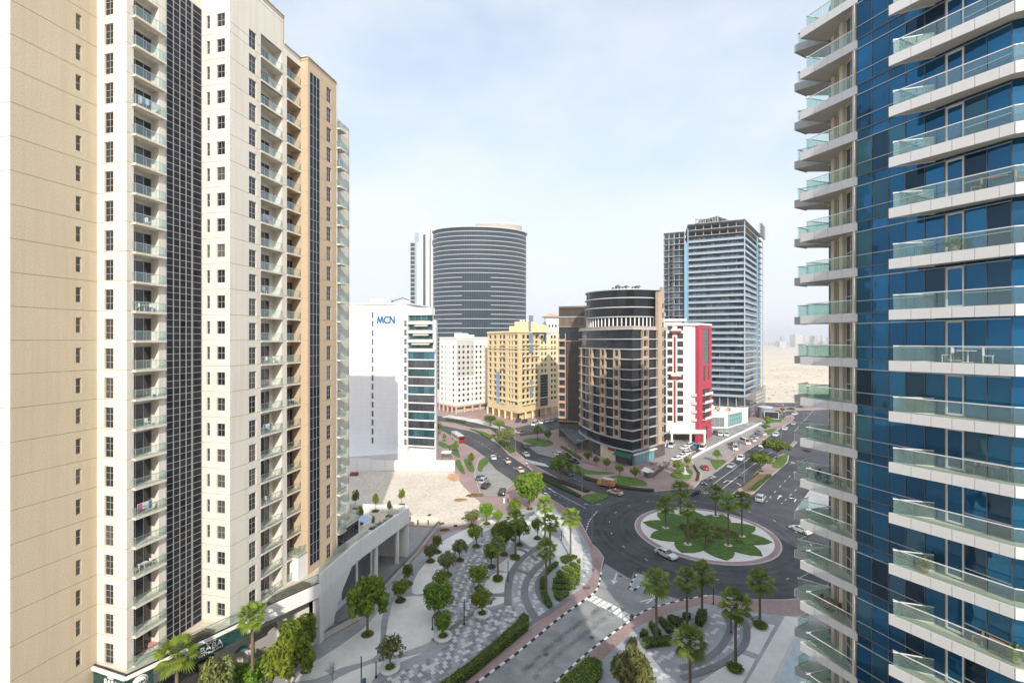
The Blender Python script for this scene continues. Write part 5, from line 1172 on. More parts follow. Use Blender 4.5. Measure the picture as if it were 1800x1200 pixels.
for z in (zb + 19.2, zb + 38.6): wq.put('red_balcony', MB().box(wq.at(1178), wq.at(1196), -1.6, 0, 0, .9).mesh('red_balcony', m_dred), 0, 0, z); wq.put('balcony_rail', MB().box(wq.at(1178), wq.at(1196), -1.6, -1.5, .9, 1.7).mesh('balcony_rail', m_crw), 0, 0, z)
we = w_(Q1, Q2); we.wall('red_wall', m_red, 0, zt + .9, [], .2); wq2 = w_(Q2, Q3)
hs = [(wq2.L * .28, wq2.L * .82, zb + 25, zt - 1.5), (wq2.L * .28, wq2.L * .5, zb + 17.5, zb + 24), (wq2.L * .58, wq2.L * .82, zb + 17.5, zb + 24)] + [(wq2.L * .28, wq2.L * .85, zb + 1 + dzr * j, zb + 3.4 + dzr * j) for j in range(4)] + [(wq2.L * .3, wq2.L * .7, .2, 6.0)]
wq2.wall('red_wall', m_red, 0, zt + .9, hs, .4)
for i, (a, b, c, d) in enumerate(hs): wq2.window(a, c, b - a, d - c, 4 if i == 0 else 2, 10 if i == 0 else 3, m_fin2, m_dwin, .3)
for j in range(4):
    wq2.put('red_balcony', MB().box(wq2.L * .26, wq2.L * .87, -1.3, 0, 0, .25).box(wq2.L * .26, wq2.L * .87, -1.3, -1.2, .25, 1.2).mesh('red_balcony', m_crw), 0, 0, zb + .7 + dzr * j)
    we.put('corner_balcony', MB().box(-1.2, .6, -1.2, 0, 0, 1.1).mesh('corner_balcony', m_crw), 0, 0, zb + .7 + dzr * j)
l = t.location; ib = MB(); ib.prism([(p.x - l.x, p.y - l.y) for p in (Q0 + Vector((.3, .5)), Q2 + Vector((-.4, 1)), Q3 + Vector((-.5, .3)), Q3 + Vector((-6, 14)), Q0 + Vector((4, 16)))], 4.5, zt - .3); link('body', ib.mesh('body', m_crw), t)
add_roof(t, [tuple(Q0), tuple(Q2), tuple(Q3), tuple(Q3 + Vector((-6, 14))), tuple(Q0 + Vector((4, 16)))], zt, m_roof, .8, m_crw)
mb = MB(); mb.box(-11, 4, 3, 12, zt + 2.2, zt + 3.2); mb.box(-9, 2, 4, 11, zt, zt + 2.2); mb.add([(4, 3, zt + 3.2), (9, 5, zt + 2), (4, 12, zt + 3.2)], [(0, 1, 2), (2, 1, 0)]); link('roof_pavilion', mb.mesh('roof_pavilion', m_wt), t)
mb = MB(); mb.box(-12, 3.5, -9.5, -8.6, 4.2, 5.8); mb.box(-12, 3.5, -8.6, 0, 4.2, 4.5)
for x in (-11, -3, 3): mb.box(x - .4, x + .4, -9.3, -8.7, 0, 4.2)
link('podium_deck', mb.mesh('podium_deck', m_crw), t, (3.2, -1.6, 0))
text(wq, 'al alumnadn', 2.0, wq.L * .62, zt - 2.6, m_gpan, y=-.1) if False else None

# -- tower under construction
m_cslab = M('blue_slab_edge', (.36, .45, .53), .6, .05, .3); m_craw = M('raw_concrete', (.30, .30, .30), .9, .15, .3); m_blu = M('blue_column_film', (.20, .36, .50), .6, .05)
t, w_ = bldg('tower_under_construction', 'tall tower under construction with blue slab edges and an unfinished raw concrete top', (125, 260))
K0 = V2((X(1167, 263), 263)); K1 = V2((X(1203, 258.5), 258.5)); K1b = V2((X(1208.5, 257), 257)); KC = V2((X(1309.5, 245), 245)); KR = V2((X(1341, 288), 288)); l = t.location
dzc = 3.42; zb = 13.6; n = 28
main = [K1b, KC, KR, KR + Vector((-30, 12)), K1b + Vector((8, 25))]
slm = MB().prism([(p.x - l.x, p.y - l.y) for p in main], 0, .28).mesh('floor_slab', m_cslab); slraw = MB().prism([(p.x - l.x, p.y - l.y) for p in main], 0, .35).mesh('floor_slab', m_craw)
left_ = [K0, K1, K1 + Vector((8, 20)), K0 + Vector((8, 22))]; sll = MB().prism([(p.x - l.x, p.y - l.y) for p in left_], 0, .3).mesh('floor_slab', M('pale_slab_edge', (.34, .39, .43), .7))
m_cgl = glass_dark('pale_blue_glazing', (.06, .08, .10), .12, .3, .6, wav=0); m_rl = M('grey_balustrade', (.27, .34, .40), .4, .1, 1)
wk = w_(K1b, KC); wkr = w_(KC, KR); wkl = w_(K0, K1); rr = random.Random(11)
for j in range(n + 1):
    z = zb + dzc * j; link('floor_slab', slm if j < n - 2 else slraw, t, (0, 0, z - .28))
    if j < 28: link('floor_slab', sll, t, (0, 0, z - .28))
    if j < n:
        if j < n - 2:
            wk.put('balustrade', quadbox(wk.L, .08, .95, m_rl), 0, .1, z); wkr.put('balustrade', quadbox(wkr.L * .66, .08, .95, m_rl), 0, .1, z)
            for q in range(12):
                if rr.random() < .94: wk.put('glazing', quadbox(round(wk.L / 12 - .3, 2), .1, 2.7, m_cgl), wk.L * q / 12 + .15, 1.5, z)
            for q in range(5): wkr.put('glazing', quadbox(round(wkr.L / 5 - .8, 2), .1, 2.6, m_cgl), wkr.L * q / 5 + .3, 1.2, z)
        if j < 24:
            for q in range(4):
                if rr.random() < .75: wkl.put('glazing', quadbox(round(wkl.L / 4 - .4, 2), .1, 2.6, m_cgl), wkl.L * q / 4 + .2, .8, z)
        cm = MB()
colm = MB()
for q in range(8): colm.box(wk.L * q / 7 - .25, wk.L * q / 7 + .25, 2.0, 2.6, 0, zb + dzc * n)
wk.put('concrete_columns', colm.mesh('concrete_columns', m_craw)); colm = MB()
for q in range(5): colm.box(wkl.L * q / 4 - .25, wkl.L * q / 4 + .25, 1.0, 1.6, 0, zb + dzc * 27)
wkl.put('concrete_columns', colm.mesh('concrete_columns', m_craw))
core = MB(); core.prism([(p.x - l.x, p.y - l.y) for p in (K0 + Vector((2, 3)), K1b + Vector((3, 3)), KC + Vector((-1, 5)), KR + Vector((-4, 1)), KR + Vector((-22, 12)), K0 + Vector((12, 20)))], 0, zb + dzc * 24.6); link('core', core.mesh('core', m_dkg), t)
wk.put('blue_strip', quadbox(1.6, 1.0, dzc * 25, m_blu), -1.7, -.3, zb); wk.put('blue_strip', quadbox(.5, .4, dzc * 27, m_blu), 0, -.1, zb); wk.put('blue_strip', quadbox(.5, .5, dzc * 27, m_cslab), wk.L - .4, -.12, zb)
wkr.put('blue_strip', quadbox(1.2, .6, dzc * 27, m_blu), wkr.L * .62, -.5, zb)
wkr.put('blue_strip', quadbox(.4, .5, dzc * 27, m_cslab), wkr.L - .4, -.2, zb)
topm = MB(); zt = zb + dzc * n
topm.prism([(p.x - l.x, p.y - l.y) for p in (K1b + Vector((8, 4)), KC + Vector((-12, 6)), KC + Vector((0, 16)), K1b + Vector((14, 20)))], zt + 2.8, zt + 3.2)
for q in range(9): p = (K1b + Vector((8, 4))).lerp(KC + Vector((-12, 6)), q / 8); topm.box(p.x - l.x - .3, p.x - l.x + .3, p.y - l.y, p.y - l.y + .6, zt, zt + 2.8)
link('unfinished_floor', topm.mesh('unfinished_floor', m_craw), t)
sc = MB()
def scaffold(P, Q, z0, z1, st=2.4, dh=2.2, out=1.4):
    d = (Q - P); L = d.length; d.normalize(); nn = Vector((d.y, -d.x)); k = int(L / st)
    for i in range(k + 1):
        for o_ in (.4, out): p = P + d * (i * st) + nn * o_; sc.bar((p.x - l.x, p.y - l.y, z0), (p.x - l.x, p.y - l.y, z1), .12)
    z = z0
    while z <= z1:
        for o_ in (.4, out): a, b = P + nn * o_, Q + nn * o_; sc.bar((a.x - l.x, a.y - l.y, z), (b.x - l.x, b.y - l.y, z), .1)
        a, b = P + nn * .9, Q + nn * .9; sc.bar((a.x - l.x, a.y - l.y, z), (b.x - l.x, b.y - l.y, z), .8, w2=.08); z += dh
scaffold(K1 - Vector((8, -3)), K1 - Vector((5, -2)), 30, zb + dzc * 26); scaffold(KC + Vector((8, 11)), KR + Vector((-2, -4)), 0, 16); scaffold(KR + Vector((-9, -12)), KR, zt - 2, zt + 6, 2.4, 1.8)
scaffold(K1b + Vector((4, -1)), K1b + Vector((20, -3)), zt, zt + 3)
stuff(link('scaffolding', sc.mesh('scaffolding', M('scaffold_tube', (.28, .28, .28), .6)), t))
# podium of it with white roof and glass corner
t, w_ = bldg('showroom_podium', 'low white podium with a green glass corner beside the tower under construction', (110, 235))
S0, S1, S2, S3 = [V2(G(*p)) for p in ((1236, 752), (1278, 753), (1315, 742), (1262, 728))]; zt = 7.4
wa2 = w_(S0, S1); wb2 = w_(S1, S2)
wa2.wall('wall', m_wpan, 0, zt, [(.8, wa2.L - 1.2, .6, 5.4)], .4); n = 4
for i in range(n): wa2.window(.8 + (wa2.L - 2) * i / n, .6, (wa2.L - 2) / n, 4.8, 1, 2, m_alu, M('grey_shop_glass', (.20, .22, .23), .15), .3)
wb2.wall('wall', m_wpan, 0, zt, [(1.2, wb2.L * .72, .5, 6.6)], .3); n = 7; ww_ = wb2.L * .72 - 1.2
for i in range(n): wb2.window(1.2 + ww_ * i / n, .5, ww_ / n, 6.1, 1, 3, m_wfr, M('green_shop_glass', (.12, .30, .28), .1, .2, .6, spec=.8), .22)
add_roof(t, [tuple(S0), tuple(S1), tuple(S2), tuple(S3)], zt, m_wpan, .8, m_wpan)
mb = MB(); rr = random.Random(5)
for i in range(22): x, y = rr.uniform(0, 16), rr.uniform(0, 9); mb.box(x, x + rr.uniform(.6, 2.2), y, y + rr.uniform(.5, 1.5), zt, zt + rr.uniform(.5, 1.8), i % 2)
link('roof_clutter', mb.mesh('roof_clutter', [M('site_timber', (.42, .30, .2), .9), m_wpan]), t, (-12, -1, 0))
# low white garden wall beside the slip road
gwl = thing('garden_wall', 'long low white wall between the car park and the slip road', 'wall', (*G(1280, 772), 0)); l = gwl.location
pts = smooth(GL([(1217, 806), (1232, 797), (1255, 785), (1283, 771), (1312, 757), (1338, 744)]), 4)
for i in range(0, len(pts) - 1): mb = MB(); mb.obox((pts[i][0] - l.x, pts[i][1] - l.y), (pts[i + 1][0] - l.x, pts[i + 1][1] - l.y), .5, .12, .75); link('wall_panel', mb.mesh('wall_panel', m_wpan), gwl)

# -- slit of purple and white building at the left
t, w_ = bldg('purple_white_block', 'white block with purple panels glimpsed in the gap beside the cream tower', (-88, 240))
mb = MB(); mb.box(-12, 8, 0, 12, 0, 46); link('body', mb.mesh('body', m_white), t)
wp = w_(V2((-100, 239.9)), V2((-80, 239.9)))
for j in range(10):
    for i in range(6): wp.put('panel', quadbox(1.3, .1, 2.4, M('purple_panel', (.18, .11, .26), .6) if (i + j) % 2 else m_dkg), 1 + i * 3.1, -.1, 3 + j * 4.1)
# -- far round kiosk and hoardings by the junction
kq = G(1357, 742); kt = thing('round_pavilion', 'small round glass pavilion behind the scaffolding at the far junction', 'pavilion', (kq[0] + 4, kq[1] + 14, 0))
mb = MB(); mb.lathe([(0, 0), (3.6, 0), (3.6, 6), (0, 6)], 24, smooth=False); link('glass_drum', mb.mesh('glass_drum', M('pavilion_glass', (.25, .29, .32), .2)), kt)
mb = MB(); mb.lathe([(0, 6), (3.9, 6), (3.9, 6.4), (0, 6.4)], 24, smooth=False); link('roof', mb.mesh('roof', m_wt), kt)
hq = G(1356, 737); hb_ = thing('hoarding', 'dark advertising hoarding on the far corner green', 'hoarding', (hq[0], hq[1], 0), R(-20))
link('board', MB().box(-3.4, 3.4, 0, .2, .6, 4.2).mesh('board', M('hoarding_black', (.02, .02, .025), .4)), hb_); link('frame', MB().box(-3.6, 3.6, -.05, -.01, .4, .6).box(-3.6, 3.6, -.05, -.01, 4.2, 4.4).box(-3.6, -3.4, -.05, -.01, .6, 4.2).box(3.4, 3.6, -.05, -.01, .6, 4.2).mesh('frame', m_wpan), hb_); link('posts', MB().box(-3, -2.8, .2, .4, 0, 4).box(2.8, 3, .2, .4, 0, 4).mesh('posts', m_alud), hb_)
# far skyline in the haze and desert banks
rr = random.Random(21); 
sk = []
for i in range(44):
    px = rr.uniform(1338, 1460); y = rr.uniform(2800, 5200); hgt = rr.choice([12, 18, 25, 40, 70]) * rr.uniform(.8, 1.3); sk.append((px, y, hgt, rr.uniform(12, 50)))
mb = MB()
for px, y, hg, wd in sk: x = (px - 900) / F * y; mb.box(x - wd / 2, x + wd / 2, y, y + 30, 0, hg, rr.randrange(2))
stuff(tag(link('distant_skyline', mb.mesh('distant_skyline', [M('far_pale', (.5, .48, .45), .9), M('far_grey', (.3, .3, .3), .9)])), 'low hazy skyline along the desert horizon', 'skyline'))
mb = MB()
for i in range(900):
    y = rr.uniform(335, 900); x = rr.uniform(.45, .8) * y; s_ = rr.uniform(.3, 1.4); mb.box(x, x + s_ * rr.uniform(.8, 2.5), y, y + s_, 0, s_ * rr.uniform(.2, .5), rr.randrange(2))
stuff(tag(link('desert_scrub', mb.mesh('desert_scrub', [M('scrub', (.36, .31, .21), .95), M('sand_mound', (.50, .43, .33), .95)])), 'scattered scrub and sand mounds on the open desert', 'scrub'))
bq = G(1376, 650); hs_ = thing('site_hoarding', 'long low brown and green hoarding standing in the open desert', 'hoarding', (245, 690, 0))
link('board', MB().box(-14, 16, 0, .5, 0, 10).mesh('board', M('site_board', (.30, .24, .20), .9)), hs_)
# ---------------------------------------------------------------- vegetation
m_lf = {'mid': leaf_mat('leaves_mid', (.11, .17, .012), (.31, .38, .04)), 'dark': leaf_mat('leaves_dark', (.085, .145, .012), (.25, .34, .035)), 'olive': leaf_mat('leaves_olive', (.11, .14, .035), (.30, .31, .11)),
        'bright': leaf_mat('leaves_bright', (.08, .17, .015), (.27, .38, .04)), 'palm': leaf_mat('leaves_palm', (.10, .17, .025), (.31, .39, .07)), 'palm_lit': leaf_mat('leaves_palm_lit', (.10, .19, .02), (.34, .43, .06))}
m_bark = M('bark', (.20, .16, .12), .95, .2, 2, .4, grain=12); m_ptr = M('palm_bark', (.19, .145, .10), .95, .2, 1.5, .6, grain=9); m_skirt = M('dry_fronds', (.24, .17, .08), .95, .3, 1.5)
def leaves_mesh(name, lobes, n, size, mat, seed, flat=.0):
    rg = np.random.RandomState(seed); L = np.array([(x, y, z, rx, rz) for x, y, z, rx, rz in lobes]); vol = L[:, 3] ** 2 * L[:, 4]; pick = rg.choice(len(L), n, p=vol / vol.sum())
    d = rg.normal(size=(n, 3)); d /= np.linalg.norm(d, axis=1)[:, None]; r = rg.uniform(.45, 1.05, n) ** .6
    c = L[pick, :3] + d * r[:, None] * np.stack([L[pick, 3], L[pick, 3], L[pick, 4]], 1)
    nrm = d * .8 + rg.normal(size=(n, 3)) * .7 + np.array([0, 0, .5]); nrm /= np.linalg.norm(nrm, axis=1)[:, None]
    a = np.cross(nrm, rg.normal(size=(n, 3))); a /= np.linalg.norm(a, axis=1)[:, None]; b = np.cross(nrm, a)
    s = size * rg.uniform(.6, 1.35, n)[:, None]
    v = np.stack([c - a * s, c - b * s * .55 + nrm * s * .15, c + a * s, c + b * s * .55 + nrm * s * .15], 1).reshape(-1, 3)
    me = bpy.data.meshes.new(name); f = np.arange(4 * n).reshape(-1, 4); me.from_pydata(v.tolist(), [], f.tolist()); me.materials.append(mat); me.update(); return me
def tree_parts(kind, seed, w, h, trunk_h, mat, n, leaf=.2, shape='round', gap=0.0):
    """unit built at real size; crown width w, total height h"""
    rg = random.Random(seed); lobes = []; ch = h - trunk_h; k = 13
    for i in range(k):
        a = rg.uniform(0, 6.28); q = math.sqrt(rg.random()); 
        zz = trunk_h + ch * rg.uniform(.25, .8) if shape == 'round' else trunk_h + ch * rg.uniform(.45, .8)
        rad = w / 2 * (1 - .35 * abs((zz - trunk_h) / ch - .45)) * .68
        if shape == 'cone': rad *= max(.25, 1.25 - 1.15 * (zz - trunk_h) / ch)
        x, y = q * rad * math.cos(a), q * rad * math.sin(a); rx = w * rg.uniform(.13, .24); lobes.append((x, y, zz, rx, min(rx * .85, ch * .28)))
    for i in range(7): a = 6.28 * i / 7 + rg.random(); rx = w * rg.uniform(.10, .16); lobes.append((w * .37 * math.cos(a), w * .37 * math.sin(a), trunk_h + ch * rg.uniform(.3, .6), rx, min(rx, ch * .2)))
    lm = leaves_mesh('crown', lobes, n, leaf, mat, seed)
    mb = MB(); lean = rg.uniform(-.15, .15); tr = max(.09, w * .03); fork = trunk_h * 1.05
    mb.tube([(0, 0, 0), (lean * .4, 0, fork * .5), (lean, lean * .5, fork)], [tr * 1.25, tr, tr * .85], 7)
    for i in range(6):
        a = 6.28 * i / 6 + rg.uniform(-.4, .4); e = w * rg.uniform(.22, .36); zt = trunk_h + ch * rg.uniform(.4, .75)
        m_ = (lean + e * .45 * math.cos(a), e * .45 * math.sin(a), fork + (zt - fork) * .55)
        mb.tube([(lean, lean * .5, fork * .93), m_, (lean + e * math.cos(a), e * math.sin(a), zt)], [tr * .6, tr * .4, tr * .15], 5, cap=False)
        for q in range(2): b = a + rg.uniform(-.9, .9); mb.tube([m_, (m_[0] + e * .5 * math.cos(b), m_[1] + e * .5 * math.sin(b), m_[2] + ch * .3)], [tr * .3, tr * .08], 4, cap=False)
    return lm, mb.mesh('trunk', m_bark)
PROTO = {}
def tree(px, py, top, wpx, label, mat='mid', shape='round', seed=0, group=None, pit=True, pot=False, zg=.14, dens=1.0, name='tree', cat='tree', trunkf=.32, base_y=None):
    x, y = G(px, py, zg); h = (py - top) / F * y; w = wpx / F * y * .93
    t = thing(name, label, cat, (x, y, zg), (seed * 1.7) % 6.28, group)
    k = (mat, shape, seed % 4, dens, trunkf); 
    if k not in PROTO: PROTO[k] = tree_parts(name, seed % 4 + 3, 5.0, 5.0, 5 * trunkf, m_lf[mat], int(1700 * dens), .24, shape)
    c, tr = PROTO[k]
    link('crown', c, t, (0, 0, 0), 0, (w / 5, w / 5, h / 5)); link('trunk', tr, t, (0, 0, 0), 0, (w / 5, w / 5, h / 5))
    if pit and not pot:
        link('base_planting', cached('pitp', lambda: leaves_mesh('base_planting', [(0, 0, .18, .62, .26)], 420, .11, m_lf['dark'], 5)), t, (0, 0, .05)); link('tree_pit', cached('pitr', lambda: MB().lathe([(.95, 0), (.95, .05), (.7, .05), (0, .05)], 16).mesh('tree_pit', m_soil)), t, (0, 0, -.02))
    if pot:
        link('planter_ring', cached('potr', lambda: MB().lathe([(1.22, 0), (1.36, .2), (1.36, .42), (.78, .46), (.72, .34), (0, .34)], 24).mesh('planter_ring', M('white_concrete', (.70, .68, .64), .75, .06, 1))), t, (0, 0, 0)); link('planter_grass', cached('potg', lambda: leaves_mesh('planter_grass', [(0, 0, .42, .62, .14)], 400, .1, m_lf['dark'], 6)), t)
    return t
def A2(x, y): return (560 + .18333 * x, 980 + .18333 * y)
# plaza trees: base pixel, crown top row, crown width in pixels
TR = [
 (646, 1114, 1021, 80, 'large full dark green tree by the white podium wall and ramp rail', 'dark', 'round', 1, {'dens': 2.0, 'trunkf': .3}),
 (717, 1026, 991, 22, 'small narrow tree on the ramp side edge of the gravel, second along the ramp wall', 'mid', 'round', 3, {}),
 (704, 1055, 1019, 37, 'round clipped tree beside the ramp wall just above the curved paving band', 'mid', 'round', 2, {}),
 (685.6, 1176, 1122, 56, 'sparse olive tree in a white ring planter nearest the tall black lamp', 'olive', 'round', 1, {'pot': True, 'dens': .6}),
 (779, 1121, 1075, 37, 'yellow-green tree in a white ring planter at the point of the gravel bed', 'bright', 'round', 2, {'pot': True}),
 (847.7, 1081, 1034, 46, 'loose green tree in a white ring planter in the middle of the patterned path', 'mid', 'round', 0, {'pot': True, 'dens': .8}),
 (771, 1082, 1026, 61, 'broad dense flat-topped tree between the gravel and the patterned path', 'dark', 'round', 3, {'dens': 1.6}),
 (787, 1010, 970, 39, 'mid-size yellowish tree on the gravel edge above the broad flat-topped tree', 'olive', 'round', 0, {}),
 (774, 1042, 1003, 34, 'thin leaning tree tucked behind the broad flat-topped tree', 'mid', 'round', 1, {'dens': .6, 'pit': False}),
 (756.7, 986, 957, 30, 'small tree close to the bend of the ramp wall, nearer of two', 'olive', 'round', 2, {}),
 (768.6, 970, 940, 20, 'small round deep green tree at the corner of the ramp wall', 'mid', 'round', 3, {}),
 (808, 984, 950, 33, 'small loose tree where the gravel meets the patterned path', 'olive', 'round', 1, {}),
 (837, 960, 922, 34, 'open green tree with thin trunk beside the kink of the gravel edge', 'mid', 'round', 0, {'dens': .7}),
 (855.6, 920, 884, 31, 'round bright tree at the far edge of the plaza next to the sand', 'bright', 'round', 3, {}),
 (830, 924, 897, 33, 'olive tree leaning over the sand lot boundary', 'olive', 'round', 2, {}),
 (876, 921, 897, 22, 'small tree right of the round bright tree at the sand edge', 'mid', 'round', 0, {}),
 (931, 894, 829, 66, 'big round bright green tree beside the parking bay and road', 'bright', 'round', 2, {'dens': 2.0, 'trunkf': .25}),
 (905, 907, 877, 26, 'small yellow-green tree below the two people in white', 'bright', 'round', 1, {}),
 (886, 974, 916, 50, 'large dark tree at the head of the patterned path', 'dark', 'round', 0, {'dens': 1.6}),
 (913, 957, 915, 42, 'wide dark tree right of the tall single palm', 'dark', 'round', 1, {'dens': 1.4}),
 (864, 996, 952, 36, 'low sparse tree left of the palm in the gravel', 'dark', 'round', 2, {'dens': .8}),
 (842, 1034, 994, 41, 'round mid green tree on the right edge of the patterned path', 'mid', 'round', 3, {}),
 (944.5, 946, 909, 24, 'slim tree between the tall single palm and the roadside palms', 'mid', 'round', 0, {'dens': .7}),
 (1115, 1236, 1141, 84, 'large bushy yellow-green tree cut by the bottom edge of the picture', 'olive', 'round', 0, {'dens': 2.2, 'trunkf': .2, 'pit': False}),
 (520, 1172, 1084, 78, 'tall dark green tree beside the white fin of the podium', 'dark', 'round', 2, {'dens': 2.0, 'trunkf': .2, 'pit': False}),
 (508, 1215, 1118, 92, 'broad dense green tree in front of the restaurant terrace', 'mid', 'round', 1, {'dens': 2.2, 'trunkf': .2, 'pit': False}),
 (428, 1232, 1168, 74, 'low bright green tree at the bottom edge left of the broad dense tree', 'bright', 'round', 3, {'dens': 1.8, 'trunkf': .2, 'pit': False}),
 (377, 1290, 1153, 70, 'olive tree between the two teal parasols', 'olive', 'round', 2, {'dens': 1.6, 'trunkf': .2, 'pit': False}),
 (418, 1160, 1131, 32, 'small dark shrub-like tree in the shade under the restaurant sign', 'dark', 'round', 0, {'pit': False}),
 # around the roads
 (986, 846, 803, 46, 'spreading tree on the planted median near the roundabout', 'dark', 'flat', 1, {'dens': 1.3}),
 (890, 789, 752, 44, 'yellowish spreading tree on the median by the zebra crossing', 'olive', 'flat', 2, {'dens': 1.2}),
 (878, 758, 738, 26, 'tree on the median behind the bus, furthest left of the road trees', 'mid', 'flat', 0, {}),
 (862, 748, 730, 26, 'dark tree in front of the white apartment block arcade', 'dark', 'flat', 3, {}),
 (945, 772, 748, 20, 'round green tree on the small lawn beside the side street', 'mid', 'round', 1, {}),
 (963, 776, 754, 17, 'bright tree right of the round green tree on the small lawn', 'bright', 'round', 2, {}),
 (772, 762, 743, 14, 'small tree at the corner of the office block', 'mid', 'round', 3, {}),
 (781, 778, 762, 9, 'thin conical tree beside the office block pavement', 'mid', 'cone', 0, {'pit': False}),
 (801, 797, 775, 12, 'conical tree on the curved lawn behind the bus lane', 'bright', 'cone', 1, {'pit': False}),
 (828, 821, 796, 16, 'tall conical yellow-green tree on the teardrop lawn', 'bright', 'cone', 2, {'pit': False}),
 (1034, 814, 791, 18, 'clipped ball tree in front of the cream shop wall', 'bright', 'round', 0, {'pit': False}),
 (1048, 818, 802, 14, 'small ball tree second from the left in the cafe row', 'mid', 'round', 1, {'pit': False}),
 (1066.5, 825, 805, 17, 'ball tree at the tip of the first lawn by the cafe', 'mid', 'round', 2, {'pit': False}),
 (1089, 835, 817, 17, 'ball tree on the path between the two cafe lawns', 'mid', 'round', 3, {'pit': False}),
 (1117, 842, 820, 22, 'largest ball tree beside the little white kiosk', 'mid', 'round', 0, {'pit': False}),
 (1192, 832, 809, 22, 'round dark tree on the D shaped lawn with the statue', 'dark', 'round', 1, {}),
 (1208, 820, 802, 15, 'small bright tree by the end of the white wall', 'mid', 'round', 2, {}),
 (1261, 812, 790, 18, 'bright conical tree on the triangle lawn in the slip road', 'bright', 'cone', 3, {}),
 (1367, 806, 772, 52, 'wide umbrella shaped tree on the east median', 'dark', 'flat', 0, {'dens': 1.4}),
 (1338, 828, 797, 46, 'dark umbrella tree over the end of the planted bed', 'dark', 'flat', 1, {'dens': 1.4}),
 (1346, 758, 744, 13, 'small tree at the near end of the far corner lawn', 'bright', 'round', 0, {}),
 (1352, 750, 736, 13, 'bright bushy tree on the far corner lawn', 'bright', 'round', 1, {}),
 (1348, 744, 731, 15, 'tree behind the bright bushy tree on the far corner', 'mid', 'round', 2, {}),
 (1368, 731, 721, 10, 'small tree right of the dark hoarding', 'bright', 'round', 3, {}),
 (1376, 725, 716, 9, 'dark tree at the far street corner', 'dark', 'round', 0, {}),
]
for (px, py, top, w, lab, mat, shp, sd, kw) in TR: tree(px, py, top, w, lab, mat, 'flat' if shp == 'flat' else shp, sd, **kw)
# bare shrub at the bottom left of the plaza
def bare_tree(px, py, top, wpx, label):
    x, y = G(px, py, .14); h = (py - top) / F * y; w = wpx / F * y; rg = random.Random(9); mb = MB()
    def br(p, d, L, r, dep):
        q = (p[0] + d[0] * L, p[1] + d[1] * L, p[2] + d[2] * L); mb.tube([p, q], [r, r * .6], 4, cap=False)
        if dep:
            for _ in range(4 if dep > 1 else 3): e = Vector(d) + Vector((rg.uniform(-.8, .8), rg.uniform(-.8, .8), rg.uniform(-.1, .5))); e.normalize(); br(q, tuple(e), L * rg.uniform(.6, .8), r * .55, dep - 1)
    br((0, 0, 0), (0, 0, 1), h * .3, .07, 4); t = thing('bare_shrub', label, 'shrub', (x, y, .14)); link('branches', mb.mesh('branches', M('grey_twigs', (.3, .27, .22), .95)), t)
bare_tree(585, 1215, 1158, 50, 'leafless grey shrub at the left bottom edge of the gravel')
def hedge(px, h, label, m='dark', n=None, cat='hedge', z=.13, name='hedge', group=None, side=.0, dens=26):
    P = GL(px, z)
    if group: P = inset(P, .16)
    cx, cy = sum(p[0] for p in P) / len(P), sum(p[1] for p in P) / len(P); Q = [(x - cx, y - cy) for x, y in P]
    t = thing(name, label, cat, (cx, cy, z), 0, group)
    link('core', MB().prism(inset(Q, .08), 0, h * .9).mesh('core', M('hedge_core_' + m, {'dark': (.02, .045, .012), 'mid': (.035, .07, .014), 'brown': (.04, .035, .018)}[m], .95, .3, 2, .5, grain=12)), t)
    x0 = min(p[0] for p in Q); x1 = max(p[0] for p in Q); y0 = min(p[1] for p in Q); y1 = max(p[1] for p in Q); rg = np.random.RandomState(len(px) * 7 + int(abs(px[0][0]))); pts = []
    A_ = abs(sum(Q[i][0] * Q[(i + 1) % len(Q)][1] - Q[(i + 1) % len(Q)][0] * Q[i][1] for i in range(len(Q)))) / 2; k = int(A_ * dens) + 30
    while len(pts) < k:
        q = (rg.uniform(x0, x1), rg.uniform(y0, y1))
        if inpoly(q, Q): pts.append((q[0], q[1], h * rg.uniform(.88, 1.02)))
    for i in range(len(Q)):
        a, b = V2(Q[i]), V2(Q[(i + 1) % len(Q)]); kk = int((b - a).length * h * dens)
        for _ in range(kk): p = a.lerp(b, rg.rand()); pts.append((p.x, p.y, h * rg.uniform(0.05, 1)))
    c = np.array(pts); n_ = len(c); nr = rg.normal(size=(n_, 3)) + np.array([0, -.2, .9]); nr /= np.linalg.norm(nr, axis=1)[:, None]; a = np.cross(nr, rg.normal(size=(n_, 3))); a /= np.linalg.norm(a, axis=1)[:, None]; b = np.cross(nr, a); s = .12 * rg.uniform(.6, 1.3, n_)[:, None]
    v = np.stack([c - a * s, c - b * s * .6, c + a * s, c + b * s * .6], 1).reshape(-1, 3); me = bpy.data.meshes.new('leaves'); me.from_pydata(v.tolist(), [], np.arange(4 * n_).reshape(-1, 4).tolist()); me.materials.append(m_lf['mid' if m == 'mid' else 'dark'] if m != 'brown' else leaf_mat('leaves_brown', (.05, .04, .02), (.10, .085, .04))); me.update(); link('leaves', me, t)
hedge([(762, 1222), (830, 1172), (905, 1106), (919, 1088), (930, 1094), (928, 1108), (880, 1148), (800, 1214), (780, 1232)], 1.25, 'long clipped hedge between the plaza paving and the pink pavement', 'mid', dens=34)
hedge([(985, 1208), (1034, 1166), (1058, 1174), (1058, 1190), (1040, 1215), (1000, 1235)], 1.2, 'clipped hedge with a notch on the near side of the road at the bottom edge', 'mid', dens=34)
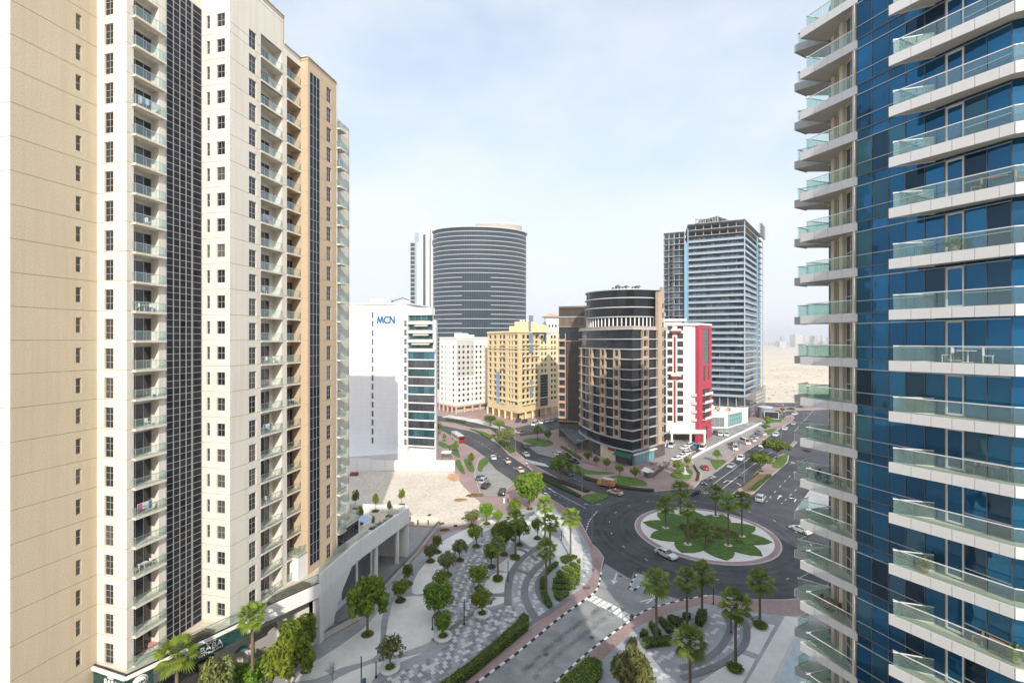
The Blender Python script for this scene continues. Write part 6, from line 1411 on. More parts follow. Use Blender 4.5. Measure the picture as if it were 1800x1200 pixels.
FAN = [('topmost little wedge', 'mid', [(1155, 40), (1190, 22), (1210, 30), (1210, 62), (1190, 65)]), ('second wedge from the top', 'mid', [(1080, 75), (1130, 50), (1180, 75), (1210, 95), (1210, 132), (1180, 128)]), ('third wedge from the top', 'mid', [(1008, 108), (1060, 85), (1210, 150), (1210, 187), (1160, 187)]),
 ('fourth wedge from the top', 'mid', [(958, 160), (1000, 128), (1210, 205), (1205, 238), (1150, 237), (970, 196)]), ('fifth wedge from the top', 'mid', [(930, 218), (960, 202), (1200, 247), (1200, 268), (1120, 274), (935, 256)]), ('sixth wedge from the top', 'mid', [(924, 275), (1170, 281), (1165, 306), (1110, 320), (920, 320)]), ('bottom wedge', 'mid', [(930, 337), (1110, 337), (1090, 372), (1000, 432), (950, 397)])]
for nm, m, p in FAN: hedge([C(*q) for q in p], .55, f'{nm} of the fan of low clipped hedges on the west plaza', m, group='fan shaped hedge bed')
for nm, p in (('upper', [(1000, 10), (1090, -20), (1190, 0), (1062, 70), (1015, 50)]), ('second', [(855, 150), (900, 90), (960, 48), (1010, 62), (930, 130), (885, 180)]), ('third', [(808, 200), (890, 190), (886, 316), (803, 316)]), ('lowest', [(808, 330), (882, 330), (945, 462), (890, 502), (838, 430)])): hedge([C(*q) for q in p], .6, f'{nm} dark hedge segment curving along the outside of the fan bed', 'dark', group='outer hedges of the fan bed')
for nm, m, p in (('bright small', 'mid', [(300, 705), (350, 643), (410, 680), (400, 712)]), ('leftmost upright', 'dark', [(388, 600), (430, 576), (530, 680), (510, 698), (440, 692)]), ('middle long', 'dark', [(470, 560), (510, 538), (640, 640), (600, 672), (560, 672)]), ('upper right long', 'dark', [(548, 540), (600, 522), (722, 570), (722, 602), (640, 622)]),
 ('small round', 'dark', [(680, 520), (720, 505), (782, 520), (770, 552), (718, 556)]), ('tall square', 'dark', [(830, 482), (926, 494), (915, 562), (875, 622), (795, 586)]), ('broad front', 'mid', [(335, 730), (610, 700), (622, 778), (350, 812)]), ('half hidden', 'dark', [(700, 660), (760, 618), (852, 638), (832, 682), (720, 722)]), ('brownish corner', 'brown', [(190, 792), (240, 722), (306, 734), (310, 802)])):
    hedge([D(*q) for q in p], .75 if nm != 'tall square' else 1.0, f'{nm} hedge of the leaf shaped bed on the east plaza', m, group='leaf shaped hedge bed')
# planted strips on medians, low scrub
def scrub_strip(px, label, m='dark', h=.5, name='shrub_bed'): hedge(px, h, label, m, name=name, cat='shrub bed', dens=14)
scrub_strip([(948, 837), (973, 846), (1022, 872), (1017, 874), (970, 851), (944, 841)], 'low shrubs along the near edge of the median')
scrub_strip([(955, 832), (985, 844), (1010, 853), (1038, 864), (1030, 866), (1000, 855), (970, 845), (950, 836)], 'reddish low shrubs along the far edge of the median', 'brown', .45)
scrub_strip([(862, 765), (880, 765), (898, 780), (908, 792), (898, 797), (880, 782)], 'yellow-green shrubs at the tip of the far median', 'mid', .45)
scrub_strip([(825, 754), (850, 760), (868, 768), (862, 772), (845, 763)], 'thin line of shrubs on the median opposite the bus', 'mid', .45)
scrub_strip([(1303, 857), (1312, 850), (1335, 832), (1330, 832)], 'shrub line on the left edge of the east planting bed', 'dark', .5)
scrub_strip([(1315, 862), (1328, 862), (1357, 836), (1350, 835)], 'shrub line on the right edge of the east planting bed', 'dark', .5)
scrub_strip([(1026, 842), (1052, 849), (1090, 858), (1130, 863), (1150, 864), (1150, 861), (1125, 859), (1092, 854), (1056, 845), (1030, 838)], 'brown ground cover edging the kerb in front of the brown tower', 'brown', .4)
scrub_strip([(1013, 820), (1017, 820), (1022, 830), (1030, 838), (1026, 840), (1016, 830)], 'small hedge strip at the mouth of the parking lane', 'mid', .45)
scrub_strip([(985, 786), (990, 785), (1024, 806), (1020, 809)], 'long narrow hedge beside the sloping forecourt', 'mid', .5)
scrub_strip([(1218, 818), (1221, 818), (1230, 832), (1228, 844), (1223, 846), (1226, 832)], 'curved brown hedge strip behind the statue lawn', 'brown', .4)
scrub_strip([(783, 735), (820, 741), (818, 744), (785, 738)], 'dark hedge before the white block arcade', 'dark', .7)
# tufts on the sand
for i, (px, py, s_, lab) in enumerate([(832, 871, 2.6, 'long tuft of yellow dry grass on the sand lot'), (807, 879, 1.9, 'smaller tuft of yellow dry grass on the sand lot'), (773, 921, .9, 'dry bush by the corner of the ramp wall'), (780, 932, 1.1, 'rounded yellow-green bush outside the ramp wall'), (759, 918, .9, 'spiky green bush behind the ramp rail'), (754, 906, .4, 'tiny dark bush on the sand'), (800, 925, .4, 'tiny bush near the plaza edge'), (813, 912, .4, 'tiny bush by the olive tree')]):
    x, y = G(px, py, .13); me = leaves_mesh('grass_tuft', [(0, 0, .15, s_ * .6, .25), (s_ * .7, .2, .15, s_ * .45, .2), (-s_ * .5, -.1, .1, s_ * .3, .2)], int(260 * s_), .16, leaf_mat('dry_grass', (.30, .20, .06), (.46, .33, .12)) if i < 3 else m_lf['olive'], i)
    tag(link('grass_tuft', me, None, (x, y, .13)), lab, 'grass tuft')
# ---- fan palms
def palm_parts(seed, mat, n=30, r=2.05):
    rg = random.Random(seed); mb = MB(); sk = MB()
    for i in range(n):
        a = i * 2.39996 + rg.uniform(-.2, .2); el = 1.25 - 2.0 * (i / n) + rg.uniform(-.12, .12); L = r * rg.uniform(.45, .58)
        d = Vector((math.cos(a) * math.cos(el), math.sin(a) * math.cos(el), math.sin(el))); side = Vector((-math.sin(a), math.cos(a), 0)); up = d.cross(side) * -1
        tip = d * L; mb.tube([(0, 0, 0), tuple(tip)], [.035, .02], 3, cap=False)
        fl_ = r * rg.uniform(.52, .68); nb = 11; droop = rg.uniform(.15, .4)
        for j in range(nb):
            th = -1.25 + 2.5 * j / (nb - 1); bd = (d * math.cos(th) + side * math.sin(th)).normalized(); ln = fl_ * (1 - .28 * abs(th)); wv = (side * math.cos(th) - d * math.sin(th)).normalized() * (fl_ * .085)
            m1 = tip + bd * ln * .55 + up * .03; e = tip + bd * ln - Vector((0, 0, droop * ln)) 
            mb.add([tip, m1 - wv, m1 + wv, e], [(0, 1, 2), (1, 3, 2)])
    for i in range(26):
        a = rg.uniform(0, 6.28); z = rg.uniform(-.9, -.1); q = rg.uniform(.25, .5); sk.add([(.16 * math.cos(a), .16 * math.sin(a), z + .25), (q * math.cos(a - .25), q * math.sin(a - .25), z - .5), (q * math.cos(a + .25), q * math.sin(a + .25), z - .5)], [(0, 1, 2)])
    return mb.mesh('crown', m_lf[mat]), sk.mesh('dead_fronds', m_skirt)
PP = {}
def palm(px, py, top, wpx, label, mat='palm', seed=0, pit='ring', z=.14, group=None):
    x, y = G(px, py, z); h = (py - top) / F * y; w = wpx / F * y; k = (mat, seed % 3)
    if k not in PP: PP[k] = palm_parts(seed % 3 + 1, mat)
    t = thing('fan_palm', label, 'palm tree', (x, y, z), seed * 1.3, group); s = w / 3.8; hc = h - 1.55 * s
    if 'ptrunk' not in MESHES:
        mb = MB(); mb.tube([(0, 0, 0), (0, 0, .05), (.01, 0, .3), (0, .01, .7), (0, 0, 1)], [.30, .24, .185, .17, .2], 10); MESHES['ptrunk'] = mb.mesh('trunk', m_ptr)
    link('trunk', MESHES['ptrunk'], t, (0, 0, 0), 0, (1, 1, hc)); link('crown', PP[k][0], t, (0, 0, hc), 0, s); link('dead_fronds', PP[k][1], t, (0, 0, hc), 0, s)
    if pit == 'bush': link('base_planting', cached('pbush', lambda: leaves_mesh('base_planting', [(0, 0, .35, 1.0, .42), (.3, .1, .3, .9, .4)], 1300, .12, m_lf['dark'], 8)), t)
    elif pit == 'ring': link('base_planting', MESHES.get('pitp') or MESHES['pitp'], t, (0, 0, .05), 0, 1.2)
    elif pit == 'sand': link('sand_ring', cached('sring', lambda: MB().lathe([(.95, 0), (.8, .2), (0, .24)], 14).mesh('sand_ring', m_lot)), t)
for p in [
 (875, 1019, 943, 32, 'palm rising from the gravel left of the lamp in the middle of the plaza', 'palm', 1, 'bush'), (906, 981, 896, 36, 'tall single palm standing above the dark plaza trees', 'palm', 2, 'bush'),
 (958, 950, 874, 34, 'palm with yellowish crown nearest the roadside big tree', 'palm_lit', 0, 'none'), (967, 1000, 905, 36, 'palm overlapping its neighbours behind the fan bed', 'palm', 1, 'none'), (960, 1040, 948, 40, 'palm at the left end of the fan bed, crown lowest of its cluster', 'palm', 2, 'none'), (1003, 980, 894, 38, 'bright sunlit palm beside the roundabout kerb', 'palm_lit', 1, 'none'),
 (1170, 928, 872, 38, 'leftmost palm of the roundabout', 'palm', 0, 'sand'), (1196, 905, 846, 38, 'palm at the back of the roundabout, tallest in view', 'palm', 1, 'sand'), (1258, 907, 853, 34, 'palm at the back right of the roundabout', 'palm', 2, 'sand'), (1280, 959, 870, 36, 'palm on the right half of the roundabout with long slim trunk', 'palm', 0, 'sand'), (1304, 943, 864, 38, 'rightmost palm of the roundabout', 'palm', 1, 'sand'), (1209, 957, 884, 30, 'palm in the centre planting of the roundabout', 'palm', 2, 'sand'), (1240, 958, 925, 24, 'short young palm low in the middle of the roundabout', 'palm', 0, 'none'),
 (1153.6, 1127, 1002, 54, 'tall palm with a yellow dead frond at the left of the leaf shaped bed', 'palm', 1, 'none'), (1207.6, 1103, 1001, 46, 'palm in front of the roundabout road, left of a close pair', 'palm', 2, 'none'), (1234, 1087, 990, 46, 'palm at the square hedge, right of a close pair', 'palm', 0, 'none'), (1213, 1222, 1103, 62, 'palm nearest the bottom edge with yellow-green young fronds', 'palm', 1, 'none'), (1293, 1176, 1039, 60, 'tall palm with a round bush at its foot beside the gravel triangle', 'palm', 2, 'bush'), (1335.6, 1101, 1003, 48, 'rightmost palm of the east plaza with a round bush at its foot', 'palm', 0, 'bush'),
 (443.8, 1234, 1062, 50, 'sunlit palm in front of the white wall beside the restaurant sign', 'palm_lit', 1, 'none'), (311, 1323, 1124, 66, 'sunlit palm before the black restaurant front, cut by the bottom edge', 'palm_lit', 2, 'none')]:
    palm(*p)
# shrubs in the middle of the roundabout
t = thing('flower_mound', 'mound of yellowish flowering shrubs in the centre of the roundabout', 'shrub bed', (44.5, 103.5, .16)); rg = random.Random(3)
link('shrubs', leaves_mesh('shrubs', [(rg.gauss(0, 2.6), rg.gauss(0, 2.0), .35, rg.uniform(.7, 1.4), .45) for _ in range(26)], 9000, .13, leaf_mat('leaves_mound', (.11, .14, .03), (.32, .29, .08), 1.5), 12), t)
link('shrubs', leaves_mesh('shrubs', [(rg.gauss(-2, 1.6), rg.gauss(3, 1.5), .4, rg.uniform(.7, 1.3), .6) for _ in range(9)], 3600, .14, m_lf['dark'], 13), t)
# small trees and planters on the pool deck
def deck_tree(px, py, top, wpx, label, mat='olive', sd=0, ped=(.9, .9), pm=None):
    z = ZP; x, y = G(px, py, z); h = (py - top) / F * y; w = wpx / F * y; t = thing('planter_tree', label, 'potted tree', (x, y, z)); k = ('deck', mat, sd % 2)
    if k not in PROTO: PROTO[k] = tree_parts('t', sd % 2 + 20, 5, 5, 2.2, m_lf[mat], 700, .3)
    link('crown', PROTO[k][0], t, (0, 0, .5), 0, (w / 5, w / 5, h / 5)); link('trunk', PROTO[k][1], t, (0, 0, .5), 0, (w / 5, w / 5, h / 5))
    link('planter', MB().box(-ped[0], ped[0], -ped[1], ped[1], 0, .55).mesh('planter', m_white), t); link('soil', MB().box(-ped[0] + .2, ped[0] - .2, -ped[1] + .2, ped[1] - .2, .55, .58).mesh('soil', m_soil), t); link('ground_cover', cached(('dgc', ped), lambda: leaves_mesh('ground_cover', [(0, 0, .6, ped[0] * .8, .25)], 260, .12, m_lf['olive'], 4)), t)
deck_tree(706, 892, 864, 14, 'young tree in the corner planter of the pool deck', 'mid', 0); deck_tree(660, 903, 872, 13, 'young tree beside the life ring on the pool deck', 'mid', 1); deck_tree(625, 898, 866, 15, 'tall dark narrow tree by the back wall of the pool', 'dark', 0, (.7, .7)); deck_tree(632, 926, 894, 15, 'small dark-leaved tree in the planter at the near edge of the pool', 'dark', 1, (.9, .7)); deck_tree(656, 934, 912, 7, 'thin sapling in the soil bed on the pool deck', 'olive', 0, (1.0, .7)); deck_tree(684, 912, 884, 9, 'bare slim sapling near the pool loungers', 'olive', 1, (.9, .9))
# ---------------------------------------------------------------- vehicles
m_tyre = M('tyre', (.02, .02, .02), .9, .1); m_rim = M('rim', (.45, .46, .48), .35, .05, metal=.7); m_cg = glass_dark('car_glass', (.02, .024, .028), .05, 1.0, .2, wav=0)
m_hl = M('headlight', (.75, .76, .74), .15, .02, spec=.8); m_tl = M('tail_light', (.4, .01, .01), .25, .02)
def paint(n, c): return M('paint_' + n, c, .28, .02, .5, coat=.6, metal=.1)
PAINT = {'white': paint('white', (.74, .75, .76)), 'silver': paint('silver', (.42, .44, .46)), 'grey': paint('grey', (.13, .14, .15)), 'black': paint('black', (.018, .018, .02)), 'red': paint('red', (.36, .02, .03)), 'cream': paint('cream', (.66, .58, .42)), 'blue': paint('blue', (.03, .16, .30)), 'darkgrey': paint('darkgrey', (.05, .055, .06)), 'green': paint('green', (.02, .25, .18)), 'yellow': paint('yellow', (.70, .48, .05)), 'orange': paint('orange', (.55, .13, .04)), 'teal': paint('teal', (.05, .13, .13))}
SHAPES = {  # length, width, hull profile (x, z) and cabin: x0,x1 base, x2,x3 roof, belt z, roof z
 'sedan': (4.6, 1.8, [(-2.3, .45), (-2.28, .85), (-1.9, .98), (-1.2, 1.0), (.75, .98), (1.6, .86), (2.15, .72), (2.3, .5)], (-1.75, 1.05, -1.05, .35, .97, 1.44)),
 'suv': (4.7, 1.9, [(-2.35, .5), (-2.33, 1.05), (-2.2, 1.12), (.9, 1.12), (1.8, 1.02), (2.25, .88), (2.35, .5)], (-2.25, 1.15, -1.95, .45, 1.1, 1.75)),
 'van': (5.0, 1.9, [(-2.5, .45), (-2.48, 1.2), (-2.4, 1.25), (1.3, 1.22), (2.1, 1.05), (2.45, .8), (2.5, .45)], (-2.46, 1.75, -2.4, .95, 1.2, 2.15)),
 'minibus': (5.9, 2.0, [(-2.95, .45), (-2.93, 1.25), (2.0, 1.25), (2.6, 1.1), (2.92, .8), (2.95, .45)], (-2.93, 2.3, -2.88, 1.7, 1.22, 2.4)),
}
def car_meshes(kind, col, roofcol=None):
    L, W_, prof, (c0, c1, r0, r1, zb, zr) = SHAPES[kind]; hw = W_ / 2; mb = MB()
    lo = [(prof[0][0] + .06, .28)] + prof + [(prof[-1][0] - .04, .28)]
    secs = [(-hw + .02, .0), (-hw, .0), (-hw * .96, .06), (hw * .96, .06), (hw, .0), (hw - .02, 0)]
    ys = [(-hw, .93), (-hw * .9, 1.0), (hw * .9, 1.0), (hw, .93)]; n = len(lo); vs = []
    for y, f in ys: vs += [(x * (1 if f == 1 else .985), y, .28 + (z - .28) * f) for x, z in lo]
    fs = [(i * n + j, i * n + j + 1, (i + 1) * n + j + 1, (i + 1) * n + j) for i in range(3) for j in range(n - 1)]
    mb.add(vs, fs, 0, True); mb.add(vs[:n], [tuple(range(n - 1, -1, -1))], 0); mb.add(vs[-n:], [tuple(range(n))], 0); mb.add([vs[0], vs[n - 1], vs[-1], vs[-n]], [(0, 1, 2, 3)])
    body = mb.mesh('body', PAINT[col])
    rf = MB(); iw = hw * .80; bw = hw * .93
    rf.add([(r0, -iw, zr - .05), (r1, -iw, zr - .05), (r1, iw, zr - .05), (r0, iw, zr - .05), (r0 + .1, -iw * .85, zr), (r1 - .15, -iw * .85, zr), (r1 - .15, iw * .85, zr), (r0 + .1, iw * .85, zr)], [(4, 5, 6, 7), (0, 1, 5, 4), (1, 2, 6, 5), (2, 3, 7, 6), (3, 0, 4, 7)], 0, True)
    for s in (-1, 1):
        for (a, b) in ((c0, r0), (c1, r1)): rf.bar((a, bw * s, zb), (b, iw * s, zr - .04), .07)
        xm = (r0 + r1) / 2 + .1; rf.bar((xm, (bw + .005) * s, zb), (xm, (iw + .01) * s, zr - .04), .07)
    roof = rf.mesh('roof', PAINT[roofcol or col])
    gl = MB(); B4 = [(c0, -bw, zb), (c1, -bw, zb), (c1, bw, zb), (c0, bw, zb)]; T4 = [(r0, -iw, zr - .05), (r1, -iw, zr - .05), (r1, iw, zr - .05), (r0, iw, zr - .05)]
    gl.add(B4 + T4, [(0, 1, 5, 4), (1, 2, 6, 5), (2, 3, 7, 6), (3, 0, 4, 7)]); glass = gl.mesh('windows', m_cg)
    li = MB(); xf = prof[-1][0] - .09; xb = prof[0][0] + .01
    return body, roof, glass, (L, W_, xf, xb)
wheel_me = MB().tube([(0, -.11, 0), (0, .11, 0)], .34, 16, 0, True).mesh('tyre', m_tyre); rim_me = MB().tube([(0, -.125, 0), (0, .125, 0)], .2, 10, 0, True).mesh('rim', m_rim)
hl_me = MB().box(-.12, .05, -.2, .2, -.07, .08).mesh('headlight', m_hl); tl_me = MB().box(-.03, .1, -.18, .18, -.08, .1).mesh('tail_light', m_tl)
CARC = {}
def car(px, py, qx, qy, kind, col, label, roofcol=None, group=None, z=.012, sc=1.0, sign=False):
    """(px,py) where it stands, (qx,qy) a point its nose aims at"""
    a = G(px, py, z); b = G(qx, qy, z); rz = math.atan2(b[1] - a[1], b[0] - a[0]); k = (kind, col, roofcol)
    if k not in CARC: CARC[k] = car_meshes(*k)
    bo, ro, gl, (L, W_, xf, xb) = CARC[k]
    t = thing('parked_car' if group and 'parked' in group else ('van' if kind in ('van', 'minibus') else 'car'), label, 'van' if kind in ('van', 'minibus') else 'car', (a[0], a[1], z), rz, group)
    link('body', bo, t); link('roof', ro, t); link('windows', gl, t)
    for sx in (-1, 1):
        for sy in (-1, 1):
            w = link('wheel', wheel_me, t, (sx * L * .30, sy * (W_ / 2 - .10), .34)); link('rim', rim_me, w)
    for sy in (-1, 1): link('headlight', hl_me, t, (xf, sy * W_ * .36, .62)); link('tail_light', tl_me, t, (xb - .01, sy * W_ * .37, .8))
    if sign: link('roof_sign', cached('taxisign', lambda: MB().box(-.1, .1, -.3, .3, 0, .16).mesh('roof_sign', m_lett)), t, (-.1, 0, 1.44))
    return t
g5 = lambda x, y: (1150 + x / 6, 700 + y / 6)
car(1171, 977, 1188, 985, 'sedan', 'white', 'white saloon driving round the near left of the roundabout')
car(1407, 934, 1392, 928, 'sedan', 'white', 'white saloon leaving the roundabout beside the glass tower')
car(1081, 868, 1070, 865, 'sedan', 'cream', 'cream taxi with red roof entering the roundabout', 'orange', sign=True)
car(867, 806, 862, 799, 'sedan', 'white', 'white saloon alone in the curved road below the bus')
car(892, 812, 884, 802, 'sedan', 'cream', 'pale taxi with red roof on the curved road', 'red', sign=True)
car(914, 828, 903, 818, 'sedan', 'cream', 'taxi with yellow roof passing the big tree', 'yellow', sign=True)
car(925, 801, 931, 806, 'sedan', 'white', 'white saloon waiting at the zebra crossing')
car(923, 788, 930, 793, 'suv', 'black', 'black off-roader behind the white saloon at the zebra crossing')
car(871, 768, 880, 772, 'sedan', 'red', 'dark red car half hidden by the median tree')
car(913, 762, 905, 759, 'suv', 'white', 'white and red patrol style car near the small lawn', 'red')
car(844, 842, 853, 834, 'sedan', 'teal', 'dark green car, furthest of three in the parking bay', group='parked cars by the sand lot')
car(850, 848, 859, 840, 'suv', 'silver', 'silver off-roader, middle of three in the parking bay', group='parked cars by the sand lot')
car(854, 856, 863, 848, 'sedan', 'black', 'black car, nearest of three in the parking bay', group='parked cars by the sand lot')
car(883, 868, 888, 854, 'suv', 'black', 'black hatchback parked alone beside the big round tree')
car(986, 802, 996, 804, 'suv', 'white', 'white car parked behind the median tree', group='cars parked on the forecourt lane', z=.14)
car(994, 804, 1004, 806, 'suv', 'black', 'black car parked beside the white one on the forecourt lane', group='cars parked on the forecourt lane', z=.14)
car(1008, 813, 1020, 816, 'sedan', 'black', 'black saloon near the end of the forecourt lane', group='cars parked on the forecourt lane', z=.14)
car(999, 834, 1008, 838, 'sedan', 'darkgrey', 'dark saloon in shade under the median tree crown')
car(1239, 824, 1232, 816, 'sedan', 'red', 'dark red saloon turning out of the slip road')
car(1286, 821, 1272, 829, 'sedan', 'silver', 'silver saloon following the black car toward the roundabout')
car(1302, 808, 1290, 818, 'suv', 'white', 'white off-roader behind the silver saloon')
car(1243, 850, 1228, 858, 'sedan', 'darkgrey', 'dark grey saloon arriving at the roundabout')
car(1219, 868, 1205, 872, 'sedan', 'black', 'black saloon just entering the roundabout from the east road')
car(1340, 785, 1325, 793, 'sedan', 'white', 'white saloon beside the umbrella tree')
car(1364, 766, 1352, 774, 'suv', 'white', 'white car abreast of the parked row on the east road')
car(1380, 755, 1370, 762, 'sedan', 'white', 'white saloon next but one behind on the east road')
car(1395, 746, 1385, 753, 'sedan', 'silver', 'silver saloon closest to the corner of the far junction')
car(1397, 729, 1385, 732, 'suv', 'white', 'white van-like car turning at the far junction')
car(1337, 879, 1350, 862, 'suv', 'silver', 'grey car driving away on the right carriageway')
car(1421, 792, 1430, 784, 'sedan', 'darkgrey', 'dark saloon far right beside the glass tower balconies')
car(1390, 720, 1380, 719, 'sedan', 'darkgrey', 'dark saloon on the cross street, right hand one')
car(1406, 716, 1395, 716, 'sedan', 'black', 'black saloon stopped on the cross street')
car(1370, 713, 1360, 712, 'suv', 'silver', 'silver car on the cross street behind the corner tree')
for (x, y, kd, cl, lab) in [(800, 400 , 'suv', 'grey', 'grey car furthest along the slip road row'), (1105, 370, 'suv', 'silver', 'silver car at the top of the slip road row'), (1140, 382, 'sedan', 'white', 'white car beside the silver one at the top of the slip road row'), (1085, 400, 'sedan', 'grey', 'dark grey car second in the slip road row'), (1055, 418, 'sedan', 'silver', 'silver saloon third in the slip road row'), (1025, 452, 'sedan', 'white', 'white saloon next to the minibus')][1:]:
    p = g5(x, y); car(p[0], p[1], p[0] - 9, p[1] - 3, kd, cl, lab, group='cars parked along the slip road')
p = g5(960, 478); car(p[0], p[1], p[0] + 9, p[1] + 4, 'minibus', 'white', 'white minibus parked in the slip road row')
p = g5(855, 540); car(p[0], p[1], p[0] + 1, p[1] + 6, 'van', 'white', 'white van at the near end of the slip road row')
p = g5(835, 500); car(p[0], p[1], p[0] - 8, p[1] - 2, 'suv', 'grey', 'dark car behind the white van on the slip road', group='cars parked along the slip road')
for (x, y, kd, cl, lab) in [(235, 650, 'sedan', 'white', 'white saloon nearest the cafe terrace in the car park'), (290, 620, 'sedan', 'white', 'white saloon second from the cafe terrace in the car park'), (325, 600, 'suv', 'white', 'white off-roader third from the cafe terrace'), (375, 580, 'sedan', 'silver', 'silver saloon beside the red car in the car park'), (420, 565, 'sedan', 'darkgrey', 'dark car at the white wall in the car park'), (320, 535, 'sedan', 'white', 'white saloon in the second row behind the cafe'), (360, 510, 'suv', 'white', 'white car beyond the second row saloon'), (440, 525, 'suv', 'blue', 'blue car beside the white van in the car park')]:
    p = g5(x, y); car(p[0], p[1], p[0] - 8, p[1] + 1.5, kd, cl, lab, group='cars parked beside the brown tower', z=.145)
p = g5(510, 540); car(p[0], p[1], p[0] - 5, p[1] + 4, 'van', 'white', 'white panel van at the end of the car park row', z=.145)
p = g5(185, 510); car(p[0], p[1], p[0] - 4, p[1] + 4, 'minibus', 'white', 'white minibus beside the brown tower wall, right one', z=.145)
p = g5(110, 500); car(p[0], p[1], p[0] - 4, p[1] + 4, 'van', 'white', 'white van beside the brown tower wall, left one', z=.145)
for (x, y, cl, lab) in [(645, 378, 'darkgrey', 'dark car parked behind the red tower'), (705, 392, 'white', 'white car parked behind the red tower, middle of three'), (770, 395, 'white', 'white car parked behind the red tower, nearest the white wall')]:
    p = g5(x, y); car(p[0], p[1], p[0] - 3, p[1] + 3, 'suv', cl, lab, group='cars parked behind the red tower', z=.145)
for i, (px, py, cl, lab) in enumerate([(911, 741, 'darkgrey', 'dark car under the arcade of the yellow block, left one'), (922, 742, 'black', 'black car under the arcade of the yellow block, right one'), (953, 744, 'white', 'white car next to the little bus'), (962, 742, 'white', 'white car third along the side street'), (970, 741, 'silver', 'silver car on the side street'), (978, 739, 'darkgrey', 'dark car further up the side street')]):
    car(px, py, px - 6, py + 3, 'suv', cl, lab, group='cars parked on the side street', z=.145)
car(940, 747, 932, 751, 'minibus', 'white', 'white and brown minibus on the side street', z=.145)
# city bus
a = G(805, 774); b = G(818, 783); rz = math.atan2(b[1] - a[1], b[0] - a[0]); bus = thing('bus', 'long white city bus with red front on the curved road', 'bus', (*a, .012), rz)
link('body', MB().box(-6, 5.2, -1.25, 1.25, .35, 1.2).box(-6, 5.2, -1.25, 1.25, 2.5, 3.05).mesh('body', PAINT['white']), bus); link('front', MB().box(5.21, 6.1, -1.25, 1.25, .35, 1.5).box(5.21, 5.9, -1.2, 1.2, 2.5, 3.0).mesh('front', PAINT['red'])
, bus); link('windows', MB().box(-5.95, 5.95, -1.2, 1.2, 1.21, 2.49).mesh('windows', m_cg), bus)
mb = MB()
for i in range(7): mb.box(-5.9 + i * 1.8, -5.8 + i * 1.8, -1.26, 1.26, 1.21, 2.49)
link('pillars', mb.mesh('pillars', PAINT['white']), bus); link('roof_units', MB().box(-4, -1.5, -.9, .9, 3.05, 3.3).box(1, 2.6, -.8, .8, 3.05, 3.25).mesh('roof_units', PAINT['silver']), bus)
for x in (-3.8, 3.6):
    for s in (-1, 1): w = link('wheel', wheel_me, bus, (x, s * 1.15, .45), 0, 1.35); link('rim', rim_me, w)
# painted delivery truck
a = G(1065, 855); b = G(1050, 852); rz = math.atan2(b[1] - a[1], b[0] - a[0]); tk = thing('delivery_truck', 'small delivery truck painted pink, purple and yellow entering the north road', 'truck', (*a, .012), rz)
m_pk = M('truck_pink', (.50, .10, .22), .35, .3, .7, col2=(.62, .38, .05)); link('cargo_box', MB().box(-2.6, 1.0, -.95, .95, .6, 2.5).mesh('cargo_box', m_pk), tk); link('box_roof', MB().box(-2.6, 1.0, -.95, .95, 2.501, 2.56).mesh('box_roof', PAINT['white']), tk)
link('cab', MB().add([(1.05, -.9, .5), (2.5, -.9, .5), (2.45, -.9, 1.2), (1.95, -.85, 2.05), (1.05, -.85, 2.1), (1.05, .9, .5), (2.5, .9, .5), (2.45, .9, 1.2), (1.95, .85, 2.05), (1.05, .85, 2.1)], [(0, 1, 2, 3, 4), (9, 8, 7, 6, 5), (1, 6, 7, 2), (2, 7, 8, 3), (3, 8, 9, 4), (0, 5, 6, 1), (4, 9, 5, 0)]).mesh('cab', M('truck_yellow', (.62, .38, .05), .35)), tk)
link('windscreen', MB().add([(2.46, -.8, 1.25), (2.46, .8, 1.25), (2.0, .75, 1.98), (2.0, -.75, 1.98)], [(0, 1, 2, 3), (3, 2, 1, 0)]).mesh('windscreen', m_cg), tk)
for x in (-1.7, 1.7):
    for s in (-1, 1): w = link('wheel', wheel_me, tk, (x, s * .85, .36)); link('rim', rim_me, w)
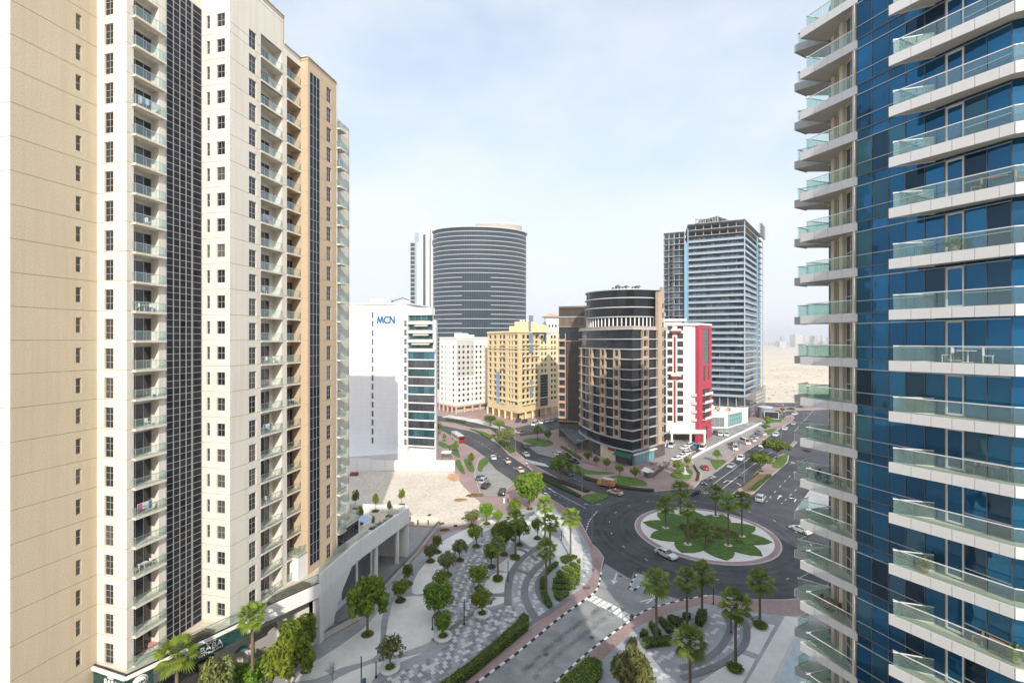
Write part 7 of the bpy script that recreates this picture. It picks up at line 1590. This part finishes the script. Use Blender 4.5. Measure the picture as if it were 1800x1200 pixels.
# ---------------------------------------------------------------- people
SKIN = M('skin', (.42, .26, .18), .7); HAIR = M('hair', (.02, .015, .012), .8)
def person(px, py, label, shirt, trousers, rz=0, stride=.18, z=.14, robe=False, obj_=None, seat=False):
    x, y = obj_ or G(px, py, z); t = thing('person', label, 'person', (x, y, z), rz)
    bm = bmesh.new(); J = {'pel': ((0, 0, .93), .15), 'ch': ((0, 0, 1.28), .17), 'nk': ((0, 0, 1.47), .055), 'hd': ((0.01, 0, 1.62), .10), 'tp': ((0, 0, 1.70), .085),
        'h1': ((0, .1, .88), .10), 'k1': ((stride * .5, .11, .48), .065), 'a1': ((stride * .2, .11, .06), .045), 'f1': ((stride * .2 + .17, .12, .03), .035), 'h2': ((0, -.1, .88), .10), 'k2': ((-stride * .1, -.11, .48), .065), 'a2': ((-stride, -.11, .08), .045), 'f2': ((-stride + .16, -.12, .03), .035),
        's1': ((0, .2, 1.40), .065), 'e1': ((-.06, .25, 1.13), .045), 'w1': ((.08, .25, .88), .034), 's2': ((0, -.2, 1.40), .065), 'e2': ((.02, -.25, 1.13), .045), 'w2': ((.16, -.24, .90), .034)}
    E = [('pel', 'ch'), ('ch', 'nk'), ('nk', 'hd'), ('hd', 'tp'), ('pel', 'h1'), ('h1', 'k1'), ('k1', 'a1'), ('a1', 'f1'), ('pel', 'h2'), ('h2', 'k2'), ('k2', 'a2'), ('a2', 'f2'), ('ch', 's1'), ('s1', 'e1'), ('e1', 'w1'), ('ch', 's2'), ('s2', 'e2'), ('e2', 'w2')]
    me = bpy.data.meshes.new('body'); ks_ = list(J); me.from_pydata([J[k][0] for k in ks_], [(ks_.index(a), ks_.index(b)) for a, b in E], []); o = link('body', me, t)
    sk_ = o.modifiers.new('skin', 'SKIN'); lay = me.skin_vertices[0] if me.skin_vertices else None
    if lay is None: 
        bm.from_mesh(me); bm.verts.layers.skin.verify(); bm.to_mesh(me); lay = me.skin_vertices[0]
    for i, k in enumerate(ks_): r = J[k][1]; lay.data[i].radius = (r * (.75 if k in ('pel', 'ch') else 1), r); lay.data[i].use_root = (k == 'pel')
    s = o.modifiers.new('sub', 'SUBSURF'); s.levels = 1; s.render_levels = 1
    dg = bpy.context.evaluated_depsgraph_get(); ev = bpy.data.meshes.new_from_object(o.evaluated_get(dg)); o.modifiers.clear(); o.data = ev; ev.materials.clear()
    for m in (SKIN, shirt, trousers, HAIR): ev.materials.append(m)
    for p in ev.polygons:
        c = p.center; p.use_smooth = True
        p.material_index = 2 if c.z < .95 and abs(c.y) < .2 and c.z > .07 else (1 if .95 <= c.z < 1.46 and not (abs(c.y) > .21 and c.z < 1.1) else 0)
        if c.z > 1.64 or (c.z > 1.55 and c.x < -.04): p.material_index = 3
        if c.z <= .07: p.material_index = 3
    if robe: link('robe', MB().lathe([(.30, .08), (.24, .6), (.19, 1.0), (.23, 1.3), (.16, 1.47)], 12).mesh('robe', shirt), t)
    bm.free(); return t
cw, cb_, cd = M('white_cloth', (.75, .75, .73), .9), M('blue_cloth', (.05, .07, .25), .9), M('dark_cloth', (.03, .03, .035), .9)
person(886, 884, 'person in a white robe standing by the parked black hatchback', cw, cw, 1.0, robe=True); person(893, 884, 'person in dark clothes beside the one in the white robe', cb_, cd, -1.2)
person(850, 857, 'person in blue walking past the parked cars by the sand lot', cb_, cd, 2.2); person(926, 820, 'person in white crossing the pink median pavement', cw, cd, 1.4)
person(844, 1072, 'person in black by the potted tree on the patterned path', cd, cd, 1.9); person(1390, 735, 'person in white at the far street corner', cw, cd, .6); person(971, 797, 'person in white on the lane near the parked cars', cw, cd, 2.6); person(843, 845, 'small figure in black on the walkway left of the parked cars', cd, cd, 2.0)
# motorcycle riders
def rider(px, py, qx, qy, label, col):
    a, b = G(px, py), G(qx, qy); t = thing('motorcycle', label, 'motorcycle', (*a, .012), math.atan2(b[1] - a[1], b[0] - a[0]))
    link('frame', MB().tube([(-.6, 0, .55), (0, 0, .7), (.55, 0, .75)], [.14, .2, .12], 8).mesh('frame', col), t); link('box', MB().box(-.95, -.5, -.25, .25, .8, 1.3).mesh('box', col), t)
    for x in (-.65, .68): link('wheel', wheel_me, t, (x, 0, .3), 0, (.9, .5, .9))
    link('handlebar', MB().bar((.5, -.35, 1.05), (.5, .35, 1.05), .05).mesh('handlebar', m_black), t); 
    r = thing('person', 'rider ' + label.split('motorcycle')[0] + 'seated on the moving motorcycle', 'person', (*a, .012), t.rotation_euler.z)
    bdy = MB(); bdy.tube([(-.15, 0, .8), (-.1, 0, 1.05), (.05, 0, 1.35), (.08, 0, 1.45), (.1, 0, 1.55), (.1, 0, 1.72)], [.16, .17, .19, .08, .12, .1], 10)
    for s in (-1, 1): bdy.tube([(.05, s * .2, 1.35), (.25, s * .3, 1.15), (.5, s * .28, 1.08)], [.07, .05, .04], 6); bdy.tube([(-.12, s * .1, .85), (.3, s * .18, .8), (.1, s * .18, .35), (.25, s * .18, .3)], [.1, .08, .06, .04], 6)
    link('body', bdy.mesh('body', col), r)
p = g5(915, 838); rider(p[0], p[1], p[0] - 8, p[1] + 6, 'green delivery motorcycle on the east road', PAINT['green']); p = g5(560, 965); rider(p[0], p[1], p[0] - 8, p[1] + 3, 'dark green motorcycle entering the roundabout', PAINT['teal'])
# ---------------------------------------------------------------- street furniture
m_pole = M('lamp_pole', (.30, .31, .32), .5, .05, metal=.5); m_blk = m_black
def street_lamp(px, py, top, label, arm=1.6, rz=0, double=False, z=.13):
    x, y = G(px, py, z); h = (py - top) / F * y; t = thing('street_lamp', label, 'street lamp', (x, y, z), rz)
    link('pole', MB().tube([(0, 0, 0), (0, 0, h * .3), (0, 0, h)], [.11, .09, .055], 8).tube([(0, 0, 0), (0, 0, .5)], .16, 8).mesh('pole', m_pole), t)
    for s in ((1, -1) if double else (1,)):
        link('arm', MB().tube([(0, 0, h - .05), (s * arm, 0, h + .15)], .04, 6).mesh('arm', m_pole), t); link('lamp_head', MB().box(min(s * arm, s * (arm + .8)), max(s * arm, s * (arm + .8)), -.16, .16, h + .1, h + .22).mesh('lamp_head', m_alu), t)
for a in [(1041, 955, 887, 'tall street lamp on the kerb where the road meets the roundabout', 1.0, 0, True), (1023, 864, 773, 'street lamp on the planted median', 1.2, .5, True), (906, 800, 760, 'street lamp at the end of the far median', 1.0, .5, True), (1308, 852, 765, 'street lamp in the east median beside the planted bed', 1.0, .7, True), (1373, 770, 730, 'street lamp on the strip beside the east road', 1, .6, True), (1413, 742, 715, 'street lamp near the far crossing', 1, .6, True), (1321, 752, 728, 'street lamp behind the white wall', .8, .6), (1381, 740, 715, 'street lamp on the far corner', .8, .6), (1244, 780, 755, 'street lamp in the car park by the red tower', .8, .4),
          (1398, 717, 700, 'street lamp on the cross street', .8, .2), (1291, 800, 778, 'small street lamp by the white off-roader', .6, .3)]: street_lamp(*a)
def plaza_lamp(px, py, top, label, disc=True):
    x, y = G(px, py, .14); h = (py - top) / F * y; t = thing('plaza_lamp', label, 'lamp', (x, y, .14)); link('pole', MB().tube([(0, 0, 0), (0, 0, h)], .075, 8).mesh('pole', m_blk), t)
    if disc: link('lamp_head', MB().lathe([(0, h - .05), (.32, h), (.38, h + .06), (.3, h + .1), (0, h + .12)], 16).mesh('lamp_head', M('lamp_disc', (.62, .63, .64), .4)), t)
    link('base', MB().tube([(0, 0, 0), (0, 0, .25)], .14, 8).mesh('base', m_blk), t)
for a in [(635, 1206, 1150, 'black lamp with pale disc head at the bottom left of the gravel'), (816, 1097, 1051, 'black lamp with pale disc head in the middle of the patterned path'), (893, 1021, 986, 'plain black post between palm and curved paving', False), (987, 949, 931, 'short lamp in front of the clustered palms'), (1285, 1111, 1070, 'dark lamp right of the tall palm on the east plaza', False), (661, 1190, 1163, 'grey plain post left of the ring planter', False), (760, 1106, 1084, 'thin grey post beside the broad flat-topped tree', False), (1254, 1061, 1034, 'post with small lamp by the roundabout kerb', False)]: plaza_lamp(*a)
def sign_post(px, py, top, label, tri=False, w=.7):
    x, y = G(px, py, .14); h = (py - top) / F * y; t = thing('traffic_sign', label, 'traffic sign', (x, y, .14)); link('post', MB().tube([(0, 0, 0), (0, 0, h)], .04, 6).mesh('post', m_pole), t)
    if tri: link('sign_face', MB().add([(-w / 2, -.05, h), (w / 2, -.05, h), (0, -.05, h - .6), (-w / 2, -.02, h), (w / 2, -.02, h), (0, -.02, h - .6)], [(0, 2, 1), (3, 4, 5), (0, 1, 4, 3), (1, 2, 5, 4), (2, 0, 3, 5)]).mesh('sign_face', M('sign_back', (.12, .12, .13), .5)), t)
    else:
        mb = MB(); mb.lathe([(0, 0), (w / 2, 0), (w / 2, .03), (0, .03)], 16); o = link('sign_face', mb.mesh('sign_face', M('sign_back', (.12, .12, .13), .5)), t, (0, -.05, h)); o.rotation_euler = (R(90), 0, 0)
for a in [(1043, 1030, 999, 'dark give way sign on the pink pavement by the near road', True), (1095, 1105, 1068, 'traffic sign on the kerb at the right end of the zebra crossing'), (1110, 1094, 1082, 'small sign post beside the zebra crossing on the east side'), (1034, 1044, 1031, 'short sign post on the west side of the zebra crossing'), (1029, 930, 899, 'sign at the give way line before the roundabout', True), (1123, 1010, 999, 'little sign on the splitter island'), (1258, 822, 810, 'white sign on the triangle lawn')]: sign_post(*a)
sgn = thing('keep_left_sign', 'yellow and white marker post on the lawn by the painted truck', 'marker post', (*G(1083, 848, .14), .14)); link('panel', MB().box(-.25, .25, -.03, .03, .9, 1.6).mesh('panel', PAINT['yellow']), sgn); link('post', MB().tube([(0, 0, 0), (0, 0, .9)], .05, 6).mesh('post', m_lett), sgn)
# parasols at the restaurant
m_par = M('teal_canvas', (.16, .34, .38), .85, .06, 1)
for px, py, s, lab in [(334, 1255, 3.6, 'faded teal parasol at the bottom edge by the restaurant'), (409, 1166, 3.6, 'teal parasol in the shade of the restaurant front')]:
    x, y = G(px, py, 0.14); t = thing('parasol', lab, 'parasol', (x, y, .14), .5); a = s / 2
    link('canopy', MB().add([(-a, -a, 2.4), (a, -a, 2.4), (a, a, 2.4), (-a, a, 2.4), (0, 0, 3.2)], [(0, 1, 4), (1, 2, 4), (2, 3, 4), (3, 0, 4), (3, 2, 1, 0)]).mesh('canopy', m_par), t); link('pole', MB().tube([(0, 0, 0), (0, 0, 3.1)], .04, 6).mesh('pole', m_alud), t)
def chair_set(px, py, z, label, mat, rz=0, tableonly=False, loc=None, s=1.0):
    x, y = loc or G(px, py, z); t = thing('terrace_table_set' if not tableonly else 'lounge_chair', label, 'outdoor furniture', (x, y, z), rz)
    if not tableonly: link('table_top', MB().box(-.5, .5, -.4, .4, .70, .75).mesh('table_top', mat), t); link('table_legs', MB().box(-.45, -.4, -.35, -.3, 0, .7).box(.4, .45, -.35, -.3, 0, .7).box(-.45, -.4, .3, .35, 0, .7).box(.4, .45, .3, .35, 0, .7).mesh('table_legs', mat), t)
    for dx, r in (((-.95, 0), (.95, math.pi)) if not tableonly else ((0, 0),)):
        c = link('chair', cached(('ch', mat.name), lambda: MB().box(-.22, .22, -.22, .22, .42, .46).box(-.24, -.19, -.22, .22, .46, .9).box(-.22, -.18, -.22, -.18, 0, .42).box(.18, .22, -.22, -.18, 0, .42).box(-.22, -.18, .18, .22, 0, .42).box(.18, .22, .18, .22, 0, .42).mesh('chair', mat)), t, (dx, 0, 0), r)
m_wd = M('teak', (.30, .19, .10), .7); m_rat = M('white_metal_chair', (.7, .68, .7), .5)
def on_floor(px, z): pass
chair_set(464, 1048, ZP, 'white table and chairs on the terrace beside the cream wall', m_rat, .9); chair_set(270, 1141, ZP, 'pink and dark chairs on the terrace by the lowest glass door', M('pink_fabric', (.6, .3, .28), .8), .6); chair_set(678, 921, ZP, 'table set on the pool deck near the saplings', m_wd, .3)
ln_ = thing('lounger', 'dark sun lounger beside the swimming pool', 'lounger', (*G(668, 922, ZP), ZP), .3); link('seat', MB().box(-.9, .5, -.3, .3, .25, .32).mesh('seat', m_alud), ln_); link('back', MB().add([(.5, -.3, .3), (1.1, -.3, .75), (1.1, .3, .75), (.5, .3, .3)], [(0, 1, 2, 3), (3, 2, 1, 0)]).mesh('back', m_alud), ln_); link('legs', MB().box(-.8, -.75, -.28, .28, 0, .25).box(.4, .45, -.28, .28, 0, .25).mesh('legs', m_alud), ln_)
pl_ = thing('planter_box', 'white oblong planter with green plant on the terrace', 'planter', (*G(481, 1018, ZP), ZP), .2); link('box', MB().box(-1.1, 1.1, -.5, .5, 0, .8).mesh('box', m_white), pl_); link('plant', leaves_mesh('plant', [(0, 0, .95, .8, .3)], 300, .14, m_lf['mid'], 3), pl_)
for i, (px, py) in enumerate([(591, 1062), (636, 1094)]):
    pass
lr = MB(); 
for i in range(20): a0, a1 = 6.283 * i / 20, 6.283 * (i + 1) / 20; lr.tube([(.38 * math.cos(a0), 0, .38 * math.sin(a0)), (.38 * math.cos(a1), 0, .38 * math.sin(a1))], .09, 6, cap=False)
tag(link('life_ring', lr.mesh('life_ring', M('ring_orange', (.75, .25, .12), .6)), None, (-27.9, 94.05, ZP + .8)), 'orange life ring hung on the white wall of the pool deck', 'life ring')
# terrace things on individual balconies
clm = [M('cloth_white', (.7, .7, .7), .9), M('cloth_blue', (.06, .22, .45), .9), M('cloth_pink', (.6, .12, .25), .9)]
def on_balcony(w, a, k, y, label, cat, build, name):
    x, yy = w.pt(a, y); o = link(name, build.mesh(name, clm), None, (x, yy, 44 + hf * k + .01), w.ang); tag(o, label, cat)
def laundry(seed, L=1.8):
    rg = random.Random(seed); mb = MB(); mb.bar((0, 0, 1.25), (L, 0, 1.25), .03); mb.bar((0, 0, 0), (0, 0, 1.25), .03); mb.bar((L, 0, 0), (L, 0, 1.25), .03); mb.bar((0, -.3, 0), (0, .3, 0), .03); mb.bar((L, -.3, 0), (L, .3, 0), .03); x = .08
    while x < L - .3: w = rg.uniform(.25, .45); mb.box(x, x + w, -.01, .01, 1.24 - rg.uniform(.5, .9), 1.24, rg.choice([0, 0, 1, 1, 2])); x += w + .04
    return mb
on_balcony(wD, r0 + .4, 8, -.15, 'drying rack of blue and white washing on an upper balcony of the cream tower', 'drying rack', laundry(1, 2.2), 'drying_rack')
on_balcony(wD, r0 + .3, -6, -.15, 'drying rack with white cloth on a lower balcony of the cream tower', 'drying rack', laundry(5, 1.6), 'drying_rack')
on_balcony(wF, r2 + .8, 5, .25, 'washing hung behind glass on the wide balcony column, upper part', 'drying rack', laundry(3, 1.8), 'drying_rack')
on_balcony(wF, r2 + .7, -4, .25, 'white washing on the wide balcony column, lower part', 'drying rack', laundry(4, 1.6), 'drying_rack')
on_balcony(wJ, .4, 9, -1.3, 'bright pink washing on the end balconies of the cream tower', 'drying rack', laundry(12, 1.2), 'drying_rack')
bk_ = MB().tube([(0, 0, 0), (0, 0, .3)], [.14, .18], 12, 1); on_balcony(wD, r1 - .6, -2, -.15, 'blue bucket on a middle balcony of the cream tower', 'bucket', bk_, 'bucket')
# cafe terrace and kiosk by the brown tower
ks2 = thing('kiosk', 'small white roofed kiosk beside the largest ball tree', 'kiosk', (*G(1139, 838, .14), .14), .4); link('booth', MB().box(-.9, .9, -.9, .9, 0, 1.9).mesh('booth', m_alud), ks2); link('roof', MB().add([(-1.5, -1.5, 1.9), (1.5, -1.5, 1.9), (1.5, 1.5, 1.9), (-1.5, 1.5, 1.9), (0, -1.5, 2.9), (0, 1.5, 2.9)], [(0, 1, 4), (1, 2, 5, 4), (2, 3, 5), (3, 0, 4, 5), (3, 2, 1, 0)]).mesh('roof', m_lett), ks2)
st_ = thing('statue', 'small pale stone statue on a square base on the D shaped lawn', 'statue', (*G(1204, 832, .2), .2)); link('base', MB().box(-1, 1, -1, 1, 0, .25).box(-.4, .4, -.4, .4, .25, 1.0).mesh('base', m_kerb), st_); link('figure', MB().lathe([(.3, 1.0), (.25, 1.5), (.32, 1.9), (.12, 2.15), (.2, 2.35), (0, 2.55)], 12).mesh('figure', m_kerb), st_)
for i, (px, py, lab) in enumerate([(1128, 823, 'cafe table and chairs nearest the kiosk'), (1145, 828, 'cafe table and chairs at the fence of the terrace'), (1160, 822, 'cafe table and chairs in the middle of the pink terrace'), (1171, 815, 'cafe table and chairs near the parked white cars'), (1100, 818, 'cafe table and chairs under the green awning'), (1150, 816, 'cafe table and chairs beside the blue glass corner')]): chair_set(px, py, .15, lab, m_alud, i * .7)
fe = thing('terrace_fence', 'row of dark panels enclosing the cafe terrace', 'fence', (*G(1165, 832, .14), .14)); l = fe.location
for i in range(7): a, b = G(1148 + i * 4.4, 838 - i * 3.2, .14), G(1151 + i * 4.4, 836 - i * 3.2, .14); mb = MB(); mb.obox((a[0] - l.x, a[1] - l.y), (b[0] - l.x, b[1] - l.y), .3, 0, 1.3); link('panel', mb.mesh('panel', m_alud), fe)
# bollards on the forecourt
for i, (px, py) in enumerate([(1000, 784), (1005, 788), (1011, 792), (1017, 796)]):
    o = link('bollard', cached('boll', lambda: MB().tube([(0, 0, 0), (0, 0, .9)], .16, 10).mesh('bollard', m_alud)), None, (*G(px, py, .14), .14)); tag(o, 'short dark bollard on the brown tower forecourt, ' + ('nearest the glass canopy', 'second from the glass canopy', 'third from the glass canopy', 'nearest the shop row')[i], 'bollard', 'forecourt bollards')
# ramp wall and its rail
rw = thing('ramp_wall', 'low pale wall topped with grey coping around the garage ramp', 'wall', (*G(729, 980, .14), .14)); l = rw.location
RP = GL([(771, 925), (750, 952), (729, 979), (703, 1007), (678, 1034), (660, 1056), (640, 1084), (600, 1106), (560, 1129), (500, 1160)])
for i in range(len(RP) - 1):
    a, b = RP[i], RP[i + 1]; mb = MB(); mb.obox((a[0] - l.x, a[1] - l.y), (b[0] - l.x, b[1] - l.y), .3, 0, 1.0); link('wall_panel', mb.mesh('wall_panel', m_cream), rw); mb = MB(); mb.obox((a[0] - l.x, a[1] - l.y), (b[0] - l.x, b[1] - l.y), .5, 1.0, 1.12); link('coping', mb.mesh('coping', M('grey_coping', (.14, .145, .15), .6)), rw)
bw2 = thing('ramp_end_wall', 'cream wall with two dark lamps closing the far end of the garage ramp', 'wall', (*G(742, 924, .14), .14)); l = bw2.location
a, b = G(715, 922), G(771, 925); mb = MB(); mb.obox((a[0] - l.x, a[1] - l.y), (b[0] - l.x, b[1] - l.y), .3, 0, 2.0); link('wall_panel', mb.mesh('wall_panel', m_cream), bw2)
for px in (735, 753): q = G(px, 925); link('wall_lamp', MB().box(-.12, .12, -.3, -.1, .5, 1.5).mesh('wall_lamp', m_blk), bw2, (q[0] - l.x, q[1] - l.y - .1, 0))
overlay('ramp_surface', [(705, 925), (771, 927), (729, 981), (678, 1036), (640, 1086), (560, 1131), (480, 1160), (470, 1040), (600, 980)], .133, m_conc)
for px, py, lab in ((591, 1105, 'black bollard light on the paved strip under the white fin'), (614, 1095, 'black bollard light against the ramp rail')):
    tag(link('bollard_light', cached('bl', lambda: MB().tube([(0, 0, 0), (0, 0, 1.1)], .1, 8).mesh('bollard_light', m_blk)), None, (*G(px, py, .14), .14)), lab, 'bollard')
# stacked barriers on the sand
for i, (px, py, m_, lab) in enumerate([(606, 834, m_wpan, 'white plastic barriers stacked at the edge of the sand lot'), (622, 836, M('maroon_barrier', (.25, .06, .07), .6), 'maroon barriers beside the white ones on the sand lot')]):
    t = thing('barrier_stack', lab, 'barrier', (*G(px, py, .13), .13), .1)
    for j in range(3): link('barrier', MB().box(-1.2, 1.2, -.25 + j * .7, .1 + j * .7, 0, .8).mesh('barrier', m_), t)
lq = G(640, 1204, .14); tag(link('litter_bin', MB().tube([(0, 0, 0), (0, 0, .8)], .25, 12).mesh('litter_bin', M('bin_blue', (.05, .1, .2), .5)), None, (lq[0], lq[1], .14)), 'dark blue litter bin at the foot of the black lamp on the gravel', 'litter bin')
bp_ = thing('bench', 'small blue-grey bench by the rightmost palm of the east plaza', 'bench', (*G(1329, 1089, .14), .14), .1); link('seat', MB().box(-.8, .8, -.25, .25, .4, .48).mesh('seat', M('bench_grey', (.15, .2, .25), .6)), bp_); link('legs', MB().box(-.7, -.6, -.2, .2, 0, .4).box(.6, .7, -.2, .2, 0, .4).mesh('legs', m_alud), bp_)
gz = thing('white_gazebo', 'small white canopy at the corner of the office block', 'canopy', (*G(785, 806, .14), .14)); link('roof', MB().box(-1.8, 1.8, -1.5, 1.5, 2.4, 2.7).mesh('roof', m_wpan), gz); link('posts', MB().box(-1.7, -1.6, -1.4, -1.3, 0, 2.4).box(1.6, 1.7, -1.4, -1.3, 0, 2.4).box(-1.7, -1.6, 1.3, 1.4, 0, 2.4).box(1.6, 1.7, 1.3, 1.4, 0, 2.4).mesh('posts', m_alud), gz)
# things standing on balconies of the two near towers
def rt_balcony(k, f, y, mb, mats, name, label, cat, which='R', rz=0):
    P, Q = (TIP, RB1) if which == 'R' else (LA0, LA1); d = (Q - P).normalized(); n = Vector((-d.y, d.x)); p = P + d * (Q - P).length * f + n * y
    tag(link(name, mb.mesh(name, mats), None, (p.x, p.y, base0 + h3 * k + .02), math.atan2(d.y, d.x) + rz), label, cat)
def tbl(): return MB().box(-.4, .4, -.4, .4, .68, .73).box(-.03, .03, -.03, .03, 0, .68).box(-.25, .25, -.25, .25, 0, .03)
def chr_(): return MB().box(-.22, .22, -.22, .22, .40, .45).box(-.24, -.19, -.22, .22, .45, .9).box(-.22, -.18, -.22, -.18, 0, .4).box(.18, .22, -.22, -.18, 0, .4).box(-.22, -.18, .18, .22, 0, .4).box(.18, .22, .18, .22, 0, .4)
def two(): 
    mb = tbl()
    for s in (-1, 1):
        c = chr_(); mb.add([(v[0] * s * -1 + s * -.0 + s * .9 * -1, v[1], v[2]) for v in c.v], c.f)
    return mb
for k, f, wh, lab, m in [(-5, .86, 'R', 'teak table with chairs on the third lowest wide balcony', m_wd), (0, .62, 'R', 'round white table pair on the wide balcony just above eye level', m_rat), (-2, .80, 'R', 'low dark table on the wide balcony below eye level', m_alud), (3, .85, 'R', 'wooden bench on the wide balcony third above eye level', m_wd), (-3, .35, 'A', 'dark chair set on the corner balcony under the horizon', m_alud), (-6, .4, 'A', 'teak chairs on a low corner balcony', m_wd)]:
    rt_balcony(k, f, 1.0, two(), m, 'balcony_table', lab + ' of the glass tower', 'outdoor furniture', wh)
for k, f, lab in [(-5, 1.0, 'spiky potted plant at the bend of a low wide balcony'), (2, .55, 'row of leafy pots on the wide balcony second above eye level'), (-4, .30, 'bushy pot near the tip of a lower wide balcony')]:
    P = TIP + (RB1 - TIP) * (f - .03) + Vector((.55, .25)); me = leaves_mesh('potted_plant', [(0, 0, .6, .35, .35), (.4, .2, .5, .25, .25)], 160, .13, m_lf['dark'], k + 9); o = tag(link('potted_plant', me, None, (P.x, P.y, base0 + h3 * k)), lab + ' of the glass tower', 'potted plant')
    link('pot', MB().lathe([(0, 0), (.2, 0), (.26, .38), (0, .38)], 12).mesh('pot', m_wd), o)
for i, (w, a, k, y, lab) in enumerate([(wD, 2.4, 4, .15, 'grey chair on the narrow balcony column, fourth floor above eye level'), (wD, 2.1, 1, .3, 'folding clothes stand on the balcony just above eye level'), (wD, 2.4, -3, .2, 'dark table on the narrow balcony column, third below eye level'), (wD, 2.1, -8, .3, 'chairs on the narrow balcony column near the bottom'), (wF, wF.at(470), 2, .5, 'white chair on the wide balcony column above eye level'), (wF, wF.at(480), -1, .5, 'barbecue stand on the wide balcony column at eye level'), (wF, wF.at(474), -7, .5, 'white table on the wide balcony column near the terrace'), (wF, wF.at(515), -3, .5, 'plant stand on the tan balcony column')]):
    on_balcony(w, a, k, y, lab + ' of the cream tower', 'outdoor furniture', two() if i % 2 else chr_(), 'balcony_furniture')
# manhole covers and worn patches on the asphalt
mm = MB()
for px, py in [(1090, 1012), (1250, 1030), (1065, 930), (1320, 1010), (1370, 960), (1300, 900), (960, 1150), (1040, 1120), (1130, 900), (1380, 880), (1345, 930)]:
    q = G(px, py); mm.lathe([(0, .0145), (.38, .0145)], 14, cx=q[0], cy=q[1])
o = link('manhole_covers', mm.mesh('manhole_covers', M('cast_iron', (.09, .085, .08), .6))); o['kind'] = 'structure'
# ---------------------------------------------------------------- dusty air
hzm = bpy.data.materials.new('dusty_air'); hzm.use_nodes = True; N, L = hzm.node_tree.nodes, hzm.node_tree.links
for n in list(N): N.remove(n)
o_ = N.new('ShaderNodeOutputMaterial'); pv = N.new('ShaderNodeVolumePrincipled'); pv.inputs['Color'].default_value = (.93, .95, 1.0, 1); pv.inputs['Density'].default_value = .00024; pv.inputs['Anisotropy'].default_value = 0
L.new(pv.outputs[0], o_.inputs['Volume'])
hb = MB().box(-3600, 3600, -600, 9400, -1, 165).mesh('haze', hzm); ho = link('haze', hb); ho['kind'] = 'stuff'
